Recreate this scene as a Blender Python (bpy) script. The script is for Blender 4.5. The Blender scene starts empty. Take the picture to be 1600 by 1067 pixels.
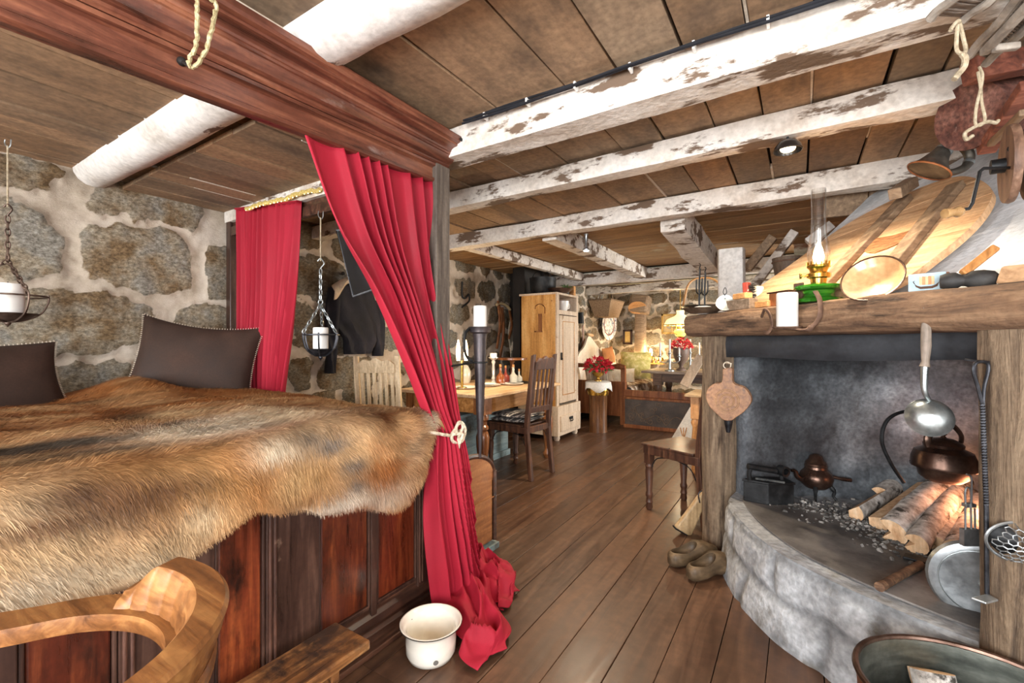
EXPO=0.48
import bpy, math, random
import numpy as np
from mathutils import Vector, Matrix
random.seed(7); rng = np.random.default_rng(7)
SC = bpy.context.scene; COL = SC.collection
PI = math.pi
# ------------------------------------------------------------------ camera model (metres, z up, camera over the origin)
F = 700.0; H = 1.2; CS = 0.8412; SN = 0.5407
def pd(px, py, d):
    u = (px-800)/F*d; return np.array([-SN*d+CS*u, CS*d+SN*u, H+(533.5-py)/F*d])
def pz(px, py, z): return pd(px, py, F*(z-H)/(533.5-py))
def pX(px, py, X): return pd(px, py, X/(-SN+(px-800)/F*CS))
def pY(px, py, Y): return pd(px, py, Y/(CS+(px-800)/F*SN))
cam = bpy.data.cameras.new('camera'); cam.lens = 36*F/1600; cam.sensor_width = 36; cam.clip_start = .02
co = bpy.data.objects.new('camera', cam); COL.objects.link(co); co.location = (0, 0, H)
co.rotation_euler = (PI/2, 0, math.atan2(SN, CS)); SC.camera = co
# ------------------------------------------------------------------ numpy value noise
_LAT = rng.random((64, 64, 64))
def vnoise(p):
    p = np.asarray(p, float); i = np.floor(p).astype(int); f = p-i; f = f*f*(3-2*f)
    r = 0
    for dx in (0, 1):
        for dy in (0, 1):
            for dz in (0, 1):
                w = (f[..., 0] if dx else 1-f[..., 0])*(f[..., 1] if dy else 1-f[..., 1])*(f[..., 2] if dz else 1-f[..., 2])
                r = r+w*_LAT[(i[..., 0]+dx) % 64, (i[..., 1]+dy) % 64, (i[..., 2]+dz) % 64]
    return r
def fbm(p, o=4):
    p = np.asarray(p, float); r = 0; a = .5; t = 0
    for k in range(o):
        r = r+a*vnoise(p*2**k+17.3*k); t += a; a *= .55
    return r/t
# ------------------------------------------------------------------ materials
def lin(h):
    if not isinstance(h, str): return tuple(h)
    h = h.lstrip('#'); c = [int(h[i:i+2], 16)/255 for i in (0, 2, 4)]
    return tuple(x/12.92 if x <= .04045 else ((x+.055)/1.055)**2.4 for x in c)
MATS = {}
def mat(name, cols, pos=None, scale=6, st=(1, 1, 1), rough=.6, metal=0., bump=.2, detail=7, attr=False, spec=.4, dist=0.,
        blotch=None, bsc=3., blo=.5, bhi=.65, bst=(1, 1, 1), fine=60., finea=.12, coat=0., emit=None, estr=0., trans=0., sub=0., bdist=.004):
    if name in MATS: return MATS[name]
    m = bpy.data.materials.new(name); m.use_nodes = True; nt = m.node_tree; N = nt.nodes; L = nt.links
    b = N['Principled BSDF']
    def new(t, **k):
        n = N.new(t)
        for a, v in k.items(): setattr(n, a, v)
        return n
    tc = new('ShaderNodeTexCoord')
    mp = new('ShaderNodeMapping'); mp.inputs['Scale'].default_value = [s*scale for s in st]; L.new(tc.outputs['Object'], mp.inputs[0])
    n1 = new('ShaderNodeTexNoise'); n1.inputs['Scale'].default_value = 1; n1.inputs['Detail'].default_value = detail; n1.inputs['Roughness'].default_value = .62
    n1.inputs['Distortion'].default_value = dist; L.new(mp.outputs[0], n1.inputs[0])
    rp = new('ShaderNodeValToRGB'); cr = rp.color_ramp
    if pos is None: pos = [.3+.4*i/max(1, len(cols)-1) for i in range(len(cols))]
    while len(cr.elements) < len(cols): cr.elements.new(.5)
    for e, p_, c_ in zip(cr.elements, pos, cols): e.position = p_; e.color = (*lin(c_), 1)
    L.new(n1.outputs[0], rp.inputs[0]); col = rp.outputs[0]
    nf = new('ShaderNodeTexNoise'); nf.inputs['Scale'].default_value = fine; nf.inputs['Detail'].default_value = 4; L.new(tc.outputs['Object'], nf.inputs[0])
    if finea:
        mr = new('ShaderNodeMapRange'); mr.inputs[1].default_value = .3; mr.inputs[2].default_value = .7; mr.inputs[3].default_value = 1-finea; mr.inputs[4].default_value = 1+finea
        L.new(nf.outputs[0], mr.inputs[0])
        mx = new('ShaderNodeVectorMath', operation='SCALE'); L.new(col, mx.inputs[0]); L.new(mr.outputs[0], mx.inputs['Scale']); col = mx.outputs[0]
    if attr:
        at = new('ShaderNodeAttribute', attribute_name='tint')
        mx = new('ShaderNodeVectorMath', operation='MULTIPLY'); L.new(col, mx.inputs[0]); L.new(at.outputs['Vector'], mx.inputs[1]); col = mx.outputs[0]
    if blotch:
        m2 = new('ShaderNodeMapping'); m2.inputs['Scale'].default_value = [s*bsc for s in bst]; m2.inputs['Location'].default_value = (3.1, 7.7, 1.3); L.new(tc.outputs['Object'], m2.inputs[0])
        n2 = new('ShaderNodeTexNoise'); n2.inputs['Scale'].default_value = 1; n2.inputs['Detail'].default_value = 8; n2.inputs['Roughness'].default_value = .65; L.new(m2.outputs[0], n2.inputs[0])
        mr = new('ShaderNodeMapRange'); mr.inputs[1].default_value = blo; mr.inputs[2].default_value = bhi; L.new(n2.outputs[0], mr.inputs[0])
        mx = new('ShaderNodeMixRGB'); L.new(mr.outputs[0], mx.inputs[0]); L.new(col, mx.inputs[1]); mx.inputs[2].default_value = (*lin(blotch), 1); col = mx.outputs[0]
    L.new(col, b.inputs['Base Color'])
    b.inputs['Metallic'].default_value = metal; b.inputs['Specular IOR Level'].default_value = spec
    rr = new('ShaderNodeMapRange'); rr.inputs[3].default_value = max(.02, rough-.1); rr.inputs[4].default_value = min(1, rough+.12); rr.inputs[1].default_value = .3; rr.inputs[2].default_value = .7
    L.new(n1.outputs[0], rr.inputs[0]); L.new(rr.outputs[0], b.inputs['Roughness'])
    if coat: b.inputs['Coat Weight'].default_value = coat; b.inputs['Coat Roughness'].default_value = .18
    if trans: b.inputs['Transmission Weight'].default_value = trans
    if emit: b.inputs['Emission Color'].default_value = (*lin(emit), 1); b.inputs['Emission Strength'].default_value = estr
    if bump:
        ad = new('ShaderNodeMath', operation='MULTIPLY_ADD'); L.new(nf.outputs[0], ad.inputs[0]); ad.inputs[1].default_value = .35; L.new(n1.outputs[0], ad.inputs[2])
        bp = new('ShaderNodeBump'); bp.inputs['Strength'].default_value = min(1, bump*2); bp.inputs['Distance'].default_value = bdist; L.new(ad.outputs[0], bp.inputs['Height']); L.new(bp.outputs[0], b.inputs['Normal'])
    MATS[name] = m; return m
def wood(name, c, ax=2, scale=5, **k):
    st = [7, 7, 7]; st[ax] = .7
    k.setdefault('dist', .6); k.setdefault('bump', .25)
    return mat(name, c, scale=scale, st=st, **k)
def glassm(name, c='#ffffff', rough=.02, ior=1.45):
    m = mat(name, [c, c], rough=rough, bump=0, trans=1., finea=0); m.node_tree.nodes['Principled BSDF'].inputs['IOR'].default_value = ior; return m
def thinglass(name, tint='#ffffff'):
    m = bpy.data.materials.new(name); m.use_nodes = True; nt = m.node_tree; N = nt.nodes; L = nt.links; o = N['Material Output']; N.remove(N['Principled BSDF'])
    t = N.new('ShaderNodeBsdfTransparent'); t.inputs[0].default_value = (.93, .92, .90, 1); g = N.new('ShaderNodeBsdfGlossy'); g.inputs['Roughness'].default_value = .12
    lw = N.new('ShaderNodeLayerWeight'); lw.inputs[0].default_value = .35; mr = N.new('ShaderNodeMapRange'); mr.inputs[3].default_value = .10; mr.inputs[4].default_value = .8
    mx = N.new('ShaderNodeMixShader'); L.new(lw.outputs['Facing'], mr.inputs[0]); L.new(mr.outputs[0], mx.inputs[0]); L.new(t.outputs[0], mx.inputs[1]); L.new(g.outputs[0], mx.inputs[2]); L.new(mx.outputs[0], o.inputs[0]); return m
def emat(name, c, s, base='#fff4dd'):
    return mat(name, [base, base], rough=.5, bump=0, finea=0, emit=c, estr=s)
# ------------------------------------------------------------------ mesh builder
def fr(z, x=None):
    "3x3 frame whose columns are x,y,z with z along the given direction"
    z = np.array(z, float); z /= np.linalg.norm(z)
    if x is None: x = (1, 0, 0) if abs(z[0]) < .8 else (0, 1, 0)
    x = np.array(x, float); x = x-z*(x@z); x /= np.linalg.norm(x)
    return np.stack([x, np.cross(z, x), z], 1)
def rot(ax, a):
    return np.array(Matrix.Rotation(a, 3, ax))
I3 = np.eye(3)
class MB:
    def __init__(s, off=(0, 0, 0), rz=0.):
        s.v = []; s.f = []; s.c = []; s.off = np.array(off, float); s.n = 0; s.rz = rz
    def add(s, v, f, col=None):
        v = np.asarray(v, float).reshape(-1, 3); s.v.append(v); s.f += [[i+s.n for i in q] for q in f]
        c = np.ones((len(v), 3)) if col is None else np.broadcast_to(np.asarray(col, float), (len(v), 3))
        s.c.append(c); s.n += len(v); return s
    def box(s, c, size, R=I3, col=None, taper=1.):
        h = np.array(size)/2.
        v = np.array([[x*(taper if z > 0 else 1), y*(taper if z > 0 else 1), z] for z in (-1, 1) for y in (-1, 1) for x in (-1, 1)])*h
        return s.add(v@np.asarray(R).T+np.array(c), [[0, 2, 3, 1], [4, 5, 7, 6], [0, 1, 5, 4], [2, 6, 7, 3], [0, 4, 6, 2], [1, 3, 7, 5]], col)
    def bx(s, a, b, col=None):
        a = np.array(a, float); b = np.array(b, float); return s.box((a+b)/2, np.abs(b-a), col=col)
    def bar(s, p, q, w, t, up=(0, 0, 1), col=None):
        p = np.array(p, float); q = np.array(q, float); R = fr(q-p, up); return s.box((p+q)/2, (t, w, np.linalg.norm(q-p)), R, col)
    def prism(s, pts, ext, col=None):
        p = np.array(pts, float); n = len(p); e = np.array(ext, float)
        c = np.mean(p, 0); nn = sum(np.cross(p[i]-c, p[(i+1) % n]-c) for i in range(n))
        if nn@e > 0: p = p[::-1]
        return s.add(np.vstack([p, p+e]), [list(range(n)), list(range(2*n-1, n-1, -1))]+[[i, n+i, n+(i+1) % n, (i+1) % n] for i in range(n)], col)
    def lathe(s, prof, o=(0, 0, 0), R=I3, n=24, sx=1., sy=1., col=None, cap=True):
        v = []; f = []
        for r, z in prof:
            for k in range(n):
                a = 2*PI*k/n; v.append((r*math.cos(a)*sx, r*math.sin(a)*sy, z))
        for j in range(len(prof)-1):
            for k in range(n):
                f.append([j*n+k, j*n+(k+1) % n, (j+1)*n+(k+1) % n, (j+1)*n+k])
        if cap:
            f.append(list(range(n-1, -1, -1))); f.append([(len(prof)-1)*n+k for k in range(n)])
        return s.add(np.array(v)@np.asarray(R).T+np.array(o), f, col)
    def tube(s, pts, r, n=8, closed=False, col=None, sx=1., up=None):
        P = np.array(pts, float); m = len(P); rr = [r]*m if np.isscalar(r) else list(r)
        T = np.zeros_like(P)
        for i in range(m):
            a = P[(i-1) % m] if (closed or i > 0) else P[i]; b = P[(i+1) % m] if (closed or i < m-1) else P[i]
            T[i] = (b-a)/(np.linalg.norm(b-a)+1e-12)
        ref = np.array(up if up is not None else ((0, 0, 1) if abs(T[0][2]) < .9 else (1, 0, 0)), float)
        v = []
        for i in range(m):
            x = ref-T[i]*(ref@T[i]); nx = np.linalg.norm(x)
            x = x/nx if nx > 1e-6 else fr(T[i])[:, 0]
            if up is None: ref = x
            y = np.cross(T[i], x)
            for k in range(n):
                a = 2*PI*k/n; v.append(P[i]+rr[i]*(math.cos(a)*x*sx+math.sin(a)*y))
        f = []
        for j in range(m if closed else m-1):
            for k in range(n):
                f.append([j*n+k, j*n+(k+1) % n, ((j+1) % m)*n+(k+1) % n, ((j+1) % m)*n+k])
        if not closed: f.append(list(range(n-1, -1, -1))); f.append([(m-1)*n+k for k in range(n)])
        return s.add(v, f, col)
    def ball(s, c, r, R=I3, n=16, m=10, col=None):
        r = np.broadcast_to(np.array(r, float), (3,)); v = [(0, 0, -1)]; f = []
        for j in range(1, m):
            t = -PI/2+PI*j/m
            v += [(math.cos(t)*math.cos(2*PI*k/n), math.cos(t)*math.sin(2*PI*k/n), math.sin(t)) for k in range(n)]
        v.append((0, 0, 1)); e = len(v)-1
        for k in range(n):
            f.append([0, 1+(k+1) % n, 1+k]); f.append([e, e-n+k, e-n+(k+1) % n])
        for j in range(m-2):
            for k in range(n): f.append([1+j*n+k, 1+j*n+(k+1) % n, 1+(j+1)*n+(k+1) % n, 1+(j+1)*n+k])
        return s.add((np.array(v)*r)@np.asarray(R).T+np.array(c), f, col)
    def grid(s, A, col=None, wrap=False):
        A = np.asarray(A, float); a, b = A.shape[:2]
        f = [[i*b+j, i*b+(j+1) % b, (i+1)*b+(j+1) % b, (i+1)*b+j] for i in range(a-1) for j in range(b if wrap else b-1)]
        return s.add(A.reshape(-1, 3), f, None if col is None else np.asarray(col).reshape(-1, 3))
    def build(s, name, m, parent=None, smooth=True, bevel=0., subd=0, angle=.7, solid=0.):
        v = (np.vstack(s.v)-s.off)@rot('Z', s.rz); loc = None
        if parent is None:
            loc = np.array([(v[:, 0].min()+v[:, 0].max())/2, (v[:, 1].min()+v[:, 1].max())/2, v[:, 2].min()]); v = v-loc
        me = bpy.data.meshes.new(name); me.from_pydata(v.tolist(), [], s.f); me.update()
        a = me.attributes.new('tint', 'FLOAT_COLOR', 'POINT'); c = np.vstack(s.c)
        a.data.foreach_set('color', np.hstack([c, np.ones((len(c), 1))]).astype(np.float32).ravel())
        if smooth: me.shade_smooth(); me.set_sharp_from_angle(angle=angle)
        if not isinstance(m, (list, tuple)): m = [m]
        for q in m: me.materials.append(q)
        o = bpy.data.objects.new(name, me); COL.objects.link(o)
        if parent is not None: o.parent = parent
        else: o.location = loc
        if solid:
            md = o.modifiers.new('solid', 'SOLIDIFY'); md.thickness = solid; md.offset = 0
        if bevel:
            md = o.modifiers.new('bevel', 'BEVEL'); md.width = bevel; md.segments = 2; md.limit_method = 'ANGLE'; md.angle_limit = .6
        if subd:
            md = o.modifiers.new('subd', 'SUBSURF'); md.levels = subd; md.render_levels = subd
        return o
def tag(o, label=None, cat=None, group=None, kind=None):
    for k, v in (('label', label), ('category', cat), ('group', group), ('kind', kind)):
        if v: o[k] = v
    return o
def thing(name, label, cat, loc=(0, 0, 0), rz=0., group=None):
    o = bpy.data.objects.new(name, None); COL.objects.link(o); o.location = [float(x) for x in loc]; o.rotation_euler = (0, 0, rz); o.empty_display_size = .05
    return tag(o, label, cat, group)
def W(t): return MB(off=t.location, rz=t.rotation_euler[2])
def dup(o, loc, rz=0., label=None, scale=None):
    r = o.copy(); COL.objects.link(r); r.location = [float(x) for x in loc]; r.rotation_euler = (0, 0, rz)
    if label: r['label'] = label
    if scale: r.scale = (scale,)*3
    for ch in list(o.children):
        c = ch.copy(); COL.objects.link(c); c.parent = r
        for g in list(ch.children):
            d = g.copy(); COL.objects.link(d); d.parent = c
    return r
def struct(o, nm=None):
    o['kind'] = 'structure'; return o
def circ(c, r, n=16, R=I3, a0=0., a1=2*PI, closed=True, sx=1., sy=1.):
    k = n if closed else n+1
    return [np.array(c)+np.asarray(R)@np.array([r*sx*math.cos(a0+(a1-a0)*i/n), r*sy*math.sin(a0+(a1-a0)*i/n), 0]) for i in range(k)]
def spl(pts, n=8):
    "Catmull-Rom through the points"
    P = [np.array(p, float) for p in pts]; P = [2*P[0]-P[1]]+P+[2*P[-1]-P[-2]]; out = []
    for i in range(1, len(P)-2):
        for k in range(n):
            t = k/n; a, b, c, d = P[i-1:i+3]
            out.append(.5*((2*b)+(c-a)*t+(2*a-5*b+4*c-d)*t*t+(3*b-a-3*c+d)*t**3))
    out.append(P[-2]); return out
def chain(mb, p, q, pitch=.03, r=.004, w=.011):
    p = np.array(p, float); q = np.array(q, float); L = np.linalg.norm(q-p); n = max(2, int(round(L/pitch))); R = fr(q-p)
    for i in range(n):
        c = p+(q-p)*(i+.5)/n; a = i % 2
        x = R[:, 0] if a else R[:, 1]; z = R[:, 2]; h = pitch*.5+r*1.3
        mb.tube([c+x*w*math.cos(t)*.8+z*h*math.sin(t) for t in np.linspace(0, 2*PI, 12, endpoint=False)], r, 6, True, up=np.cross(x, z))
# ------------------------------------------------------------------ THE SETTING
XL, XF, XR, YB, YF, ZC = -3.55, -3.1, 1.75, -1.7, 8.4, 2.2
M_floor = wood('floor_boards', ['#33211a', '#533a2a', '#72533d'], 1, 2.6, pos=[.2, .5, .85], rough=.42, attr=True, bump=.15, blotch='#46301f', bsc=2.2, blo=.5, bhi=.9, coat=.12, fine=25, finea=.2)
M_ceil = wood('ceiling_boards', ['#7d664f', '#9c8064', '#b39574'], 1, 1.6, pos=[.2, .5, .85], rough=.75, attr=True, bump=.15, blotch='#55463a', bsc=4, blo=.5, bhi=.78, bst=(1.4, .7, 1), fine=45, finea=.22)
M_ceil2 = wood('far_ceiling_boards', ['#7a5c3e', '#a07c54', '#c09c70'], 0, 2.6, rough=.75, attr=True, bump=.2, blotch='#b5a98e', bsc=3, blo=.6, bhi=.75)
M_white = mat('white_paint', ['#c6beb4', '#dfdad3', '#e6e2dc'], scale=5, rough=.7, bump=.35, blotch='#6b5a4c', bsc=7, blo=.63, bhi=.66, fine=40, bst=(.5, 1, 1))
M_whitel = mat('white_paint_worn', ['#c2b4a5', '#dad2c7', '#e2dcd4'], scale=5, rough=.75, bump=.5, blotch='#6e5a49', bsc=6, blo=.54, bhi=.58, fine=40, bst=(.45, 1.3, 1.3), bdist=.008)
M_mortar = mat('mortar', ['#a89986', '#c4b6a4', '#d2c6b6'], scale=7, rough=.9, bump=.4, fine=90)
def planks(name, m, x0, x1, y0, y1, z, th, along, wmin, wmax, gap, cmin, cmax, split=None, jz=.004, hue=.06, mortar=0.):
    mb = MB(); ms = MB(); a0, a1 = (x0, x1) if along == 'y' else (y0, y1); p = a0; n = 0
    while p < a1:
        w = random.uniform(wmin, wmax); q = min(p+w, a1)
        b0, b1 = (y0, y1) if along == 'y' else (x0, x1); cuts = [b0]
        if split:
            cuts += [s for s in split if b0 < s < b1]
        cuts.append(b1)
        for s0, s1 in zip(cuts[:-1], cuts[1:]):
            br = random.uniform(cmin, cmax); h = random.uniform(-hue, hue); g = random.uniform(.6, 1.4)*gap; dz = random.uniform(-jz, jz)
            col = (br*(1+h), br, br*(1-h)); sk = random.uniform(-1, 1)*gap
            if along == 'y': mb.prism([(p+g/2, s0, z+dz), (q-g/2+sk*.5, s0, z+dz), (q-g/2-sk*.5, s1, z+dz), (p+g/2, s1, z+dz)], (0, 0, th), col)
            else: mb.prism([(s0, p+g/2, z+dz), (s1, p+g/2, z+dz), (s1, q-g/2, z+dz), (s0, q-g/2, z+dz)], (0, 0, th), col)
            if random.random() < mortar:
                l0 = random.uniform(s0, s1-.3); l1 = min(s1, l0+random.uniform(.3, .9)); ww = random.uniform(.003, .006)
                if along == 'y': ms.bx((q-ww, l0, z-.001), (q+ww, l1, z+th*.9))
                else: ms.bx((l0, q-ww, z-.001), (l1, q+ww, z+th*.9))
        p = q
    o = mb.build(name, m, smooth=False, bevel=.002); struct(o)
    if ms.n: struct(ms.build(name+'_mortar', M_mortar, o) if False else ms.build('trim_mortar', M_mortar))
    return o
M_dark = mat('gap_dark', ['#1c1410', '#2a1e17'], rough=.9)
random.seed(11)
planks('floor', M_floor, -3.75, XR+.1, YB-.1, YF+.1, -.03, .03, 'y', .15, .2, .003, .75, 1.15, split=[1.1, 3.7, 5.9], jz=.0)
random.seed(5)
planks('ceiling', M_ceil, -3.7, XR, YB, 3.3, ZC, .03, 'y', .15, .34, .011, .62, 1.1, split=[.90, 1.66, 2.34], jz=.008, hue=.1, mortar=.36)
random.seed(6)
planks('ceiling', M_ceil2, -3.7, 2.4, 3.3, 5.9, ZC-.02, .03, 'x', .16, .24, .012, .75, 1.1, jz=.006, mortar=.2)
random.seed(21); planks('ceiling', M_ceil, XL, -1.5, 1.03, 1.62, 2.145, .025, 'y', .16, .3, .01, .62, .95, jz=.004, hue=.08, mortar=.4)
mb = MB(); mb.bx((-3.8, YB-.1, ZC+.05), (2.5, YF+.2, ZC+.12)); struct(mb.build('ceiling', M_dark, smooth=False))
mb = MB(); mb.bx((-3.8, YB-.1, -.1), (2.5, YF+.2, -.04)); struct(mb.build('floor', M_dark, smooth=False))
# far part: pale painted boards, lower and uneven
M_cpale = wood('pale_ceiling', ['#8d8670', '#bdb69c', '#d5cdb6'], 0, 2.4, rough=.8, attr=True, bump=.3, blotch='#8a5f45', bsc=4, blo=.58, bhi=.66, bst=(.4, 1.5, 1))
random.seed(9)
planks('ceiling', M_cpale, -3.4, 2.4, 5.9, YF, ZC-.04, .03, 'x', .2, .34, .01, .85, 1.1, jz=.02)
# --- stone walls
def stone_mat():
    m = bpy.data.materials.new('stone_wall'); m.use_nodes = True; nt = m.node_tree; N = nt.nodes; L = nt.links; b = N['Principled BSDF']
    tc = N.new('ShaderNodeTexCoord')
    def noise(sc, de=6, st=None, ro=.6):
        n = N.new('ShaderNodeTexNoise'); n.inputs['Scale'].default_value = sc; n.inputs['Detail'].default_value = de; n.inputs['Roughness'].default_value = ro
        if st:
            mp = N.new('ShaderNodeMapping'); mp.inputs['Scale'].default_value = st; L.new(tc.outputs['Object'], mp.inputs[0]); L.new(mp.outputs[0], n.inputs[0])
        else: L.new(tc.outputs['Object'], n.inputs[0])
        return n
    def ramp(src, ps, cs):
        r = N.new('ShaderNodeValToRGB')
        while len(r.color_ramp.elements) < len(ps): r.color_ramp.elements.new(.5)
        for e, p, c in zip(r.color_ramp.elements, ps, cs): e.position = p; e.color = (*lin(c), 1)
        L.new(src, r.inputs[0]); return r
    g1 = noise(1, 9, (52, 40, 60), .8); g2 = noise(6, 6)
    r1 = ramp(g1.outputs[0], [.3, .45, .56, .7], ['#4a443c', '#8c8375', '#b3aa9b', '#e0d9cc'])
    r2 = ramp(g2.outputs[0], [.36, .5, .62], ['#b39d80', '#d8d3c8', '#ced2d5'])
    mu = N.new('ShaderNodeVectorMath'); mu.operation = 'MULTIPLY'; L.new(r1.outputs[0], mu.inputs[0]); L.new(r2.outputs[0], mu.inputs[1])
    at = N.new('ShaderNodeAttribute'); at.attribute_name = 'tint'
    m2 = N.new('ShaderNodeVectorMath'); m2.operation = 'MULTIPLY'; L.new(mu.outputs[0], m2.inputs[0]); L.new(at.outputs['Vector'], m2.inputs[1])
    k1 = noise(5, 8, None, .65); k2 = noise(22, 8, None, .7)
    rm = ramp(k1.outputs[0], [.3, .5, .66], ['#a39481', '#c6b8a6', '#d6cabb'])
    st = N.new('ShaderNodeAttribute'); st.attribute_name = 'stone'
    ma = N.new('ShaderNodeMath'); ma.operation = 'MULTIPLY_ADD'; L.new(k2.outputs[0], ma.inputs[0]); ma.inputs[1].default_value = .7; L.new(st.outputs['Fac'], ma.inputs[2])
    mr = N.new('ShaderNodeMapRange'); mr.inputs[1].default_value = .78; mr.inputs[2].default_value = .92; L.new(ma.outputs[0], mr.inputs[0])
    mx = N.new('ShaderNodeMixRGB'); L.new(mr.outputs[0], mx.inputs[0]); L.new(rm.outputs[0], mx.inputs[1]); L.new(m2.outputs[0], mx.inputs[2])
    L.new(mx.outputs[0], b.inputs['Base Color']); b.inputs['Roughness'].default_value = .85; b.inputs['Specular IOR Level'].default_value = .25
    bp = N.new('ShaderNodeBump'); bp.inputs['Distance'].default_value = .012; bp.inputs['Strength'].default_value = .7; L.new(g1.outputs[0], bp.inputs['Height']); L.new(bp.outputs[0], b.inputs['Normal'])
    return m
M_stone = stone_mat()
def stone_wall(name, O, ud, nd, Lg, Hh, res, explicit=(), seed=1, free=(0, 1e9), rowh=(.22, .34), sw=(.28, .62), dark=1., soot=None, th=.15, gapw=.04, relief=.03):
    r = random.Random(seed); nu = int(Lg/res)+1; nv = int(Hh/res)+1
    U, V = np.meshgrid(np.linspace(0, Lg, nu), np.linspace(0, Hh, nv))
    P = np.stack([U*3.1, V*3.1, np.full_like(U, seed*3.3)], -1)
    wu = U+(fbm(P, 4)-.5)*.22+(fbm(P*6, 3)-.5)*.09; wv = V+(fbm(P+31, 4)-.5)*.2+(fbm(P*6+9, 3)-.5)*.09
    S = list(explicit); z = -.05
    while z < Hh:
        h = r.uniform(*rowh); x = -r.uniform(0, .3)
        while x < Lg:
            w = r.uniform(*sw)
            cu = x+w/2
            if free[0] <= cu <= free[1] and not any(abs(cu-e[0]) < (w/2+e[2])*.72 and abs(z+h/2-e[1]) < (h/2+e[3])*.72 for e in explicit):
                S.append((cu, z+h/2, w/2-gapw, h/2-gapw, r.uniform(.75, 1.1)*dark, r.uniform(-.08, .1)))
            x += w
        z += h
    mask = np.zeros_like(U); tint = np.ones(U.shape+(3,))*.85
    for cu, cv, a, b, br, hue in S:
        i0, i1 = np.searchsorted(U[0], [cu-a*1.6-.1, cu+a*1.6+.1]); j0, j1 = np.searchsorted(V[:, 0], [cv-b*1.6-.1, cv+b*1.6+.1])
        if i1 <= i0 or j1 <= j0: continue
        du = np.abs(wu[j0:j1, i0:i1]-cu)/a; dv = np.abs(wv[j0:j1, i0:i1]-cv)/b
        d = (du**3.2+dv**3.2)**(1/3.2); k = np.clip((1.12-d)/.22, 0, 1)
        sub = mask[j0:j1, i0:i1]; hit = k > sub
        tint[j0:j1, i0:i1][hit] = (br*(1+hue), br, br*(1-hue)); mask[j0:j1, i0:i1] = np.maximum(sub, k)
    if soot is not None: tint *= soot(U, V)[..., None]
    disp = (mask**.7)*relief*(.35+fbm(P*2.2+5, 4))+(fbm(P*3+77, 4)-.5)*.03
    nd = np.array(nd, float); A = np.array(O)+U[..., None]*np.array(ud)+V[..., None]*np.array([0, 0, 1.])+disp[..., None]*nd
    mb = MB(); f = [[i*nu+j, i*nu+j+1, (i+1)*nu+j+1, (i+1)*nu+j] for i in range(nv-1) for j in range(nu-1)]
    v = A.reshape(-1, 3)
    if np.cross(np.array(ud), [0, 0, 1.])@nd < 0: f = [q[::-1] for q in f]
    mb.add(v, f, tint.reshape(-1, 3))
    bk = np.array([O, np.array(O)+np.array(ud)*Lg, np.array(O)+np.array(ud)*Lg+[0, 0, Hh], np.array(O)+[0, 0, Hh]])-nd*.03
    mb.prism(bk, -nd*th)
    o = mb.build(name, M_stone, smooth=True, angle=3); struct(o)
    a = o.data.attributes.new('stone', 'FLOAT', 'POINT'); a.data.foreach_set('value', np.concatenate([mask.ravel(), np.zeros(8)]).astype(np.float32))
    return o
OY = YB
def sb(x0, y0, x1, y1, br=.95, hue=0.):
    a = pX((x0+x1)/2, (y0+y1)/2, XL); d = a[1]; p = pX(x0, (y0+y1)/2, XL); q = pX(x1, (y0+y1)/2, XL); t = pX((x0+x1)/2, y0, XL); u = pX((x0+x1)/2, y1, XL)
    return ((p[1]+q[1])/2-OY, (t[2]+u[2])/2, (q[1]-p[1])/2*.95, (t[2]-u[2])/2*.95, br, hue)
ex = [sb(-70, 308, 96, 438, .95, .0), sb(120, 352, 304, 455, .9, .02), sb(318, 377, 366, 470, .7, .07), sb(135, 294, 320, 350, .9, .02), sb(-40, 238, 92, 300, .8, .04),
      sb(-60, 452, 232, 556, .9, -.01), sb(268, 476, 372, 545, .8, .03), sb(60, 566, 205, 620, .8, .0), sb(455, 345, 505, 398, .62, .06), sb(452, 405, 545, 470, .6, .06),
      sb(452, 476, 500, 540, .55, .06), sb(500, 556, 588, 615, .62, .05), sb(520, 350, 590, 420, .6, .05), sb(452, 556, 492, 612, .55, .07)]
ex = [(a, b, c, d, e*1.28, h*.6) for a, b, c, d, e, h in ex]
random.seed(3)
stone_wall('wall_left', (XL, YB, 0), (0, 1, 0), (1, 0, 0), 7.4, 2.22, .017, ex, 4, free=(3.35, 99), dark=.85)
stone_wall('wall_left', (XF, 5.62, 0), (0, 1, 0), (1, 0, 0), 2.8, 2.2, .025, (), 8, dark=.95, rowh=(.16, .28), sw=(.18, .45), gapw=.014, relief=.02)
stone_wall('wall_far', (-3.2, YF, 0), (1, 0, 0), (0, -1, 0), 5.6, 2.2, .025, (), 12, dark=.95, rowh=(.17, .3), sw=(.22, .6), gapw=.02, relief=.02)
# dark boarded jog between the two left walls
M_black = mat('sooty_black', ['#120f0d', '#1e1a17', '#2b2521'], rough=.7, bump=.2)
mb = MB(); mb.bx((XL-.05, 5.45, 0), (-2.98, 5.6, ZC)); mb.bx((-3.2, 5.0, 0), (-3.02, 5.5, ZC)); struct(mb.build('wall_jog', M_black, smooth=False))
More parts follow.
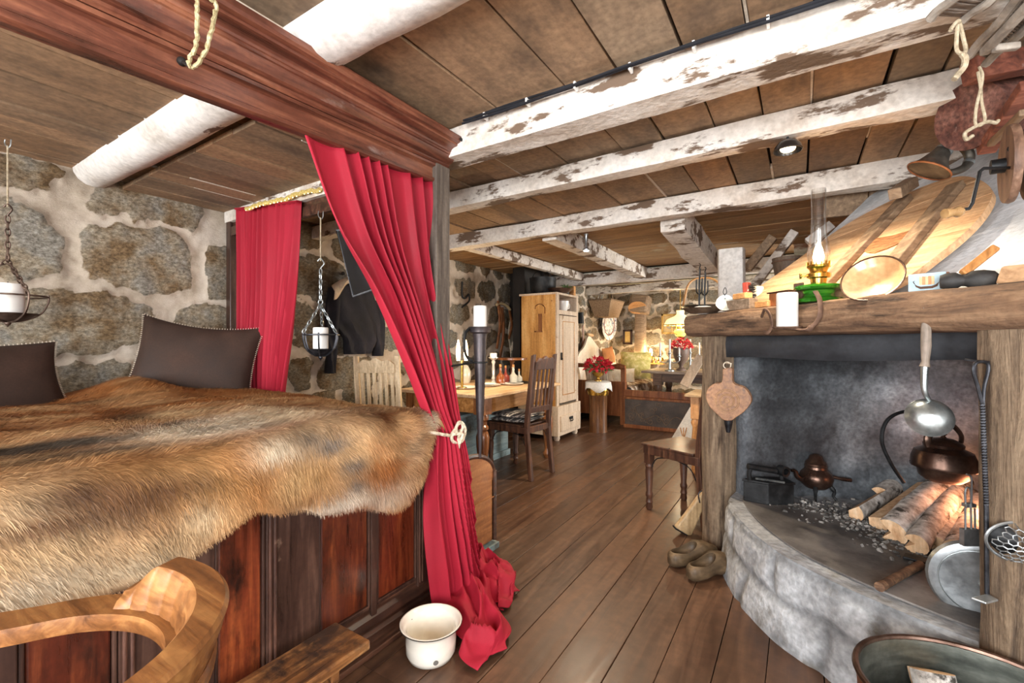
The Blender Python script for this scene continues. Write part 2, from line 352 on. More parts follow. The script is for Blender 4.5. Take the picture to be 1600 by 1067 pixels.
# unseen walls behind and beside the camera; windows there added for soft daylight fill
M_plast = mat('rough_plaster', ['#b5aa9c', '#cfc6b9', '#e0d8cd'], scale=4, rough=.9, bump=.4)
def win_wall(name, O, ud, nd, Lg, Hh, wins, th=.3):
    O = np.array(O, float); ud = np.array(ud, float); nd = np.array(nd, float); mb = MB(); up = np.array([0, 0, 1.])
    xs = sorted({0, Lg, *[w[0] for w in wins], *[w[1] for w in wins]})
    for a, b in zip(xs[:-1], xs[1:]):
        w = [w for w in wins if w[0] <= a and b <= w[1]]
        for z0, z1 in ([(0, w[0][2]), (w[0][3], Hh)] if w else [(0, Hh)]):
            mb.prism([O+ud*a+up*z0, O+ud*b+up*z0, O+ud*b+up*z1, O+ud*a+up*z1], -nd*th)
    o = struct(mb.build(name, M_plast, smooth=False))
    for i, w in enumerate(wins):
        g = MB(); c = O-nd*th*.6
        fw = .05
        for a, b, z0, z1 in ((w[0], w[0]+fw, w[2], w[3]), (w[1]-fw, w[1], w[2], w[3]), (w[0], w[1], w[2], w[2]+fw), (w[0], w[1], w[3]-fw, w[3]), ((w[0]+w[1])/2-.02, (w[0]+w[1])/2+.02, w[2], w[3])):
            g.prism([c+ud*a+up*z0, c+ud*b+up*z0, c+ud*b+up*z1, c+ud*a+up*z1], -nd*.05)
        struct(g.build('window_%d' % (WN[0]), M_white, smooth=False)); WN[0] += 1
    return o
WN = [1]
def area(name, loc, aim, sx, sy, power, col=(1, 1, 1)):
    l = bpy.data.lights.new(name, 'AREA'); l.shape = 'RECTANGLE'; l.size = sx; l.size_y = sy; l.energy = power; l.color = col
    o = bpy.data.objects.new(name, l); COL.objects.link(o); o.location = loc
    d = Vector(aim)-Vector(loc); o.rotation_euler = d.to_track_quat('-Z', 'Z').to_euler(); return o
def spot(name, loc, power, col, ang=2.4):
    l = bpy.data.lights.new(name, 'SPOT'); l.energy = power; l.color = col; l.shadow_soft_size = .03; l.spot_size = ang; l.spot_blend = .6
    o = bpy.data.objects.new(name, l); COL.objects.link(o); o.location = [float(x) for x in loc]; return o
def point(name, loc, power, col, r=.03):
    l = bpy.data.lights.new(name, 'POINT'); l.energy = power; l.color = col; l.shadow_soft_size = r
    o = bpy.data.objects.new(name, l); COL.objects.link(o); o.location = [float(x) for x in loc]; return o
win_wall('wall_back', (-3.7, YB, 0), (1, 0, 0), (0, 1, 0), 5.5, ZC+.05, [(.9, 2.4, .75, 2.0), (3.0, 4.9, .55, 2.05)])
win_wall('wall_right', (XR, YB-.3, 0), (0, 1, 0), (-1, 0, 0), 10.4, ZC+.05, [(.9, 2.5, .6, 2.05), (8.35, 9.35, .75, 1.75)])
area('daylight', (-2.05, YB-.35, 1.4), (-2.05, 3, 1.25), 1.5, 1.25, 100, (.95, .98, 1))
area('daylight', (.25, YB-.35, 1.32), (-.1, 3, 1.2), 1.9, 1.5, 170, (.97, .98, 1))
area('daylight', (XR+.35, -.3, 1.35), (-2, .9, 1.2), 1.6, 1.45, 70, (.97, .98, 1))
area('daylight', (XR+.35, 6.85, 1.3), (-2, 6.6, 1.0), 1.0, 1.0, 200, (1, .97, .92))
# --- beams
M_beamgrey = wood('grey_log', ['#6d5a48', '#8d7760', '#a8937a'], 0, 4, rough=.8)
def log(mb, p, q, r, n=14, seg=26, amp=.12, flat=None, seed=0):
    p = np.array(p, float); q = np.array(q, float); R = fr(q-p, (0, 0, 1)); L = np.linalg.norm(q-p); A = []
    for i in range(seg+1):
        t = i/seg; c = p+(q-p)*t; row = []
        for k in range(n):
            a = 2*PI*k/n; pt = c+r*(math.cos(a)*R[:, 0]+math.sin(a)*R[:, 1])
            nz = fbm(np.array([[t*L*3+seed, math.cos(a)*1.3+5, math.sin(a)*1.3+9]]), 3)[0]-.5
            cc = [abs(math.cos(a)), abs(math.sin(a))]; sq = 1 if not flat else min(1.25, flat/max(cc)) if flat/max(cc) < 1.25 else 1.25
            row.append(c+(pt-c)*(1+amp*2*nz)*(sq if flat else 1))
        A.append(row)
    A = np.array(A); mb.grid(A, wrap=True); b = mb.n-(seg+1)*n
    mb.f.append([b+k for k in range(n-1, -1, -1)]); mb.f.append([b+seg*n+k for k in range(n)])
def beam(label, p, q, r, m, flat=None, seed=0, amp=.12, name='ceiling_beam'):
    mb = MB(); log(mb, p, q, r, 16, 60, amp, flat, seed); return tag(mb.build(name, m, angle=1.0), label, 'beam', 'beams under the ceiling')
beam('thick smooth whitewashed log beam crossing above the bed canopy', (XL+.02, .90, 2.22), (XR, .93, 2.235), .105, M_white, None, 1, .08)
beam('white flaking beam with black cables along its upper edge, ending at the bed post', (XL+.02, 1.68, 2.13), (XR, 1.66, 2.13), .075, M_whitel, .88, 3)
beam('white beam with a black spotlight under it, second one in from the cables', (XL+.02, 2.36, 2.135), (1.5, 2.27, 2.135), .06, M_whitel, .9, 7)
beam('crooked flaking white beam, last of those running across the room', (XL+.02, 3.28, 2.13), (1.0, 3.22, 2.13), .07, M_whitel, .92, 9)
beam('short white beam running lengthwise above the pine cupboard', (-2.68, 3.35, 2.13), (-2.62, 5.9, 2.11), .055, M_whitel, .95, 12)
beam('straight white beam running lengthwise from the small spot lamp to the far room', (-1.78, 3.35, 2.12), (-1.75, 5.95, 2.1), .075, M_whitel, .9, 15)
beam('stout white beam end resting on the square white post', (-.78, 3.38, 2.09), (-.72, 4.6, 1.93), .10, M_whitel, .9, 17)
beam('pale painted cross beam at the start of the far room', (XF, 5.95, 2.07), (2.3, 5.95, 2.1), .09, M_whitel, .85, 21)
beam('pale crooked cross beam above the hanging oil lamp', (XF, 7.2, 2.06), (2.3, 7.2, 2.08), .07, M_whitel, .9, 23)
# short dark boards between the last beam and the chimney hood
# ------------------------------------------------------------------ BED
M_maho = wood('red_brown_panel', ['#2b1009', '#5e2817', '#874524'], 2, 3.2, rough=.3, coat=.5, bump=.12, attr=True, blotch='#220e08', bsc=4, blo=.5, bhi=.66, bst=(2, 2, .8))
M_dkw = wood('dark_bed_wood', ['#2a1b16', '#3f2a22', '#5b4034'], 2, 4, rough=.35, coat=.35, bump=.12, attr=True, blotch='#7a6252', bsc=5, blo=.66, bhi=.72)
M_dkwy = wood('dark_bed_wood_long', ['#2a1b16', '#452c21', '#6b4633'], 1, 4, rough=.4, coat=.3, bump=.12, blotch='#8a6a55', bsc=5, blo=.66, bhi=.74)
M_corn = wood('cornice_wood', ['#361f18', '#65392a', '#905c43'], 1, 3.2, rough=.35, coat=.3, bump=.2, attr=True, blotch='#9a8a82', bsc=6, blo=.6, bhi=.75, bst=(1, .4, 1))
M_post = wood('grey_brown_post', ['#3f3731', '#5d534a', '#7b7064'], 2, 5, rough=.65, bump=.2)
bed = thing('canopy_bed', 'canopy bed with dark panelled footboard under the moulded cornice, covered by a fur', 'bed', (-1.48, .8, 0))
FX = -1.44
mb = W(bed)    # backing + frame
mb.bx((FX-.035, -.9, .06), (FX-.02, 1.56, .80)); mb.build('footboard', M_dkw, bed, smooth=False)
def py_(px, y=900): return pX(px, y, FX)[1]
panels = [(-.85, -.35), (-.3, .18), (.24, .475), (.55, .70), (.745, .93), (1.155, 1.16), (1.17, 1.175)]
ys = [(-.62, -.2), (-.12, .16), (.245, .405), (py_(338, 900), py_(412, 870)), (py_(500, 880), py_(577, 880)), (py_(590, 860), py_(650, 860))]
cols = [(.8, .8, .8), (.6, .5, .5), (.75, .7, .7), (1.25, 1.2, 1.1), (.8, .75, .7), (.95, .85, .8)]
for (a, b), c in zip(ys, cols):
    m = W(bed); m.bx((FX-.02, a+.006, .15), (FX-.004, b-.006, .70), c); m.build('panel', M_maho, bed, smooth=False, bevel=.006)
    m = W(bed)   # thin moulding round the panel
    for q in (a, b-.0): m.bx((FX-.02, q-.005, .14), (FX+.002, q+.005, .71))
    m.bx((FX-.02, a, .135), (FX+.002, b, .15)); m.build('panel_moulding', M_dkw, bed, smooth=False, bevel=.003)
prev = -.9
edges = sorted(ys)
for i in range(len(edges)+1):
    a = edges[i-1][1]+.006 if i else -.9; b = edges[i][0]-.006 if i < len(edges) else 1.56
    if b-a > .012:
        m = W(bed); m.bx((FX-.02, a, .1), (FX+.006, b, .74), (1, 1, 1))
        if b-a > .05:
            for q in (a+.012, a+.028): m.tube([(FX+.006, q, .12), (FX+.006, q, .72)], .006, 6, col=(1.6, 1.5, 1.45))
        m.build('stile', M_dkw, bed, smooth=False, bevel=.003)
m = W(bed); m.bx((FX-.04, -.9, .69), (FX+.018, 1.57, .80)); m.build('top_rail', M_dkwy, bed, smooth=False, bevel=.01)
m = W(bed)
pr = [(0, 0), (.05, 0), (.05, .05), (.035, .06), (.04, .075), (.03, .10), (.016, .115), (.016, .13), (0, .14)]
m.prism([(FX-.02+x, -.9, z) for x, z in pr], (0, 2.48, 0)); m.bx((FX-.03, -.9, 0), (FX+.075, 1.5, .022)); m.build('plinth', M_dkwy, bed, smooth=False, bevel=.003)
# far side + mattress
m = W(bed); m.bx((XL+.1, 1.5, .1), (FX-.02, 1.56, .8)); m.build('side_board', M_dkwy, bed, smooth=False)
m = W(bed); m.bx((XL+.1, -.9, .5), (FX-.04, 1.5, .86)); m.build('mattress', mat('mattress_cloth', ['#5a4632', '#7a6044'], rough=.9), bed, smooth=False, bevel=.05)
# posts
m = W(bed); m.bx((-1.505, 1.555, 0), (-1.415, 1.65, 2.03)); m.build('post', M_post, bed, smooth=False, bevel=.004)
m = W(bed); m.bx((XL+.03, 1.62, 0), (XL+.09, 1.69, 2.1)); m.build('post', M_dkw, bed, smooth=False, bevel=.004)
m = W(bed); m.bx((XL+.03, 1.625, 1.965), (-1.5, 1.66, 2.03)); m.bx((XL+.03, 1.64, 2.03), (-1.5, 1.67, 2.07)); m.build('canopy_rail', M_dkwy, bed, smooth=False, bevel=.004)
# cornice : frieze board + crown moulding, sagging a little towards the wall end
def corn(prof, col, name):
    m = W(bed); A = []
    for y in np.linspace(-.7, 1.64, 24):
        A.append([(FX+x, y, z-(.055 if z < 2.05 else .03)*(1.6-y)/1.4*max(0, (2.13-z)/.17)) for x, z in prof])
    A = np.array(A); m.grid(A); n = len(prof); k = m.n-24*n
    m.f.append(list(range(k, k+n))); m.f.append(list(range(k+24*n-1, k+23*n-1, -1)))
    return m.build(name, M_corn, bed, angle=.35)
corn([(-.03, 1.945), (.0, 1.945), (.012, 1.95), (.012, 1.962), (.0, 1.968), (.0, 2.01), (.008, 2.014), (.02, 2.016), (.02, 2.026), (-.03, 2.03), (-.03, 1.945)], 1, 'frieze')
prof = [(-.03, 2.028), (.022, 2.028), (.03, 2.034), (.03, 2.042)]+[(.03+.03*math.sin(t), 2.042+.03*(1-math.cos(t))) for t in np.linspace(0, PI/2, 6)]+[(.066, 2.074), (.066, 2.082)]+[(.07+.03*(1-math.cos(t)), 2.084+.018*math.sin(t)) for t in np.linspace(0, PI/2, 5)]+[(.108, 2.104), (.108, 2.112), (.124, 2.116), (.13, 2.124), (.13, 2.142), (.12, 2.148), (-.03, 2.148), (-.03, 2.028)]
corn(prof, 1, 'crown_moulding')
m = W(bed); m.ball((FX+.135, 1.60, 2.125), (.004, .009, .009)); m.build('peg', M_black, bed)
m = W(bed); m.prism([(FX-.03, 1.64, 2.03), (FX+.12, 1.64, 2.13), (FX+.12, 1.64, 2.148), (FX-.03, 1.64, 2.148)], (0, .02, 0)); m.build('cornice_end', M_corn, bed, smooth=False)
# ------------------------------------------------------------------ FUR THROW
FUR = thing('fur_throw', 'ginger and cream fur throw spread over the bed', 'fur throw', (-2.2, .7, .9))
hb = [(-.8, .58), (-.1, .60), (.1, .62), (.21, .62), (.35, .61), (.485, .615), (.6, .66), (.70, .70), (.78, .665), (.86, .655), (.93, .61), (1.0, .595), (1.1, .585), (1.2, .535), (1.26, .53), (1.32, .56), (1.38, .63), (1.43, .74), (1.49, .85), (1.56, .90)]
hbx = np.array(hb)
def ztop(x, y):
    p = np.stack([np.asarray(x)*2.2, np.asarray(y)*2.2, np.zeros_like(x)], -1)
    z = .905+.05*(fbm(p, 3)-.5)+.02*np.exp(-((y-.95)/.2)**2)
    z = z+.075*np.exp(-((x+3.02)/.28)**2-((y-.92)/.17)**2)-.03*np.exp(-((x+3.05)/.3)**2-((y-.55)/.2)**2)
    z = z+.035*np.exp(-((x+2.2)/.5)**2-((y-.1)/.5)**2)-.02*np.clip((y-1.3)/.25, 0, 1)
    return z
def furpt(a, s):
    "a along the bed width (Y), s arc length from the back; returns the surface point"
    Lt = 1.96; x = -3.36+np.minimum(s, Lt); y = a; zt = ztop(x, y)
    k = np.clip((s-Lt), 0, None); th = np.clip(k/.09, 0, 1)*PI/2
    x2 = x+.05*np.sin(th)+.012*np.sin(9*a+2)*np.clip(k/.2, 0, 1); z2 = zt-.05*(1-np.cos(th))-np.clip(k-.08, 0, None)
    x2 = x2+.03*(fbm(np.stack([a*4, k*3, 0*a+3], -1), 3)-.5)*np.clip(k/.1, 0, 1)
    y2 = y
    return np.stack([x2, y2, z2], -1)
na, ns = 120, 130
aa = np.linspace(-.75, 1.545, na); A = []
for a in aa:
    zb = np.interp(a, hbx[:, 0], hbx[:, 1]); zt = float(ztop(np.array(-1.4), np.array(a))); Ls = 1.96+.08+max(.0, zt-.05-zb)
    A.append(furpt(np.full(ns, a), np.linspace(0, Ls, ns)))
A = np.array(A)
# far edge drops over the side board
for i in range(na):
    e = np.clip((aa[i]-1.47)/.075, 0, 1); A[i, :, 2] -= .05*e*e
def blob(p, rad, c, w=1.): return (np.array(p), np.array(rad), np.array(lin(c)), w)
def tp(px, py): return pz(px, py, .92)
def hp(px, py): return pX(px, py, -1.39)
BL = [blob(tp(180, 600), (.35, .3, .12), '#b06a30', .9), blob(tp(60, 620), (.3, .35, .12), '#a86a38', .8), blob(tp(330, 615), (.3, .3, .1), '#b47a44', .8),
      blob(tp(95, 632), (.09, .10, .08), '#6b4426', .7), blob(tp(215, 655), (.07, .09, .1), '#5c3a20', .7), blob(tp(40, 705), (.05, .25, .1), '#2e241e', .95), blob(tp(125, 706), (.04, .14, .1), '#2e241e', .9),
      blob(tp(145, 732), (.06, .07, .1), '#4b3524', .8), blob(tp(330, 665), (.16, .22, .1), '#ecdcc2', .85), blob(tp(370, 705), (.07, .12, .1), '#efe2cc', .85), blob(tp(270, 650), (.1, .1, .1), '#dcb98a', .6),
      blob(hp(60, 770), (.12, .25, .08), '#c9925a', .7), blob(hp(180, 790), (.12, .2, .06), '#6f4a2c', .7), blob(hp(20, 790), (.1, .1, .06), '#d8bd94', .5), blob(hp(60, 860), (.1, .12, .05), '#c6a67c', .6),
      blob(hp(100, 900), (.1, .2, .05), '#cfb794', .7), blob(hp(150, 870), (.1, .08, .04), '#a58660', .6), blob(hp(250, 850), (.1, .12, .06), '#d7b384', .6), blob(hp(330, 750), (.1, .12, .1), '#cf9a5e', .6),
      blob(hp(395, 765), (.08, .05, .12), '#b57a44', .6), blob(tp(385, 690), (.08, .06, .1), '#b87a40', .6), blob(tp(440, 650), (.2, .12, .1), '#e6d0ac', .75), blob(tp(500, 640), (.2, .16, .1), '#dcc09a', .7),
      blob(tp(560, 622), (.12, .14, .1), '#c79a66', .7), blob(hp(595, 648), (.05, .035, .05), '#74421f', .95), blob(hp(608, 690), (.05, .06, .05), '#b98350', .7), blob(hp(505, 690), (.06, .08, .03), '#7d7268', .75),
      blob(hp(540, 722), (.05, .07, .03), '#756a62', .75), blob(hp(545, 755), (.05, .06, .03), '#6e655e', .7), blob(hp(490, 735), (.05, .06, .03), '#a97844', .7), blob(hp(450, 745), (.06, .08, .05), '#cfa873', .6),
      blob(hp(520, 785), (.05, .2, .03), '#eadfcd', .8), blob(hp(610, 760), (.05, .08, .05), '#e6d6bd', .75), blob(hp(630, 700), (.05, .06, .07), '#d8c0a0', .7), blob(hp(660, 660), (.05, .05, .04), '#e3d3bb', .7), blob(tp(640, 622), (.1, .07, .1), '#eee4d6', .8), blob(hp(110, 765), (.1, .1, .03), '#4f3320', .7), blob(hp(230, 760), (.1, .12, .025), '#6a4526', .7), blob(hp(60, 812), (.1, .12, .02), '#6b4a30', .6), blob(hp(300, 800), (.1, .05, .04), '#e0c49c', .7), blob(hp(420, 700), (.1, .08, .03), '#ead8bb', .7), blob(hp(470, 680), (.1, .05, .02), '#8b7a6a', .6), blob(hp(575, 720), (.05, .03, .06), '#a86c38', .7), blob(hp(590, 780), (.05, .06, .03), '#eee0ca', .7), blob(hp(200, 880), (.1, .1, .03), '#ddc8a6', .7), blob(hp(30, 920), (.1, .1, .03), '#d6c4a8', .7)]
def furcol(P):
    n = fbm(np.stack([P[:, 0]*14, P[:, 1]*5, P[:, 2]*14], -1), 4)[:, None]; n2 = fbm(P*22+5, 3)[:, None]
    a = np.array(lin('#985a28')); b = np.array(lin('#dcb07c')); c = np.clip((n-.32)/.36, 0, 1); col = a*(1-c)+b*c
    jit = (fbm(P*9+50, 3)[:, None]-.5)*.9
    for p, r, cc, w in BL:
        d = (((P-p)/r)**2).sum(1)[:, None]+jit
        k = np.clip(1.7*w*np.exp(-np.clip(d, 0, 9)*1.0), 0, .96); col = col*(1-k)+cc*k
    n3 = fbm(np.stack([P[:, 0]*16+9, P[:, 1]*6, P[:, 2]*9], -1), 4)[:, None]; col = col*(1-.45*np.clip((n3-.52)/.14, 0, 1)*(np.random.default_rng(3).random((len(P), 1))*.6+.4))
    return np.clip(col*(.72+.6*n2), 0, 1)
M_fur = bpy.data.materials.new('fur'); M_fur.use_nodes = True
_b = M_fur.node_tree.nodes['Principled BSDF']; _a = M_fur.node_tree.nodes.new('ShaderNodeAttribute'); _a.attribute_name = 'tint'
M_fur.node_tree.links.new(_a.outputs['Color'], _b.inputs['Base Color']); _b.inputs['Roughness'].default_value = .6; _b.inputs['Specular IOR Level'].default_value = .25
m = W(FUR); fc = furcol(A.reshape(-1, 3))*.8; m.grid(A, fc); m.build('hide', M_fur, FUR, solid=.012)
# strands as fine tapered blades
NS = 150000
g = rng.random((NS*2, 2)); i = g[:, 0]*(na-1.001); j = (g[:, 1]**.75)*(ns-1.001)
i0 = i.astype(int); j0 = j.astype(int); fi = (i-i0)[:, None]; fj = (j-j0)[:, None]
def bil(B): return (B[i0, j0]*(1-fi)*(1-fj)+B[i0+1, j0]*fi*(1-fj)+B[i0, j0+1]*(1-fi)*fj+B[i0+1, j0+1]*fi*fj)
TU = np.gradient(A, axis=0); TV = np.gradient(A, axis=1); NN = np.cross(TV, TU); NN /= np.linalg.norm(NN, axis=2, keepdims=True)+1e-9
if NN[60, 40, 2] < 0: NN = -NN
P0 = bil(A); Nn = bil(NN); tv = bil(TV); tv /= np.linalg.norm(tv, axis=1, keepdims=True); tu = bil(TU); tu /= np.linalg.norm(tu, axis=1, keepdims=True)
keep = (P0[:, 1] > -.25); P0, Nn, tv, tu = P0[keep][:NS], Nn[keep][:NS], tv[keep][:NS], tu[keep][:NS]; NS = len(P0)
sw = (fbm(P0*3.2+3, 3)-.5)*5.0
hang = np.clip((P0[:, 0]+1.45)/.05, 0, 1)
zbot = np.interp(P0[:, 1], hbx[:, 0], hbx[:, 1]); Ln = (.028+.026*rng.random(NS))*(1-.65*hang*np.clip(1-(P0[:, 2]-zbot)/.05, 0, 1)); base = np.where(hang > .5, .75, 1.25)+sw*.75
dr = tv*np.cos(base)[:, None]+tu*np.sin(base)[:, None]+(rng.random((NS, 3))-.5)*.45
Ln = Ln*(.7+.6*fbm(P0*5, 2)); lift = .22+.26*rng.random(NS)
d0 = dr+Nn*lift[:, None]*1.6; d0 /= np.linalg.norm(d0, axis=1, keepdims=True)
d1 = dr+Nn*(lift*.2)[:, None]; d1[:, 2] -= .35; d1 /= np.linalg.norm(d1, axis=1, keepdims=True)
sd = np.cross(d0, Nn+.6*(rng.random((NS, 3))-.5)); sd /= np.linalg.norm(sd, axis=1, keepdims=True)+1e-9
wd = (.00055+.00055*rng.random(NS))[:, None]
p1 = P0+d0*(Ln*.5)[:, None]; p2 = p1+d1*(Ln*.5)[:, None]
V = np.stack([P0-sd*wd, P0+sd*wd, p1+sd*wd*.8, p1-sd*wd*.8, p2], 1).reshape(-1, 3)-np.array(FUR.location)
me = bpy.data.meshes.new('fur_hair'); idx = np.arange(NS)[:, None]*5
loops = np.concatenate([idx+np.array([0, 1, 2, 3]), idx+np.array([3, 2, 4])], 1).ravel()
me.vertices.add(NS*5); me.vertices.foreach_set('co', V.astype(np.float32).ravel()); me.loops.add(NS*7); me.loops.foreach_set('vertex_index', loops.astype(np.int32))
me.polygons.add(NS*2); st_ = (np.arange(NS)[:, None]*7+np.array([0, 4])).ravel(); me.polygons.foreach_set('loop_start', st_.astype(np.int32))
me.update(calc_edges=True)
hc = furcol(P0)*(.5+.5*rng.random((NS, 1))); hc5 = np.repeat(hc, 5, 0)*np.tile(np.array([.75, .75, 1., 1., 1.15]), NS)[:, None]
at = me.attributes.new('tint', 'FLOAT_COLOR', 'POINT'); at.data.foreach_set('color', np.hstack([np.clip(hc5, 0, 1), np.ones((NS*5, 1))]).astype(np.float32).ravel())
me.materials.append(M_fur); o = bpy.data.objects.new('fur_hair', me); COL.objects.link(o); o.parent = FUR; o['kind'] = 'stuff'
# ------------------------------------------------------------------ PILLOWS
M_suede = mat('dark_brown_suede', ['#2a1b14', '#36251c', '#432f25'], scale=4, rough=.75, bump=.1, fine=120)
M_stitch = mat('pale_thread', ['#b8a894', '#cfc2b0'], rough=.9, bump=0)
def pillow(label, c, w, h, t, R, sag=0.):
    T = thing('pillow', label, 'pillow', c, group='brown pillows against the stone wall'); n = 22; u = np.linspace(-1, 1, n); U, V = np.meshgrid(u, u, indexing='ij')
    pin = 1-.10*(1-np.abs(U))*V**2-.0; pin2 = 1-.10*(1-np.abs(V))*U**2
    X = U*w/2*(1-.09*(1-V**2)*U**2); Y = V*h/2*(1-.09*(1-U**2)*V**2)
    puff = t/2*((1-U**2)**.45)*((1-V**2)**.45)*(1+.25*(fbm(np.stack([U*1.5+c[0]*9, V*1.5, 0*U], -1), 3)-.5)); Y = Y-sag*(1-V)*.5*np.cos(U*2)*0+sag*U**2*V
    R = np.array(R); m = MB(); f = np.stack([X, Y, puff], -1); b = np.stack([X, Y, -puff], -1)
    m.grid(f@R.T); m.grid(b[:, ::-1]@R.T); m.build('cover', M_suede, T)
    s = MB()
    for k in range(46):
        q = -1+2*(k+.5)/46
        for (a, bb) in ((q, 1), (1, q), (-1, q)):
            x = a*w/2*(1-.09*(1-bb**2)*a**2); y = bb*h/2*(1-.09*(1-a**2)*bb**2)+sag*a**2*bb; e = np.array([x, y, 0.]); d = np.array([0, 1, 0]) if abs(bb) == 1 else np.array([np.sign(a), 0, 0])
            s.box((e+d*.001)@R.T, (.003, .012, .004) if abs(bb) == 1 else (.012, .003, .004), R)
    s.build('stitching', M_stitch, T, smooth=False); return T
def frame(x, y):
    x = np.array(x, float); x /= np.linalg.norm(x); y = np.array(y, float); y = y-x*(x@y); y /= np.linalg.norm(y); return np.stack([x, y, np.cross(x, y)], 1)
pillow('dark brown pillow with one raised corner beside the far red curtain', (-3.12, 1.27, 1.07), .66, .50, .17, frame((.40, .56, -.08), (-.35, .12, 1)), .03)
pillow('dark brown pillow at the left edge of the bed, cut by the picture edge', (-3.18, .36, 1.0), .70, .40, .16, frame((-.1, .7, .03), (-.4, -.05, 1)), .0)
# ------------------------------------------------------------------ CURTAINS
def vel(name, c):
    m = mat(name, c, scale=3, st=(1, 1, .3), rough=.75, bump=.05, fine=220, finea=.06); b = m.node_tree.nodes['Principled BSDF']; b.inputs['Sheen Weight'].default_value = .15; b.inputs['Sheen Roughness'].default_value = .4
    b.inputs['Sheen Tint'].default_value = (*lin('#ff5a6a'), 1); return m
M_red = vel('red_velvet', ['#860c20', '#9c1229', '#ab1c34']); M_red2 = vel('red_cloth_far', ['#8c0e22', '#9f142a', '#ab1e34'])
cur = thing('tied_curtain', 'red curtain at the near bed post, tied with a rope and pooling on the floor', 'curtain', (-1.44, 1.3, 0))
# rows: (left edge point, right edge point, fold depth)
L0 = pX(468, 200, -1.455); R0 = pX(676, 286, -1.455)
rows = [(L0, R0, .018), (pX(520, 345, -1.45), pX(680, 400, -1.45), .026), (pX(580, 452, -1.44), pX(688, 490, -1.45), .034), (pX(628, 560, -1.42), pX(702, 575, -1.43), .036), (pX(660, 640, -1.39), pX(714, 645, -1.40), .03),
        (pX(675, 678, -1.37), pX(722, 682, -1.37), .022), (pX(672, 720, -1.36), pX(728, 720, -1.36), .028), (pX(670, 800, -1.33), pX(736, 800, -1.33), .034), (pX(672, 880, -1.31), pX(744, 870, -1.33), .036),
        (pX(680, 950, -1.30), pX(757, 920, -1.30), .038), (pX(700, 1000, -1.24), pX(775, 950, -1.26), .04), (pX(718, 1015, -1.19), pX(792, 975, -1.2), .045)]
Ls = spl([r[0] for r in rows], 8); Rs = spl([r[1] for r in rows], 8); Ds = spl([np.array([r[2], 0, 0]) for r in rows], 8)
NU = 220; u = np.linspace(0, 1, NU); NF = 8.5; A = []
ph = np.cumsum(.25+1.6*fbm(np.stack([u*9, 0*u, 0*u], -1), 2)**1.5); ph = ph/ph[-1]*NF*2*PI
for k, (l, r, d) in enumerate(zip(Ls, Rs, Ds)):
    t = k/(len(Ls)-1); ax = r-l; ax = ax/np.linalg.norm(ax); nrm = np.array([ax[1], -ax[0], 0]); nrm /= np.linalg.norm(nrm)
    if nrm[0] < 0: nrm = -nrm
    w = ph*(1-.35*np.clip((t-.55)*5, 0, 1))+.9*np.sin(t*5+u*4)+4.5*(fbm(np.stack([u*3, 0*u+t*3, 0*u], -1), 2)-.5)
    s = np.sin(w); s = np.sign(s)*np.abs(s)**.8
    amp = d[0]*(.3+1.5*fbm(np.stack([u*6, 0*u+t*2.2+4, 0*u], -1), 2)**1.3); bulge = .05*np.sin(u*PI)*np.clip((t-.35)*3, 0, 1)
    A.append(l+(r-l)*u[:, None]+nrm*(amp*s+bulge)[:, None]+ax*(.35*d[0]*np.cos(w))[:, None])
A = np.array(A); A[:, :, 2] = np.maximum(A[:, :, 2], .012)
m = W(cur); m.grid(A)
m.build('drape', M_red, cur, solid=.004)
# pool of cloth on the floor : two tongues of crumpled cloth running out from under the drape
def tongue(mb, L, R, zs, seed, nf, nn=70, nm=80):
    Lq = spl(L, 10); Rq = spl(R, 10); k = len(Lq); A = []; v = np.linspace(0, 1, nn)
    for i in range(k):
        t = i/(k-1); z0 = np.interp(t, np.linspace(0, 1, len(zs)), zs); l = Lq[i]; r = Rq[i]; q = l+(r-l)*v[:, None]
        n1 = fbm(np.stack([v*nf+seed, 0*v+t*3.2, 0*v], -1), 2); n2 = fbm(np.stack([v*nf*.7+seed+9, 0*v+t*5, 0*v], -1), 3)
        ridge = 1-np.abs(2*n1-1)*2.2; ridge = np.clip(ridge, 0, 1)**1.4
        z = .012+z0*np.sin(PI*np.clip(v*.94+.03, 0, 1))**.55*(.35+.65*ridge)+.05*np.clip(n2-.45, 0, 1)*np.sin(PI*v)
        q = q+np.stack([.012*np.sin(t*14+v*5), .012*np.cos(t*11+v*7), z], -1); A.append(q)
    mb.grid(np.array(A))
m = W(cur); tongue(m, [pz(672, 930, 0), pz(690, 965, 0), pz(716, 1012, 0), pz(722, 1030, 0), pz(742, 1052, 0)], [pz(766, 912, 0), pz(775, 945, 0), pz(786, 975, 0), pz(798, 1000, 0), pz(790, 1022, 0)], [.16, .15, .12, .09, .025], 3, 3.4); m.build('pooled_hem', M_red, cur, solid=.004, angle=2)
m = W(cur); tongue(m, [pz(726, 925, 0), pz(752, 945, 0), pz(778, 958, 0), pz(792, 954, 0)], [pz(745, 886, 0), pz(778, 892, 0), pz(803, 906, 0), pz(810, 930, 0)], [.17, .15, .10, .04], 21, 3.0); m.build('pooled_hem', M_red, cur, solid=.004, angle=2)
M_rope = mat('cream_rope', ['#b9a78c', '#d8cab2', '#e6dccb'], scale=60, st=(1, 1, 1), rough=.9, bump=.6, bdist=.004)
rp = MB(off=cur.location); a = pX(668, 676, -1.345); b = pX(705, 680, -1.325)
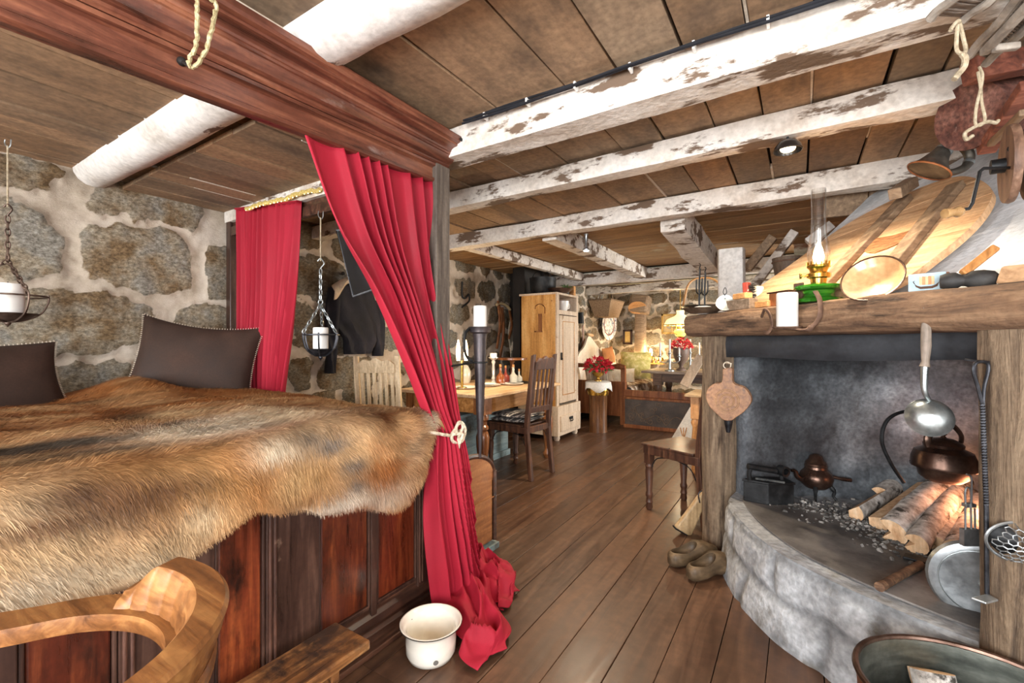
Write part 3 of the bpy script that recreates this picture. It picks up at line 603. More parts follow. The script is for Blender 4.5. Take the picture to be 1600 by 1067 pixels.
def rope(mb, pts, r, tw=55., n=8):
    q = spl(pts, 8); d = 0
    for s in range(3):
        out = []; L = 0
        for i, p in enumerate(q):
            if i: L += np.linalg.norm(q[i]-q[i-1])
            t = q[min(i+1, len(q)-1)]-q[max(i-1, 0)]; R = fr(t, (.3, .2, .9)); an = L*tw/(r/.006)+s*2*PI/3
            out.append(p+R[:, 0]*r*.5*math.cos(an)+R[:, 1]*r*.5*math.sin(an))
        mb.tube(out, r*.62, 6)
rope(rp, [pX(666, 690, -1.44), a, (a+b)/2+np.array([.015, 0, 0]), b, pX(722, 672, -1.36), pX(726, 676, -1.42)], .007)
rope(rp, [b, pX(716, 663, -1.33), pX(722, 661, -1.32), pX(727, 672, -1.32), pX(721, 690, -1.32), pX(708, 690, -1.32), pX(707, 680, -1.32), pX(722, 678, -1.31), pX(718, 692, -1.31), pX(716, 700, -1.32)], .007)
rope(rp, [pX(713, 676, -1.32), pX(714, 664, -1.32), pX(719, 659, -1.32), pX(723, 668, -1.32), pX(717, 681, -1.315), pX(716, 699, -1.315)], .006)
rp.build('rope_tieback', M_rope, cur)
# far curtain
fc_ = thing('far_curtain', 'sheer red curtain hanging on the far side of the bed by the stone wall', 'curtain', (-3.0, 1.66, .9))
YC = 1.60; rows = [(pY(371, 326, YC), pY(468, 314, YC)), (pY(373, 400, YC), pY(463, 400, YC)), (pY(374, 500, YC), pY(456, 480, YC)), (pY(376, 560, YC), pY(447, 560, YC)), (pY(385, 640, YC), pY(438, 640, YC))]
Ls = spl([r[0] for r in rows], 10); Rs = spl([r[1] for r in rows], 10); A = []; u = np.linspace(0, 1, 160)
ph = np.cumsum(.5+fbm(np.stack([u*8, 0*u+9, 0*u], -1), 2)); ph = ph/ph[-1]*13*2*PI
for k, (l, r) in enumerate(zip(Ls, Rs)):
    t = k/(len(Ls)-1); s = np.sin(ph+1.2*np.sin(u*5+t*2)); A.append(l+(r-l)*u[:, None]+np.array([0, -1, 0])*((.012+.022*t)*s*(.4+1.2*fbm(np.stack([u*7, 0*u+t*2, 0*u], -1), 2)))[:, None]+np.array([1., 0, 0])*(.004*np.cos(ph))[:, None])
m = W(fc_); m.grid(np.array(A)); m.build('drape', M_red2, fc_, solid=.003)
m = W(fc_); m.tube([Ls[0]+np.array([0, -.004, -.005]), Rs[0]+np.array([0, -.004, -.005])], .02, 8, sx=.4); m.build('gathered_heading', M_red2, fc_)
# fairy lights
M_gold = mat('gold_tinsel', ['#8d7328', '#d9c06a', '#fff2c0'], scale=160, rough=.3, metal=.7, bump=.8, emit='#ffdf8a', estr=.25)
M_led = emat('led', '#ffe9b0', 6)
def fairy(label, pts, r):
    T = thing('fairy_light_string', label, 'fairy lights', pts[0]); m = W(T); q = spl(pts, 10); m.tube([p+np.array([random.uniform(-1, 1), random.uniform(-1, 1), random.uniform(-1, 1)])*r*.4 for p in q], r, 7); m.build('clear_tube', M_gold, T)
    l = W(T)
    for p in q[::2]: l.ball(p+np.array([.003, -.004, -r*.9]), .0028, n=6, m=4)
    l.build('leds', M_led, T)
fairy('glowing gold fairy lights along the white beam over the far curtain', [pd(385, 326, 2.95), pd(412, 318, 2.86), pd(440, 312, 2.78), pd(470, 302, 2.68), pd(500, 296, 2.6)], .013)
fairy('gold fairy lights tucked under the bed cornice edge', [pX(225, 101, -1.465), pX(255, 114, -1.462), pX(290, 129, -1.46), pX(330, 147, -1.46), pX(368, 160, -1.46)], .006)
tr = MB(); M_tins = mat('pale_gold_rope', ['#75663f', '#b5a67c', '#d8cba6'], scale=90, rough=.5, bump=.8, bdist=.006)
q = [pX(308, -12, -1.29), pX(308, 30, -1.29), pX(306, 70, -1.31), pX(295, 98, -1.36), pX(304, 104, -1.36), pX(322, 78, -1.31), pX(332, 40, -1.29), pX(338, 8, -1.285), pX(328, -4, -1.28), pX(340, -14, -1.28)]
q2 = spl(q, 8); tr.tube([p+np.array([random.uniform(-1, 1)*.0016 for _ in range(3)]) for p in q2], [.004+.002*abs(math.sin(i*1.1)) for i in range(len(q2))], 7)
rl = thing('golden_rope_loop', 'loop of golden rope hanging from the bed cornice at the top left', 'rope', pX(320, 50, -1.3)); tr.off = np.array(rl.location); tr.build('rope', M_tins, rl)
m = W(rl); m.ball(pX(284, 96, -1.435), .012); m.tube([pX(284, 96, -1.435), pX(296, 104, -1.37), pX(302, 103, -1.36)], .004, 6); m.build('wall_hook', M_black, rl)
# ------------------------------------------------------------------ FIREPLACE
FA = np.array([-.40, 2.90, 0.]); FT = np.array([.67, -.742, 0.]); FT /= np.linalg.norm(FT); FN = np.array([FT[1], -FT[0], 0.])
def fp(al, n, z): return FA+FT*al+FN*n+np.array([0, 0, z])
FR = np.stack([FT, FN*-1, np.array([0, 0, 1.])], 1)
fire = thing('fireplace', 'corner fireplace with rough timber posts and mantel, grey stone hearth and plastered hood', 'fireplace', fp(.7, -.3, 0), math.atan2(FT[1], FT[0]))
M_old = lambda nm, ax, c=('#4a3a2e', '#7a624c', '#9c8268'): wood(nm, list(c), ax, 4.5, rough=.85, bump=.6, bdist=.01, blotch='#3b2d22', bsc=7, blo=.55, bhi=.64, bst=[.3 if i == ax else 2.2 for i in range(3)])
M_oldz = M_old('old_timber_upright', 2, ('#4a3d32', '#76634f', '#99856d')); M_oldx = M_old('old_timber_mantel', 0, ('#47352a', '#775b44', '#9a7c60'))
def hewn(mb, p, q, w, t, xd, seed, seg=40, n=20, amp=.05, col=None):
    "rough squared timber with wandering faces"
    p = np.array(p, float); q = np.array(q, float); z = q-p; L = np.linalg.norm(z); R = fr(z, xd); A = []
    for i in range(seg+1):
        tt = i/seg; c = p+z*tt; row = []
        for k in range(n):
            a = 2*PI*k/n+.2; x, y = math.cos(a), math.sin(a); e = (abs(x)**5+abs(y)**5)**(-1/5.); x *= e; y *= e
            nz = fbm(np.array([[tt*L*2.6+seed, x*1.2+7, y*1.2+3]]), 3)[0]-.5; nf = fbm(np.array([[tt*L*9+seed, x*6+7, y*6+3]]), 2)[0]-.5
            s = 1+amp*4*nz+amp*nf*1.5; row.append(c+R[:, 0]*x*w/2*s+R[:, 1]*y*t/2*s)
        A.append(row)
    mb.grid(np.array(A), wrap=True); b = mb.n-(seg+1)*n
    mb.f.append([b+k for k in range(n-1, -1, -1)]); mb.f.append([b+seg*n+k for k in range(n)])
m = W(fire); hewn(m, fp(.0, .0, 0), fp(.0, .0, 1.27), .15, .17, FT, 3, amp=.035); m.build('post', M_oldz, fire, angle=.9)
m = W(fire); hewn(m, fp(1.475, .03, 0), fp(1.475, .03, 1.285), .25, .2, FT, 8, amp=.03); m.build('post', M_oldz, fire, angle=.9)
m = W(fire); hewn(m, fp(-.13, .03, 1.295), fp(1.9, .03, 1.30), .24, .135, FN, 15, seg=70, amp=.05)
o = m.build('mantel', M_oldx, fire, angle=.9)
# hearth
arc = [(.0, -.12), (.07, -.06), (.2, .08), (.373, .17), (.55, .23), (.72, .262), (.83, .27), (.95, .255), (1.075, .228), (1.267, .16), (1.40, .09), (1.6, -.02), (1.75, -.2)]
arcs = [np.array([p[0], p[1], 0]) for p in spl([np.array([a, b, 0.]) for a, b in arc], 12)]
M_lime = mat('limewashed_masonry', ['#7d7e7e', '#abadae', '#cdd1d3'], scale=5, rough=.9, bump=.7, attr=True, fine=45, finea=.25, bdist=.012, blotch='#6f6a60', bsc=7, blo=.55, bhi=.7)
A = []; C = []; na_ = len(arcs); zz = np.linspace(0, .335, 26)
for j, z in enumerate(zz):
    row = []; crow = []
    for i, q in enumerate(arcs):
        s = i/na_; bat = .035*(1-z/.335)**1.5; nz = (fbm(np.array([[q[0]*5, z*5, 2.]]), 4)[0]-.5)
        t_ = arcs[min(i+1, na_-1)]-arcs[max(i-1, 0)]; nn = np.array([-t_[1], t_[0], 0])/np.linalg.norm(t_[:2])
        if nn[1] < 0: nn = -nn
        row2 = 0 if z > .17 else 1; x = (q[0]*2.6+(.45 if row2 else 0)+.25*nz) % 1; dx = min(x, 1-x); dz = min(abs(z-.16+.05*nz), abs(z-.315+.03*nz))
        k = np.clip(min(dx/.10, dz/.032), 0, 1); b_ = .48+.58*k
        if z < .03: b_ *= .8
        crow.append([b_*.99, b_, b_*1.01]); q2 = q+nn*(bat+.014*k+.025*nz-(.02 if j == len(zz)-1 else 0))
        row.append(fp(q2[0], q2[1], z))
    A.append(row); C.append(crow)
m = W(fire); m.grid(np.array(A), np.array(C)); top = [fp(q[0], q[1]-.0, .335) for q in arcs]
back = [fp(1.7, -1.1, .335), fp(.2, -1.0, .335), fp(.0, -.2, .335)]
m.add(top+back, [list(range(len(top)+3))], (.8, .8, .82)); m.build('hearth', M_lime, fire, angle=.9)
M_slab = mat('sooty_slab', ['#3d3a38', '#5c5855', '#7a7672'], scale=4, rough=.6, bump=.15, blotch='#8b8680', bsc=4, blo=.5, bhi=.75)
pl = [q for q in arcs if q[0] > .1]; plate = [fp(.12, -.12, .338)]+[fp(q[0]+.01, q[1]-.075, .338) for q in pl if q[0] < 1.6]+[fp(1.6, -.5, .338), fp(.9, -.55, .338)]
m = W(fire); m.prism(plate, (0, 0, .008)); m.build('hearth_plate', M_slab, fire, smooth=False, bevel=.002)
# firebox wall
wp = spl([np.array(p) for p in ((-.31, 2.87, 0), (-.05, 3.03, 0), (.24, 3.14, 0), (.5, 3.16, 0), (.77, 3.06, 0), (.97, 2.8, 0), (1.02, 2.4, 0), (.75, 1.98, 0))], 14)
A = []; C = []
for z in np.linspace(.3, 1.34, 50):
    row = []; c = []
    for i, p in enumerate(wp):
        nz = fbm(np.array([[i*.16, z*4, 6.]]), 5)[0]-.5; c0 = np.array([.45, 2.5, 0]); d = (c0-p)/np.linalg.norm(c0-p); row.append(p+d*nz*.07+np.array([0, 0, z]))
        b_ = .75+1.5*max(0, fbm(np.array([[i*.09, z*2.4, 8.]]), 4)[0]-.52)*3+.9*math.exp(-(i/6.)**2)*(1-.4*z)+.25*max(0, .7-z); b_ += 8*math.exp(-((i-46)/11.)**2-((z-.85)/.25)**2)  # last term paints the fire's glow into the wall tint
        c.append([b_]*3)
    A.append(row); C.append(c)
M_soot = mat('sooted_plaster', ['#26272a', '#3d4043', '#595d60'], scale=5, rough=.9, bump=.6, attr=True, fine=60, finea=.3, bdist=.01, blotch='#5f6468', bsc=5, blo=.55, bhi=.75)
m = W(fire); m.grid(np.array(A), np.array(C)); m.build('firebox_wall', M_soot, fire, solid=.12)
M_guard = mat('blackened_sheet', ['#222326', '#303236', '#43464a'], scale=5, st=(.5, .5, 1), rough=.6, bump=.2)
m = W(fire); A = []
for k, s in enumerate(np.linspace(.02, 1.42, 40)):
    zl = 1.105+.025*s+.006*math.sin(s*6); A.append([fp(s, .0+.02*math.sin(s*4), zl), fp(s, .006+.015*math.sin(s*4), zl+.08), fp(s, .0, 1.27)])
m.grid(np.array(A)); m.build('smoke_guard', M_guard, fire, solid=.008)
# hood
TA = .85; CA = 1/math.hypot(1, TA); SA = TA*CA
def hd(al, w, off=0.): return fp(al, -.06-w*CA, 1.35+w*SA)+off*(FN*SA+np.array([0, 0, CA]))
M_hood = mat('limewash_hood', ['#a8abad', '#cfd2d4', '#e6e8ea'], scale=4, rough=.9, bump=.5, fine=50, blotch='#b58f80', bsc=2.2, blo=.56, bhi=.7, bdist=.008)
A = []
for al in np.linspace(.12, 2.2, 50):
    A.append([hd(al, w, .03*(fbm(np.array([[al*3, w*3, 1.]]), 4)[0]-.5)) for w in np.linspace(0, 1.36, 34)])
m = W(fire); m.grid(np.array(A)); e = hd(0, 1.36)
bk = [fp(-.02, -1.35, 1.35), fp(-.02, -1.35, 2.2)]
m.add([hd(.12, 0), fp(.12, -1.35, 1.35), fp(.12, -1.35, 2.2), hd(.12, 1.36), hd(2.2, 0), fp(2.2, -1.35, 1.35), fp(2.2, -1.35, 2.2), hd(2.2, 1.36)], [[0, 1, 2, 3], [7, 6, 5, 4], [1, 5, 6, 2], [0, 4, 5, 1]])
m.build('hood', M_hood, fire, angle=.9)
m = W(fire); A = []
for z in np.linspace(0, 1.36, 24): A.append([fp(al+.02*(fbm(np.array([[al*4, n*4, z*4]]), 3)[0]-.5), n+.04*(fbm(np.array([[al*4, n*4+5, z*4]]), 3)[0]-.5), z) for al, n in [(1.57, -1.1), (1.57, -.06)]+[(a_, -.06) for a_ in np.linspace(1.6, 2.25, 14)]+[(2.25, n_) for n_ in np.linspace(-.1, -1.1, 14)]])
m.grid(np.array(A)); m.build('side_pier', M_lime, fire, angle=.9)
# ash and charcoal on the hearth
M_ash = mat('ash', ['#3a3835', '#77736c', '#a8a49c'], scale=20, rough=1, bump=.4)
m = MB()
for k in range(900):
    a, n = random.gauss(.72, .3), random.gauss(-.33, .1); p = fp(a, n, .345); s = random.uniform(.004, .013)
    if not (.28 < a < 1.35 and -.6 < n < -.05): continue
    b_ = random.choice((.35, .5, .9, 1.1)); m.box(p+np.array([0, 0, s*.3]), (s*1.6, s, s*.8), np.array(Matrix.Rotation(random.uniform(0, 6), 3, Vector((random.random(), random.random(), 1)).normalized())), (b_,)*3)
tag(m.build('ash_and_charcoal', mat('charcoal', ['#4a4744', '#7c7873', '#b0aca6'], rough=.95, attr=True, bump=0), smooth=False), 'scattered ash and bits of charcoal on the hearth in front of the logs', 'ash', kind='stuff')
# ------------------------------------------------------------------ fire gear
M_iron = mat('wrought_iron', ['#26262a', '#3c3d41', '#56575c'], scale=20, rough=.42, metal=.8, bump=.25)
M_dkir = mat('black_iron', ['#161617', '#232425', '#353637'], scale=14, rough=.5, metal=.5, bump=.2)
M_alu = mat('worn_aluminium', ['#83888b', '#a5aaac', '#c3c8ca'], scale=9, rough=.36, metal=.85, bump=.12)
M_pew = mat('dull_pewter', ['#7d8384', '#a4abab', '#c4cac9'], scale=10, rough=.34, metal=.85, bump=.15, blotch='#6f7473', bsc=9, blo=.58, bhi=.7)
M_cop = mat('aged_copper', ['#352821', '#614b40', '#8a7365'], scale=5, rough=.32, metal=.85, bump=.15, blotch='#3a2a26', bsc=4, blo=.5, bhi=.75)
M_bark = mat('birch_bark', ['#5d554d', '#bdb6ad', '#eeebe6'], scale=13, st=(1.5, 1.5, 1.5), rough=.85, bump=.6, blotch='#3f3b34', bsc=11, blo=.53, bhi=.6, bdist=.006)
M_cut = mat('split_birch', ['#b98c63', '#d9b48c', '#ead0ae'], scale=6, st=(6, 6, .8), rough=.8, bump=.3)
def firelog(label, p, q, r, a0, wedge, seed):
    "split log: wedge is the angle of bark kept, flat split faces close it"
    T = thing('birch_log', label, 'log', (np.array(p)+np.array(q))/2-np.array([0, 0, r]), group='birch logs on the fire'); p = np.array(p); q = np.array(q); R = fr(q-p, (0, 0, 1)); n = 14; A = []
    for i in range(13):
        t = i/12; c = p+(q-p)*t; row = []
        for k in range(n+1):
            a = a0-wedge/2+wedge*k/n; rr = r*(1+.3*(fbm(np.array([[t*3+seed, k*.35, seed]]), 3)[0]-.5)); row.append(c+rr*(math.cos(a)*R[:, 0]+math.sin(a)*R[:, 1]))
        A.append(row)
    A = np.array(A); m = W(T); m.grid(A); m.build('bark', M_bark, T)
    m = W(T); B = []
    for i in range(13):
        c = p+(q-p)*i/12; c = c-(.0 if wedge > 3 else .25)*r*(math.cos(a0)*R[:, 0]+math.sin(a0)*R[:, 1]); B.append([A[i][0]*.985+c*.015, c, A[i][-1]*.985+c*.015])
    m.grid(np.array(B)); cs = [list(A[0]), list(A[-1])]
    m.add(cs[0]+[B[0][1]], [list(range(n+1, -1, -1))]); m.add(cs[1]+[B[-1][1]], [list(range(n+2))]); m.build('split_wood', M_cut, T, angle=.5)
def lp(px, py, z): return pz(px, py, z)
firelog('split birch log with pale cut face, leftmost on the fire', lp(1362, 812, .38), lp(1445, 752, .47), .06, 2.2, 2.2, 1)
firelog('bark covered birch log lying over the left end of the pile', lp(1392, 832, .385), lp(1490, 742, .53), .056, 1.6, 4.6, 2)
firelog('mossy white birch log in the middle of the fire, nearest front', lp(1430, 850, .385), lp(1508, 750, .51), .042, 1.5, 5.2, 3)
firelog('thin birch log with a knot, right of the middle', lp(1463, 852, .37), lp(1518, 775, .45), .038, 1.6, 5.6, 4)
firelog('white birch log at the right of the fire beside the waffle iron', lp(1494, 862, .375), lp(1535, 785, .44), .046, 1.6, 5.6, 5)
firelog('short grey log end at the back left of the fire', lp(1375, 775, .40), lp(1420, 742, .45), .045, 1.6, 5.0, 6)
firelog('split log lying across the back of the fire under the kettle', lp(1330, 800, .375), lp(1400, 758, .42), .05, 2.0, 2.6, 7)
m = MB(); m.ball(lp(1500, 770, .40), (.10, .10, .035), n=18, m=8)
for k in range(9):
    c = lp(1492+random.uniform(-16, 30), 768+random.uniform(-10, 12), .40); h = random.uniform(.05, .10); m.lathe([(.0, .0), (.02, .012), (.016, h*.5), (.001, h)], c, rot('X', random.uniform(-.3, .3)), 8)
tag(m.build('fire_embers', mat('embers', ['#ff7a2a', '#ffb060'], rough=1, bump=0, emit='#ff6a20', estr=5)), 'glowing orange embers and small flames under the copper kettle', 'fire')
point('firelight', fp(.86, -.66, .52), 3.2, (1, .40, .2), .06)
# kettle
def frz(x, y): return np.array([[x[0], y[0], 0], [x[1], y[1], 0], [0, 0, 1.]])
KC = pd(1474, 752, 1.98); KC[2] = .585
ket = thing('copper_kettle', 'dark copper kettle with lid and bent spout hanging over the fire', 'kettle', KC); s = .108
m = W(ket); m.lathe([(.0, 0), (.062, 0), (.085, .02), (.092, .055), (.112, .06), (.114, .068), (.112, .075), (.110, .10), (.098, .132), (.07, .146), (.066, .15)], KC, n=32); m.build('body', M_cop, ket)
m = W(ket); m.lathe([(.068, .15), (.070, .162), (.06, .172), (.035, .186), (.012, .19), (.006, .198), (.014, .206), (.0, .212)], KC, n=28); m.build('lid', M_cop, ket)
rv = np.array([CS, SN, 0]); fv = np.array([-SN, CS, 0])
m = W(ket); sp = spl([KC+rv*.07-fv*.06+[0, 0, .075], KC+rv*.105-fv*.075+[0, 0, .08], KC+rv*.128-fv*.08+[0, 0, .11], KC+rv*.126-fv*.08+[0, 0, .148], KC+rv*.145-fv*.085+[0, 0, .166]], 8); m.tube(sp, np.linspace(.03, .012, len(sp)), 12); m.build('spout', M_cop, ket)
m = W(ket); m.tube(spl([KC-rv*.062+[0, 0, .15], KC-rv*.068+[0, 0, .19], KC-rv*.03+[0, 0, .245], KC+rv*.03+[0, 0, .25], KC+rv*.078+[0, 0, .20], KC+rv*.072+[0, 0, .15]], 8), .009, 8, sx=1.6); m.build('handle', M_cop, ket)
pk = thing('iron_pot_hook', 'curved black iron pot hook arching behind the ladle to the logs', 'hook', pd(1412, 752, 2.0))
m = W(pk); q = spl([pd(1412, 754, 2.0), pd(1392, 724, 2.0), pd(1378, 690, 2.0), pd(1384, 660, 2.0), pd(1405, 645, 2.0), pd(1435, 643, 2.0), pd(1462, 652, 2.0), pd(1480, 660, 2.0), pd(1484, 650, 2.0), pd(1478, 642, 2.0), pd(1476, 646, 2.0)], 8); m.tube(q, .0075, 8); m.build('rod', M_dkir, pk)
# three-legged copper pot
PC = pz(1275, 776, .345); PC[2] = .345
pot = thing('three_legged_copper_pot', 'small bellied copper pot on three legs with a side handle, beside the flat iron', 'pot', PC)
m = W(pot); m.lathe([(.0, .05), (.05, .052), (.075, .075), (.082, .105), (.074, .135), (.052, .155), (.05, .16)], PC, n=28); m.build('belly', M_cop, pot)
m = W(pot); m.lathe([(.055, .158), (.052, .17), (.055, .173), (.05, .185), (.052, .188), (.038, .205), (.03, .225), (.01, .236), (0, .237)], PC, n=28); m.build('lid', M_cop, pot)
for a in (-2.2, -.7, 1.3):
    m = W(pot); d = rv*math.cos(a)+fv*math.sin(a); m.tube(spl([PC+d*.06+[0, 0, .075], PC+d*.082+[0, 0, .045], PC+d*.078+[0, 0, .02], PC+d*.092+[0, 0, 0]], 5), [.011]*5+[.008]*5+[.007]*6, 8); m.build('leg', M_dkir, pot)
m = W(pot); q = spl([PC+rv*.07+[0, 0, .115], PC+rv*.12-fv*.02+[0, 0, .105], PC+rv*.17-fv*.03+[0, 0, .10]], 6); m.tube(q, [.009]*7+[.011]*6, 10); m.build('handle', M_cop, pot)
m = W(pot); q = spl([PC-rv*.06+[0, 0, .09], PC-rv*.10+[0, 0, .11], PC-rv*.115+[0, 0, .14], PC-rv*.135+[0, 0, .145]], 6); m.tube(q, np.linspace(.017, .008, len(q)), 10); m.build('spout', M_cop, pot)
# flat iron with box body
IC = pz(1198, 784, .345); ir = thing('charcoal_flat_iron', 'black cast charcoal iron standing at the left end of the hearth', 'iron', IC)
a1 = pz(1166, 774, .345)-IC; ux = rv; uy = fv
m = W(ir); pts = [IC-ux*.115+uy*.02, IC-ux*.02-uy*.05, IC+ux*.115-uy*.05, IC+ux*.115+uy*.05, IC-ux*.02+uy*.06]; m.prism(pts, (0, 0, .105)); m.build('box', M_dkir, ir, smooth=False, bevel=.004)
m = W(ir); m.prism([p+np.array([0, 0, .105]) for p in [IC+(p-IC)*1.06 for p in pts]], (0, 0, .012)); m.build('lid', M_dkir, ir, smooth=False, bevel=.003)
m = W(ir); m.tube(spl([IC-ux*.09+[0, 0, .115], IC-ux*.095+[0, 0, .15], IC-ux*.085+[0, 0, .185]], 6), .011, 8); m.tube([IC+ux*.08+[0, 0, .115], IC+ux*.08+[0, 0, .175]], .011, 8); m.build('handle_post', M_dkir, ir)
m = W(ir); m.tube([IC-ux*.10+[0, 0, .19], IC+ux*.05+[0, 0, .165]], .016, 10); m.build('grip', M_dkir, ir)
m = W(ir); R = fr(rv*.3-fv); m.lathe([(.017, -.02), (.026, -.022), (.028, .022), (.017, .02), (.017, -.02)], IC+ux*.085+np.array([0, 0, .165]), R, 18, cap=False); m.build('chimney', M_dkir, ir)
m = W(ir); m.tube([IC-ux*.085-uy*.05+[0, 0, .14], IC+ux*.06-uy*.055+[0, 0, .12]], .006, 6); m.build('latch_rod', M_pew, ir)
# bellows on the left post
BC = pd(1137, 625, 2.44); bel = thing('fire_bellows', 'round wooden bellows with carved rings hanging on the left fireplace post', 'bellows', pd(1137, 685, 2.44))
BX = FT*.45+rv*.62; BX /= np.linalg.norm(BX); BNn = np.array([BX[1], -BX[0], 0]); bR = np.stack([BX, np.array([0, 0, 1.]), BNn], 1)
def bpt(x, y, z=0): return BC+bR@np.array([x, y, z])
out = [(-.02, .17), (.025, .175), (.03, .10), (.085, .075), (.115, .03), (.112, -.01), (.08, -.055), (.045, -.085), (.02, -.105), (-.015, -.105), (-.04, -.085), (-.085, -.04), (-.105, .01), (-.095, .06), (-.06, .09), (-.025, .10)]
ob = spl([np.array([x, y, 0]) for x, y in out]+[np.array([out[0][0], out[0][1], 0])], 4)[:-1]
M_bel = wood('bellows_wood', ['#5d3f2a', '#8f6647', '#a87f5c'], 1, 6, rough=.5, bump=.15)
for z0, nm in ((.022, 'front_board'), (-.03, 'back_board')):
    m = W(bel); m.prism([bpt(q[0], q[1], z0) for q in ob], BNn*.012); m.build(nm, M_bel, bel, smooth=False, bevel=.003)
m = W(bel); m.prism([bpt(q[0]*.94, q[1]*.9, -.018) for q in ob if q[1] < .1], BNn*.04); m.build('leather', mat('black_leather', ['#1c1614', '#2e2420'], rough=.6), bel, smooth=False)
m = W(bel)
for r in (.06, .052, .036, .03, .012): m.tube(circ(bpt(0, 0, .035), r, 32, bR), .0022, 5, True)
m.build('carved_rings', wood('bellows_light', ['#8a6546', '#b58f68'], 1, 6), bel)
m = W(bel); m.lathe([(.026, 0), (.02, .03), (.014, .065), (.011, .08)], bpt(0.003, -.095, 0), np.stack([BX, BNn, np.array([0, 0, -1.])], 1), 12); m.build('nozzle', M_iron, bel)
m = W(bel); m.tube(circ(bpt(0, .19, .02), .018, 14, bR), .003, 5, True); m.tube([bpt(-.02, .20, -.06), bpt(.02, .2, .03)], .004, 6); m.build('hanging_loop', M_rope, bel)
# ladle from the mantel
ld = thing('hanging_ladle', 'pewter ladle with a wooden handle hanging from the mantel in front of the fire', 'ladle', pd(1455, 655, 1.40))
D_ = 1.40
m = W(ld); q = [pd(1446, 500, D_), pd(1447, 512, D_), pd(1447, 540, D_), pd(1446, 565, D_), pd(1445, 573, D_)]; m.tube(q, [.008, .013, .0135, .010, .014], 12); m.build('wooden_grip', wood('grey_handle', ['#6a5e50', '#93867a'], 2, 10), ld)
m = W(ld); q = spl([pd(1445, 573, D_), pd(1444, 600, D_), pd(1446, 615, D_), pd(1454, 630, D_+.005)], 6); m.tube(q, np.linspace(.0105, .006, len(q)), 10); m.build('stem', M_pew, ld)
m = W(ld); q = spl([pd(1446, 498, D_), pd(1444, 480, D_), pd(1448, 466, D_+.01), pd(1453, 480, D_+.01), pd(1449, 498, D_)], 6); m.tube(q, .0035, 6); m.build('hanging_ring', M_pew, ld)
LC = pd(1452, 652, D_); R = fr(-fv*.78+np.array([0, 0, .35])-rv*.5)
m = W(ld); prof = [(.0, .022), (.02, .020), (.035, .012), (.044, 0), (.049, -.006), (.052, -.004), (.046, .004), (.036, .017), (.02, .026), (0, .028)]
prof = [(r, -z) for r, z in prof]; m.lathe([(r*1.12, z-.0) for r, z in [(0, -.04), (.03, -.034), (.046, -.016), (.052, 0), (.054, .002), (.050, .001), (.044, -.014), (.028, -.031), (0, -.037)]], LC, R@np.diag([1, -1, -1]), 28, cap=False); m.build('bowl', M_pew, ld)
# twisted poker shovel on the right post
pkr = thing('twisted_iron_scraper', 'twisted iron rod with loop handle and flat foot hanging on the right fireplace post', 'scraper', pd(1540, 930, 1.24))
D_ = 1.245
def tw(p, q, r, turns, m, n=60):
    A = []; p = np.array(p); q = np.array(q); R = fr(q-p)
    for i in range(n+1):
        c = p+(q-p)*i/n; a0 = 2*PI*turns*i/n; A.append([c+r*(R[:, 0]*math.cos(a0+k*PI/2)+R[:, 1]*math.sin(a0+k*PI/2)) for k in range(4)])
    m.grid(np.array(A), wrap=True)
m = W(pkr); m.tube(spl([pd(1535, 632, D_), pd(1528, 605, D_), pd(1521, 580, D_), pd(1524, 568, D_), pd(1534, 565, D_), pd(1543, 568, D_), pd(1544, 580, D_), pd(1538, 605, D_), pd(1536, 632, D_)], 6), .0045, 8); m.build('loop_handle', M_iron, pkr)
m = W(pkr); tw(pd(1535, 630, D_), pd(1541, 790, D_), .0062, 9, m, 120); m.tube([pd(1541, 788, D_), pd(1542, 928, D_)], .0055, 8); m.build('twisted_rod', M_iron, pkr)
m = W(pkr); c = pd(1542, 930, D_); m.prism([c+rv*.003, c-rv*.065-fv*.02, c-rv*.05-fv*.045, c-rv*.0-fv*.03], (0, 0, .006)); m.build('foot', M_alu, pkr, smooth=False, bevel=.002)
m = W(pkr); m.tube([pd(1508, 562, D_+.03), pd(1530, 565, D_), pd(1545, 566, D_)], .004, 6); m.build('nail', M_iron, pkr)
# waffle iron hanging left of the right post
wi = thing('hinged_waffle_iron', 'round aluminium waffle iron with wire handles hanging beside the right post', 'waffle iron', pd(1500, 975, 1.26))
D_ = 1.42; WC = pd(1533, 910, D_); R = fr(-fv*.74-rv*.62)
m = W(wi); m.lathe([(0, .012), (.09, .014), (.108, .017), (.124, .012), (.131, 0), (.127, -.012), (.111, -.018), (0, -.018)], WC, R, 36); m.build('plate', M_alu, wi)
m = W(wi); m.tube(circ(WC+R[:, 2]*.016, .101, 36, R), .0022, 6, True); m.ball(WC+R[:, 2]*.018, (.008, .008, .008)); m.build('rim_line', M_pew, wi)
m = W(wi); m.bar(pd(1515, 826, D_), pd(1515, 852, D_), .05, .016, fv); m.build('neck', M_alu, wi)
m = W(wi)
for dx in (-6, 3, 9):
    m.tube([pd(1515+dx, 849, D_), pd(1514+dx, 794, D_)], .0028, 6)
m.tube(spl([pd(1509, 794, D_), pd(1508, 769, D_), pd(1512, 761, D_), pd(1517, 769, D_), pd(1517, 796, D_)], 6), .0028, 6); m.tube(spl([pd(1517, 804, D_-.01), pd(1518, 749, D_-.01), pd(1510, 741, D_-.01)], 6), .0028, 6); m.build('wire_handle', M_alu, wi)
m = W(wi); m.bar(pd(1506, 789, D_), pd(1522, 789, D_), .018, .012); m.build('clasp', M_alu, wi, smooth=False, bevel=.002)
m = W(wi); m.ball(pd(1520, 976, D_), (.012, .012, .01)); m.tube([pd(1521, 959, D_), pd(1521, 989, D_)], .01, 8); m.build('hinge', M_alu, wi)
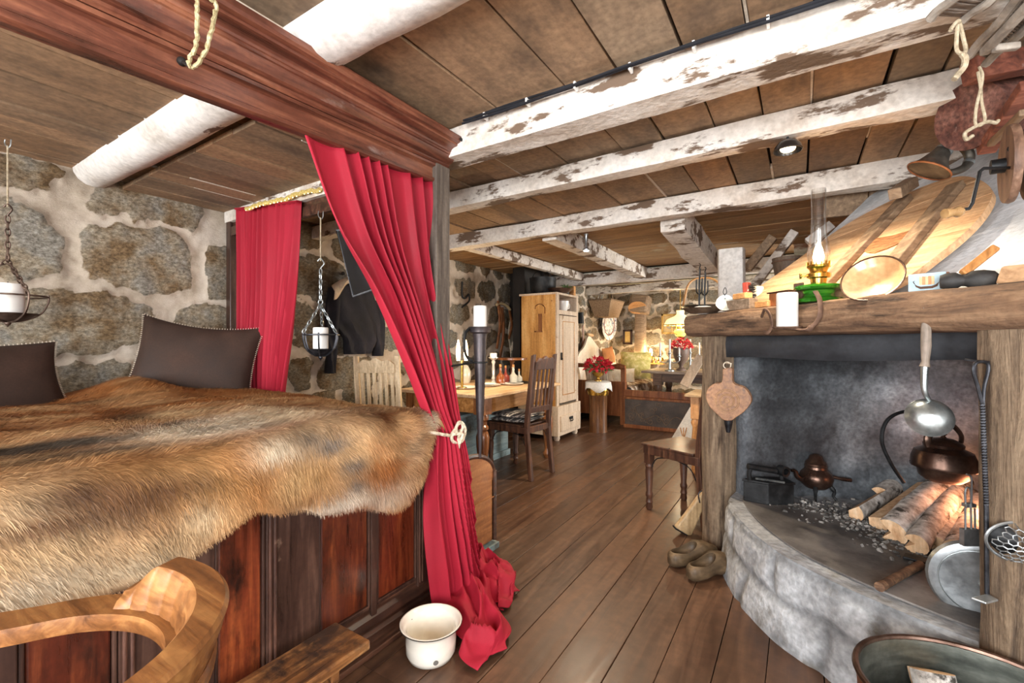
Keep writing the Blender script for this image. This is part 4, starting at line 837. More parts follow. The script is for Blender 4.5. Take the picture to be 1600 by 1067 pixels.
# perforated skimmer
sk = thing('perforated_skimmer', 'pewter-coloured oval dome with honeycomb holes hanging on the right post', 'skimmer', pd(1585, 880, 1.2))
KC2 = pd(1598, 848, 1.195); R = fr(-fv*.9-rv*.35+np.array([0, 0, -.1]), rv); m = W(sk)
rx, ry, rz = .075, .056, .045
def dome(x, y):
    q = 1-(x/rx)**2-(y/ry)**2; return rz*math.sqrt(max(q, 0))
hx = .0135
for i in range(-7, 8):
    for j in range(-6, 7):
        cx = (i+.5*(j % 2))*hx*1.15; cy = j*hx*.9
        if (cx/rx)**2+(cy/ry)**2 > .86: continue
        ring = []
        for k in range(6):
            a = PI/6+k*PI/3; x = cx+hx*.66*math.cos(a); y = cy+hx*.60*math.sin(a); ring.append(KC2+R@np.array([x, y, dome(x, y)]))
        m.tube(ring, .0016, 5, True)
m.tube([KC2+R@np.array([rx*math.cos(t), ry*math.sin(t), 0]) for t in np.linspace(0, 2*PI, 40, endpoint=False)], .004, 6, True); m.build('pierced_dome', M_alu, sk)
m = W(sk); m.lathe([(.066, -.004), (.04, .018), (0, .026)], KC2-R[:, 2]*.005, R, 24, sy=.75); m.build('backing', M_dkir, sk)
m = W(sk); m.tube([pd(1590, 802, 1.2), pd(1590, 822, 1.2)], .004, 6); m.build('hanger', M_dkir, sk)
# stick handles lying on the hearth
M_stick = wood('charred_stick', ['#2e2019', '#5e4533', '#86664b'], 0, 8, rough=.7)
sh = thing('fire_shovel', 'wooden handled flat iron lying across the hearth plate', 'fire shovel', pz(1405, 905, .346))
a = pz(1374, 917, .36); b = pz(1438, 882, .36); m = W(sh); m.tube([a, a+(b-a)*.5, b], [.016, .014, .015], 12); m.build('handle', M_stick, sh)
m = W(sh); c = pz(1412, 868, .352); d = pz(1470, 884, .352); m.bar(c, d, .05, .012, (0, 0, 1)); m.build('blade', M_dkir, sh, smooth=False, bevel=.003)
# copper tub with a log
tb = thing('copper_tub', 'large oval copper tub with a birch log inside, in the bottom right corner', 'tub', pd(1500, 1150, 1.05))
TC = np.array([.36, 1.49, 0.]); zt_ = .36
R = np.stack([rv*.97+fv*-.24, fv*.97+rv*.24, np.array([0, 0, 1.])], 1); tb.location = TC
M_tubi = mat('tarnished_tub_inside', ['#4b4f4a', '#6f736b', '#8f9288'], scale=4, st=(1, 1, 4), rough=.35, metal=.8, bump=.1); M_tubo = mat('tub_copper', ['#6d3a1e', '#9a5a33', '#b97d50'], scale=6, rough=.35, metal=.8, bump=.1)
sx, sy = .24, .215
m = W(tb); m.lathe([(0, 0), (.8, 0), (.9, .02), (.96, .2), (1., zt_)], TC, R@np.diag([sx, sy, 1]), 48, cap=False); m.build('outer_shell', M_tubo, tb)
m = W(tb); m.lathe([(.97, zt_), (.93, .2), (.87, .03), (.8, .01), (0, .01)], TC, R@np.diag([sx, sy, 1]), 48, cap=False); m.build('inner_shell', M_tubi, tb)
m = W(tb); m.tube([TC+R@np.array([sx*math.cos(t), sy*math.sin(t), zt_]) for t in np.linspace(0, 2*PI, 60, endpoint=False)], .008, 8, True); m.build('rolled_rim', M_cop, tb)
firelog('grey birch log standing in the copper tub', TC+np.array([-.02, .02, .03]), TC+np.array([-.06, .150, .305]), .05, 1.2, 5.6, 21)
bpy.data.objects[-1 if False else 'birch_log.007']['group'] = 'logs in the tub'
# ------------------------------------------------------------------ ON THE MANTEL AND THE HOOD
def mp_(px, n=.03, z=1.365):
    u = (px-800)/F; b = fp(0, n, 0); g = np.array([CS+u*SN, SN-u*CS]); return fp(-(b[:2]@g)/(FT[:2]@g), n, z)
def toward(p): d = np.array([-p[0], -p[1], 0]); return d/np.linalg.norm(d)
M_brass = mat('brass', ['#8a6a28', '#c79d4a', '#e6c988'], scale=8, rough=.25, metal=.9, bump=.05)
M_wax = mat('white_wax', ['#d6d3cc', '#e6e3dd', '#eeece7'], scale=3, rough=.5, bump=.05, finea=.02, sub=.1); M_wick = mat('wick', ['#1d1a18', '#2d2926'], rough=.9, bump=0)
def candle(label, base, r, h, group=None, name='candle'):
    T = thing(name, label, 'candle', base, group=group)
    m = MB(); m.lathe([(0, 0), (r*.98, 0), (r, .004), (r, h-.006), (r*.93, h), (r*.6, h-.004), (0, h-.007)], n=24); m.build('wax', M_wax, T)
    m = MB(); m.tube([(0, 0, h-.007), (.001, 0, h+.004), (.003, 0, h+.011)], .0012, 5); m.build('wick', M_wick, T); return T
# round wooden lid
lid = thing('round_wooden_lid', 'large round wooden lid with two battens leaning on the white chimney hood', 'lid', hd(.62, .02, .05), math.atan2(FT[1], FT[0]))
ol = spl([np.array([a, b, 0]) for a, b in ((.17, .0), (.15, .1), (.24, .36), (.34, .64), (.54, .80), (.77, .82), (1.0, .61), (1.08, .4), (1.07, .18), (.99, .0), (.7, -.05), (.4, -.05), (.17, .0))], 10)[:-1]
M_lid = wood('lid_boards', ['#a37a52', '#c9a077', '#ddb98f'], 0, 5, rough=.7, bump=.2, blotch='#8f6a4a', bsc=4, blo=.6, bhi=.75, attr=True); M_bat = wood('batten_wood', ['#5e4a38', '#7e6750', '#9a8268'], 1, 5, rough=.75)
HN = FN*SA+np.array([0, 0, CA])
def cut(poly, lo, hi):
    def clip(P, k, s):
        out = []
        for i in range(len(P)):
            a, b = P[i], P[(i+1) % len(P)]; da, db = s*(a[1]-k), s*(b[1]-k)
            if da >= 0: out.append(a)
            if da*db < 0: out.append(a+(b-a)*da/(da-db))
        return out
    return clip(clip(poly, lo, 1), hi, -1)
rs = np.array([[math.cos(.35), math.sin(.35), 0], [-math.sin(.35), math.cos(.35), 0], [0, 0, 1]]); olr = [rs@q for q in ol]; lo = min(q[1] for q in olr); k = 0
m = W(lid)
for a, b in ((lo, .0), (.003, .17), (.173, .36), (.363, .8)):
    P = cut(olr, a, b); P = [rs.T@q for q in P]
    if len(P) > 2: c_ = random.uniform(.9, 1.08); m.prism([hd(q[0], q[1], .045) for q in P], HN*.028, (c_, c_, c_))
m.build('boards', M_lid, lid, smooth=False, bevel=.002)
def hpx(px, py, off=.075):
    u = np.array([(px-800)/F, (533.5-py)/F]); r = np.array([-SN+CS*u[0], CS+SN*u[0], u[1]]); P0 = hd(0, 0, off); C = np.array([0, 0, H]); return C+r*(((P0-C)@HN)/(r@HN))
for a, b in (((1415, 309), (1284, 449)), ((1494, 289), (1388, 420))):
    m = W(lid); m.bar(hpx(*a, .09), hpx(*b, .09), .06, .03, HN); m.build('batten', M_bat, lid, smooth=False, bevel=.004)
m = W(lid); c = hpx(1385, 378, .076); m.prism([c+FT*.12*math.cos(t)+(-FN*CA+np.array([0, 0, SA]))*.06*math.sin(t)*(1+.3*math.sin(3*t)) for t in np.linspace(0, 2*PI, 16, endpoint=False)], HN*.003); m.build('carved_knot', wood('knot_wood', ['#2e1d14', '#8a5a36', '#bd8a5c'], 0, 14, dist=3), lid, smooth=False)
# oil lamp
p = mp_(1279, .06); ol_ = thing('oil_lamp', 'lit paraffin lamp with green glass font and tall clear chimney on the mantel', 'oil lamp', p)
M_green = mat('green_glass', ['#2c7a1e', '#3f9c2a'], rough=.06, bump=0, finea=0, trans=.6, spec=.6); M_glass = thinglass('clear_glass')
m = MB(); m.lathe([(0, 0), (.085, 0), (.09, .008), (.085, .016), (.06, .022), (.055, .035), (.06, .048), (.085, .054), (.09, .062), (.085, .07), (.05, .078), (.03, .082), (0, .083)], n=36); m.build('font', M_green, ol_)
m = MB(); m.lathe([(.028, .08), (.03, .1), (.042, .105), (.044, .12), (.03, .128), (.034, .14), (.042, .148), (.042, .158), (.024, .162), (0, .164)], n=28)
for a in np.linspace(0, 2*PI, 14, endpoint=False): m.box((.041*math.cos(a), .041*math.sin(a), .163), (.006, .004, .016), rot('Z', a))
m.build('burner', M_brass, ol_)
m = MB(); m.tube([(-.04, 0, .115), (-.062, -.01, .115)], .003, 6); m.lathe([(0, -.003), (.012, -.003), (.012, .003), (0, .003)], (-.064, -.011, .115), fr((1, .2, 0)), 14); m.build('wick_knob', M_brass, ol_)
m = MB(); pr = [(.034, .163), (.040, .19), (.042, .215), (.036, .25), (.029, .29), (.027, .36), (.027, .478)]; m.lathe(pr, n=32, cap=False); m.build('chimney', M_glass, ol_)
m = MB(); m.lathe([(0, .165), (.014, .172), (.021, .19), (.016, .22), (.006, .25), (0, .262)], n=14, sy=.6); m.build('flame', emat('flame', '#ffce86', 60), ol_)
point('lamp_light', p+np.array([0, 0, .2])+toward(p)*.0, 4, (1, .72, .4), .02)
# shallow wooden dish leaning on the lid
c = hpx(1363, 436, .16); z = HN*.75+toward(c)*.6; R = fr(z); T = thing('shallow_bowl', 'shiny shallow honey coloured bowl leaning against the wooden lid', 'bowl', c)
m = W(T); m.lathe([(0, 0), (.05, .004), (.078, .016), (.094, .036), (.096, .037), (.094, .034), (.076, .010), (.05, -.003), (0, -.006)], c-R[:, 2]*.03, R, 40, cap=False); m.build('dish', mat('honey_wood', ['#b98a5c', '#d3a878', '#e2bf94'], scale=4, rough=.25, coat=.5, bump=.05), T)
m = W(T); m.tube(circ(c+R[:, 2]*.007, .095, 40, R), .003, 6, True); m.build('rim', M_cop, T)
# match box with a little sailing ship
c = mp_(1449, .05); ax = toward(c); xx = np.array([-ax[1], ax[0], 0]); Rm = np.stack([xx, -ax, np.array([0, 0, 1.])], 1)
Rm = Rm@rot('Z', -.15); T = thing('match_box', 'small pale blue box with a sailing ship picture standing on the mantel', 'box', c)
m = W(T); m.box(c+[0, 0, .031], (.092, .02, .058), Rm); m.build('sleeve', mat('pale_blue_card', ['#9db9c4', '#b8d0d8'], rough=.6, bump=.02), T, smooth=False)
m = W(T); m.box(c+[0, 0, .031]+Rm@np.array([.048, .0, 0]), (.008, .019, .055), Rm); m.build('tray_end', mat('brown_card', ['#6a4634', '#7d5642'], rough=.8), T, smooth=False)
def onbox(x, y): return c+Rm@np.array([x, -.0105, .031+y])
m = W(T); hull = [(-.03, -.004), (-.024, -.010), (-.015, -.014), (.012, -.014), (.022, -.010), (.03, -.002), (.026, -.016), (.014, -.022), (-.016, -.022), (-.027, -.014)]; m.prism([onbox(x, y) for x, y in hull], -Rm[:, 1]*.001); m.tube([onbox(-.03, -.004), onbox(-.034, .004), onbox(-.03, .006)], .0012, 5); m.build('printed_hull', mat('print_brown', ['#4a3020', '#5d3f2a'], rough=.7, bump=0), T, smooth=False)
m = W(T)
for k in range(5):
    x = -.018+k*.0075; m.prism([onbox(x, -.009), onbox(x+.007, -.009), onbox(x+.0065, .018), onbox(x-.0005, .020)], -Rm[:, 1]*.0012, ((.85, .5, .35) if k % 2 else (1, .9, .75)))
m.build('printed_sail', mat('print_sail', ['#d9c3a0', '#e2cfae'], rough=.7, bump=0, attr=True), T, smooth=False)
# hammer
c = mp_(1511, .05, 1.388); T = thing('stone_hammer', 'dark hammer head with a short wooden handle resting on the mantel', 'hammer', c-np.array([0, 0, .035])); ax = toward(c); xx = np.array([-ax[1], ax[0], 0])
m = W(T); R = fr(xx); m.lathe([(0, -.062), (.020, -.06), (.026, -.045), (.026, -.025), (.018, -.012), (.019, -.004), (.027, .01), (.028, .035), (.022, .058), (.01, .068), (0, .07)], c, R, 24, sx=.8); m.build('head', mat('black_stone', ['#161514', '#2a2826', '#423f3b'], scale=12, rough=.6, bump=.3), T)
m = W(T); m.bar(c+xx*-.01+[0, 0, .02], c+xx*.062-ax*.06+[0, 0, .10], .024, .018, ax); m.build('handle', wood('orange_handle', ['#8a5a2c', '#b27a42', '#c98f55'], 2, 8), T, smooth=False, bevel=.005)
# block at the right end
c = mp_(1604, .0); m = MB(); Rz = rot('Z', -.6); m.box(c+[0, 0, .028], (.11, .06, .05), Rz, taper=.8); tag(m.build('wood_block', wood('pale_block', ['#8f6b4a', '#b58f69', '#c9a680'], 0, 6), smooth=False, bevel=.006), 'pale wooden block at the right end of the mantel', 'block')
# candle on an iron bracket
c = mp_(1230, .20, 1.262); br = thing('iron_candle_bracket', 'rusty curved iron bracket nailed to the mantel, carrying a white pillar candle', 'candle bracket', c)
M_rust = mat('rusty_iron', ['#3e2d25', '#6a5142', '#8a6c58'], scale=16, rough=.75, metal=.35, bump=.4)
m = W(br); m.lathe([(0, -.008), (.05, -.008), (.055, -.003), (.055, 0), (0, 0)], c, n=24); m.build('drip_pan', M_rust, br)
m = W(br); e = mp_(1280, .165, 1.40); q = spl([c+[0, 0, -.006], c+FT*.09+[0, 0, -.016], mp_(1270, .17, 1.262), mp_(1281, .165, 1.30), mp_(1281, .165, 1.36), mp_(1274, .165, 1.40)], 8); m.tube(q, .006, 8, sx=2., up=FN); m.build('strap', M_rust, br)
candle('white pillar candle on the rusty iron bracket in front of the mantel', c+np.array([0, 0, .0]), .040, .142)
m = MB(); q = spl([mp_(1190, .165, 1.315), mp_(1195, .18, 1.345), mp_(1203, .185, 1.32), mp_(1206, .185, 1.27), mp_(1200, .185, 1.24), mp_(1194, .18, 1.245)], 6); m.tube(q, .005, 8, sx=1.6); tag(m.build('iron_hook', M_rust), 'rusty iron hook hammered into the mantel left of the bracket candle', 'hook')
# small box, blocks, watch plate, brush, paper roll
M_blk = wood('grey_block', ['#5a4a3c', '#7d6a57', '#988572'], 0, 8); M_orb = wood('orange_block', ['#a8713f', '#c99158', '#d9aa74'], 0, 8); CHR = np.stack([FT, -FN, np.array([0, 0, 1.])], 1)
def small(nm, label, cat, px, n, size, m_, z=0., ry=0., dr=0.):
    b = MB(); c = mp_(px, n, 1.366); b.box(c+np.array([0, 0, z+size[2]/2]), size, CHR@rot('Z', dr)@rot('Y', ry)); return tag(b.build(nm, m_, smooth=False, bevel=.004), label, cat)
small('wood_block', 'long grey wooden block on the mantel beneath the orange block', 'block', 1155, .07, (.22, .05, .055), M_blk)
small('wood_block', 'short orange wooden block lying on the grey block', 'block', 1160, .07, (.10, .045, .03), M_orb, .057)
small('wood_block', 'thin orange wooden block between grey block and copper box on mantel', 'block', 1196, .08, (.09, .05, .03), M_orb)
T = thing('copper_box', 'small open copper box behind the bracket candle', 'box', mp_(1225, .06, 1.367)); c = mp_(1225, .06, 1.367)
m = W(T); m.box(c+[0, 0, .03], (.12, .06, .06), CHR); m.build('tin', mat('orange_tin', ['#9a5f38', '#c5855a'], rough=.4, metal=.5), T, smooth=False, bevel=.003)
m = W(T); m.box(c+[0, 0, .063], (.135, .07, .006), CHR); m.build('rim', M_cop, T, smooth=False)
small('iron_plate', 'upright rusty iron plate behind the bracket candle', 'plate', 1248, .09, (.05, .012, .09), M_rust)
c = mp_(1133, .10, 1.41); z = toward(c)+np.array([0, 0, .35]); R = fr(z); T = thing('silver_watch_plate', 'small round silver plate on a wire stand at left of the mantel blocks', 'plate', c-np.array([0, 0, .04]))
m = W(T); m.lathe([(0, -.004), (.038, -.002), (.045, .004), (.046, .006), (.036, .003), (.03, .0), (0, .001)], c, R, 30); m.build('dish', M_pew, T)
m = W(T); m.tube(spl([c+[0, 0, .04], c+[-.01, 0, .06], c+[.0, 0, .085], c+[.008, 0, .06], c+[0, 0, .045]], 5), .002, 5); m.tube([c-R[:, 2]*.006+[0, 0, .03], c-toward(c)*.05-[0, 0, .044]], .002, 5); m.build('wire_stand', M_dkir, T)
c = mp_(1168, .01, 1.366); T = thing('bristle_brush', 'upright red edged brush with black bristles beside the white post on the mantel', 'brush', c)
m = W(T); Rb = CHR@rot('Z', .5)@rot('Y', -.06); m.box(c+[0, 0, .075], (.03, .045, .15), Rb); m.build('back', mat('red_lacquer', ['#7a2a1e', '#a5402e'], rough=.5, blotch='#d8b9a0', bsc=40, blo=.6, bhi=.63), T, smooth=False, bevel=.005)
m = W(T)
for k in range(120):
    q = c+Rb@np.array([.015, random.uniform(-.02, .02), random.uniform(.01, .14)]); m.tube([q, q+Rb@np.array([.03, random.uniform(-.004, .004), random.uniform(-.006, .002)])], .0012, 3)
o = m.build('bristles', M_black, T, smooth=False); o['kind'] = 'stuff'
c = mp_(1182, -.07, 1.40); m = MB(); m.lathe([(0, 0), (.026, 0), (.027, .1), (.02, .102), (.019, .01), (0, .01)], c, fr((.1, .1, 1)), 20); tag(m.build('paper_roll', mat('cream_paper', ['#cfc2aa', '#e0d6c2'], rough=.85)), 'roll of cream paper standing behind the brush', 'roll')
# dark dish with iron forks at the left end of the mantel
c = mp_(1098, .12, 1.362); T = thing('dark_dish', 'shallow dark metal dish overhanging the left end of the mantel', 'dish', c)
m = W(T); m.lathe([(0, 0), (.07, .003), (.115, .03), (.118, .032), (.112, .03), (.066, .008), (0, .005)], c, n=36); m.build('bowl', mat('dark_dish_metal', ['#4a3d33', '#6a5848', '#87745f'], scale=8, rough=.5, metal=.5), T)
m = MB(); m.ball(c+[0, 0, .022], (.07, .055, .025), n=14, m=8); tag(m.build('white_cloth', mat('white_cloth', ['#d6d3cc', '#ecebe6'], rough=.9)), 'crumpled white cloth in the dark dish on the mantel', 'cloth')
for k, (dx, h, lab) in enumerate(((-.035, .24, 'tallest black iron toasting fork standing in the dark dish'), (.02, .21, 'shorter black iron toasting fork at right in the dark dish'))):
    b = c+FT*dx+[0, 0, .03]; m = MB(); m.tube([b, b+[0, 0, h*.55], b+[.004, 0, h]], .005, 6)
    for s in (-1, 1): m.tube(spl([b+[0, 0, h*.35], b+FT*.028*s+[0, 0, h*.45], b+FT*.03*s+[0, 0, h*.75]], 5), .004, 6)
    m.tube(spl([b+[0, 0, h], b+FT*.012+[0, 0, h+.02], b+FT*.0+[0, 0, h+.03]], 4), .003, 5); tag(m.build('toasting_fork', M_dkir), lab, 'fork', 'iron forks on the mantel')
# ------------------------------------------------------------------ UPPER RIGHT CLUTTER
D_ = 1.72
def hgp(px, py, off): return hpx(px, py, off)
T = thing('curled_horn', 'dark curled horn with a wide coppery bell, hung under the ceiling beside the hood', 'horn', pd(1470, 260, D_))
q = spl([pd(1452, 266, D_+.02), pd(1465, 247, D_+.01), pd(1478, 232, D_), pd(1494, 225, D_+.01), pd(1508, 231, D_), pd(1515, 246, D_), pd(1509, 260, D_), pd(1493, 268, D_), pd(1478, 270, D_)], 8); n = len(q)
rr = [.05*math.exp(-i/7.)+.022-.010*i/n for i in range(n)]
M_horn = mat('patinated_copper', ['#3a3733', '#5d5850', '#7b7468'], scale=10, rough=.45, metal=.7, bump=.25, blotch='#7a4a32', bsc=8, blo=.55, bhi=.7)
m = W(T); m.tube(q, rr, 20); m.build('tube', M_horn, T)
m = W(T); d = (q[0]-q[1])/np.linalg.norm(q[0]-q[1]); R = fr(d); m.lathe([(.070, .004), (.074, .0), (.070, -.004), (.035, -.03), (0, -.04)], q[0]+d*.002, R, 28, cap=False); m.build('bell_rim', mat('horn_copper', ['#8a5638', '#b57e58'], scale=9, rough=.4, metal=.7), T)
for i in (14, 44): m = W(T); m.lathe([(rr[i]+.002, -.006), (rr[i]+.003, 0), (rr[i]+.002, .006)], q[i], fr(q[i+1]-q[i]), 18, cap=False); m.build('ferrule', M_pew, T)
M_red_t = wood('red_brown_timber', ['#3c1f17', '#6d3c2c', '#8f5a46'], 0, 5, rough=.7, blotch='#a08a82', bsc=8, blo=.6, bhi=.72)
M_rl = mat('weathered_red_log', ['#2f1a15', '#5c382e', '#805c50'], scale=9, rough=.85, bump=.9, fine=70, finea=.5, blotch='#b0a29a', bsc=7, blo=.6, bhi=.72, bdist=.01)
m = MB(); a = pd(1512, 182, 1.60); b = a+np.array([.52, .42, .14])*.75; log(m, a, b, .115, 22, 20, .05, None, 31); tag(m.build('log_end', M_rl), 'big reddish brown sawn log end jutting out above the horn', 'log')
def tim(label, p, q, w, t, mt, up=(0, 0, 1)):
    m = MB(); m.bar(p, q, w, t, up); return tag(m.build('timber', mt, smooth=False, bevel=.004), label, 'timber', 'timbers around the chimney hood')
tim('red brown horizontal timber above the log end at the top right', pd(1515, 112, 1.42), pd(1720, 72, 1.42), .06, .07, M_red_t, (0, 0, 1))
tim('dark slanting timber right of the log end', pd(1612, 130, 1.35), pd(1540, 235, 1.6), .05, .035, M_red_t)
tim('thin dark slanting stick along the right side of the log end', pd(1600, 175, 1.32), pd(1548, 225, 1.55), .02, .02, M_bat)
tim('pale dowel poking out below the horn', pd(1398, 303, 2.05), pd(1425, 285, 2.15), .05, .05, M_beamgrey)
# fascia boards under the last beam
for k, (a, b, y0, y1, cc) in enumerate(((1287, 1356, 300, 340, M_bat), (1358, 1432, 292, 330, M_bat))):
    m = MB(); p0, p1, p2, p3 = pY(a, y1, 3.42), pY(b, y1-7, 3.42), pY(b, y0-8, 3.42), pY(a, y0, 3.42); m.prism([p0, p1, p2, p3], (0, .03, 0)); tag(m.build('ceiling_fascia', cc, smooth=False), ('left', 'right')[k]+' one of two grey boards under the last crosswise beam beside the hood', 'board')
# drying racks
M_reed = wood('dark_reeds', ['#4a4038', '#6d6055', '#8b7d70'], 0, 8, rough=.8); M_pole = mat('grey_pole', ['#6b6259', '#948a7e', '#b5aca0'], scale=12, rough=.85, bump=.4)
def rack(label, p00, p01, p10, p11, nreed, extra=()):
    T = thing('reed_rack', label, 'rack', p00, group='reed racks hung at the top right'); p00, p01, p10, p11 = map(np.array, (p00, p01, p10, p11))
    for a, b in ((p00, p01), (p10, p11)):
        m = W(T); L = [a+(b-a)*t+np.array([0, 0, .004*math.sin(t*9)]) for t in np.linspace(0, 1, 8)]; m.tube(L, .011, 8); m.build('side_pole', M_pole, T)
    for k in range(nreed):
        t = .06+.9*k/nreed; m = W(T); a = p00+(p01-p00)*t; b = p10+(p11-p10)*t; m.tube([a+[0, 0, .008], (a+b)/2+[0, 0, random.uniform(.004, .012)], b+[0, 0, .008]], .0042, 5); m.build('reed', M_reed, T)
    return T
ZR = 2.03
rack('small reed rack under the ceiling at the top right, left of the two', pz(1453, 30, ZR), pz(1530, -40, ZR), pz(1505, 32, ZR), pz(1580, -25, ZR), 18)
rack('larger grey reed rack with thick poles in the top right corner', pz(1514, 88, ZR-.03), pz(1610, -24, ZR-.03), pz(1540, 100, ZR-.03), pz(1660, -10, ZR-.03), 26)
tim('thin forked pole along the larger reed rack', pz(1537, 82, ZR-.05), pz(1625, -10, ZR-.05), .02, .02, M_pole); tim('short grey rung beside the larger reed rack', pz(1552, 76, ZR-.06), pz(1592, 72, ZR-.06), .018, .018, M_pole)
M_jute = mat('jute_cord', ['#85765e', '#a99a80', '#c2b59c'], scale=70, rough=.9, bump=.6)
def cord(label, pts, r=.0045):
    m = MB(); q = spl(pts, 8); m.tube(q, r, 7); return tag(m.build('cord_loop', M_jute), label, 'cord')
D1 = 1.12
cord('looped cream cord hanging from the small reed rack', [pd(1497, 33, D1), pd(1495, 55, D1), pd(1495, 78, D1), pd(1503, 84, D1), pd(1509, 78, D1), pd(1505, 60, D1), pd(1500, 38, D1), pd(1497, 33, D1-.01), pd(1488, 42, D1), pd(1485, 48, D1)])
cord('knotted cream cord tail below the looped cord', [pd(1503, 84, D1), pd(1508, 92, D1), pd(1506, 105, D1), pd(1498, 115, D1), pd(1491, 124, D1)], .007)
D2 = 1.3
cord('long frayed cord hanging from the larger reed rack in front of the log end', [pd(1530, 104, D2), pd(1535, 118, D2), pd(1532, 140, D2), pd(1526, 165, D2), pd(1524, 192, D2), pd(1532, 196, D2), pd(1539, 186, D2), pd(1534, 160, D2), pd(1532, 135, D2), pd(1528, 112, D2)], .004)
cord('knotted end of the frayed cord beside the horn', [pd(1520, 212, D2), pd(1510, 218, D2), pd(1508, 208, D2), pd(1520, 200, D2), pd(1532, 194, D2), pd(1545, 190, D2), pd(1556, 192, D2), pd(1560, 188, D2)], .005)
# hand-cranked drum
T = thing('cranked_wheel', 'wooden wheel with an iron crank and turned handle hanging at the right edge', 'crank wheel', pd(1590, 250, 1.25)); D_ = 1.25
M_wheel = wood('wheel_wood', ['#4a3326', '#6f5240', '#8d6f5a'], 2, 6, rough=.6)
c = pd(1588, 255, D_); R = fr(rv-fv*.8)
for k, off in enumerate((-.012, .03)):
    m = W(T); m.lathe([(0, -.009), (.105, -.009), (.108, 0), (.105, .009), (0, .009)], c+R[:, 2]*off, R, 32); m.build('disc', M_wheel, T)
m = W(T); m.lathe([(0, -.05), (.02, -.05), (.02, .12), (0, .12)], c, R, 14); m.build('axle', M_dkir, T)
m = W(T); q = [pd(1588, 262, D_-.02), pd(1537, 263, D_-.06), pd(1531, 268, D_-.06), pd(1527, 285, D_-.06), pd(1519, 318, D_-.06), pd(1514, 326, D_-.06), pd(1498, 328, D_-.06)]; m.tube(q, .0042, 8); m.build('crank', M_dkir, T)
m = W(T); a = pd(1503, 330, D_-.06); d = pd(1475, 334, D_-.06)-a; L = np.linalg.norm(d); m.lathe([(.006, 0), (.011, .002), (.0145, .25*L), (.010, .5*L), (.0135, .8*L), (.0125, .97*L), (0, L)], a, fr(d), 18); m.build('handle', mat('varnished_handle', ['#7a5836', '#a88457', '#c4a274'], scale=8, rough=.3, coat=.4), T)
m = W(T); m.tube([pd(1578, 232, D_-.02), pd(1590, 231, D_-.02)], .008, 8); m.tube([c+R[:, 2]*.1, c+R[:, 2]*.1+[0, 0, .5]], .01, 8); m.build('hanger', M_dkir, T)
# ceiling lamps
T = thing('spotlight', 'black dome spotlight under the second white beam', 'lamp', pd(1231, 228, 1.93)); c = pd(1231, 232, 1.93)
m = W(T); m.lathe([(.052, -.012), (.054, -.008), (.050, .008), (.036, .026), (.015, .036), (.006, .038)], c, n=32, cap=False); m.build('shade', mat('black_enamel', ['#151312', '#221f1d'], rough=.25, coat=.5, bump=0), T, solid=.003)
m = W(T); m.tube([c+[0, 0, .034], c+[-.002, 0, .075]], .005, 6); m.build('stem', M_dkir, T)
m = W(T); m.ball(c-[0, 0, .0], (.03, .03, .016), n=16, m=8); m.build('bulb', emat('bulb_glow', '#ffe6c0', 3), T)
spot('spot_bulb', c-np.array([0, 0, .03]), 45, (1, .85, .65))
T = thing('small_ceiling_spot', 'small metal spot lamp hanging from the ceiling beside the lengthwise beam', 'lamp', pd(916, 385, 3.75)); c = pd(916, 388, 3.75)
m = W(T); m.lathe([(.03, -.02), (.032, -.01), (.02, .0), (.012, .01), (.012, .1), (.02, .12), (0, .122)], c, n=20); m.build('body', M_alu, T)
m = W(T); m.ball(c-[0, 0, .018], (.025, .025, .01), n=14, m=6); m.build('lens', emat('lens_glow', '#fff0d0', 12), T); spot('spot_bulb', c-np.array([0, 0, .04]), 90, (1, .80, .56))
# black cables along beam
T = thing('power_cables', 'bundle of black cables clipped along the upper edge of the flaking beam', 'cable', (0, 1.58, 2.17))
for k in range(3):
    m = W(T); q = spl([np.array([x, 1.575-.01*k+.004*math.sin(x*7+k), 2.188-.009*k+.005*math.sin(x*5+2*k)]) for x in np.linspace(-1.26, 1.3, 16)], 5); m.tube(q, .0055, 6); m.build('cable', mat('black_rubber', ['#15161a', '#23252b'], rough=.5, bump=0), T)
for x in np.linspace(-1.15, 1.2, 12):
    m = W(T); m.box((x, 1.577, 2.178), (.008, .03, .026)); m.build('clip', M_wax, T, smooth=False)
# ------------------------------------------------------------------ BEYOND THE MANTEL
m = MB(); hewn(m, (-.45, 3.97, 0), (-.46, 3.95, 1.93), .19, .17, (1, 0, 0), 41, amp=.015); tag(m.build('white_post', M_white, angle=.9), 'square whitewashed post rising behind the mantel', 'post')
m = MB(); P = planks
m = MB()
for k in range(6): z = 1.42+k*.13; c_ = random.uniform(.9, 1.1); m.bx((-.05, 5.3, z), (1.75, 5.33, z+.125), (c_, c_, c_))
struct(m.build('wall_partition', M_cpale, smooth=False))
def brace(label, a, b, Y, w, mt):
    m = MB(); m.bar(pY(*a, Y), pY(*b, Y), .07, w, (0, 1, 0)); return tag(m.build('roof_brace', mt, smooth=False, bevel=.005), label, 'brace', 'slanting braces behind the mantel')
brace('dark weathered brace slanting up behind the white post', (1168, 420), (1208, 370), 4.3, .08, M_bat); brace('long pale brace slanting up behind the oil lamp', (1180, 445), (1242, 362), 4.6, .10, M_whitel); brace('short white brace nearest the hood behind the lamp', (1262, 380), (1300, 352), 4.4, .12, M_white)
T = thing('hanging_bucket', 'old brown bucket hanging in the gap left of the oil lamp', 'bucket', pY(1233, 430, 4.0)); c = pY(1233, 436, 4.0)
m = W(T); m.lathe([(0, 0), (.09, 0), (.115, .16), (.108, .16), (.085, .01), (0, .01)], c, n=24); m.build('staves', wood('bucket_wood', ['#4a382c', '#74604e'], 2, 8), T)
m = W(T); m.tube(circ(c+[0, 0, .13], .113, 24), .006, 6, True); m.build('hoop', M_rust, T)
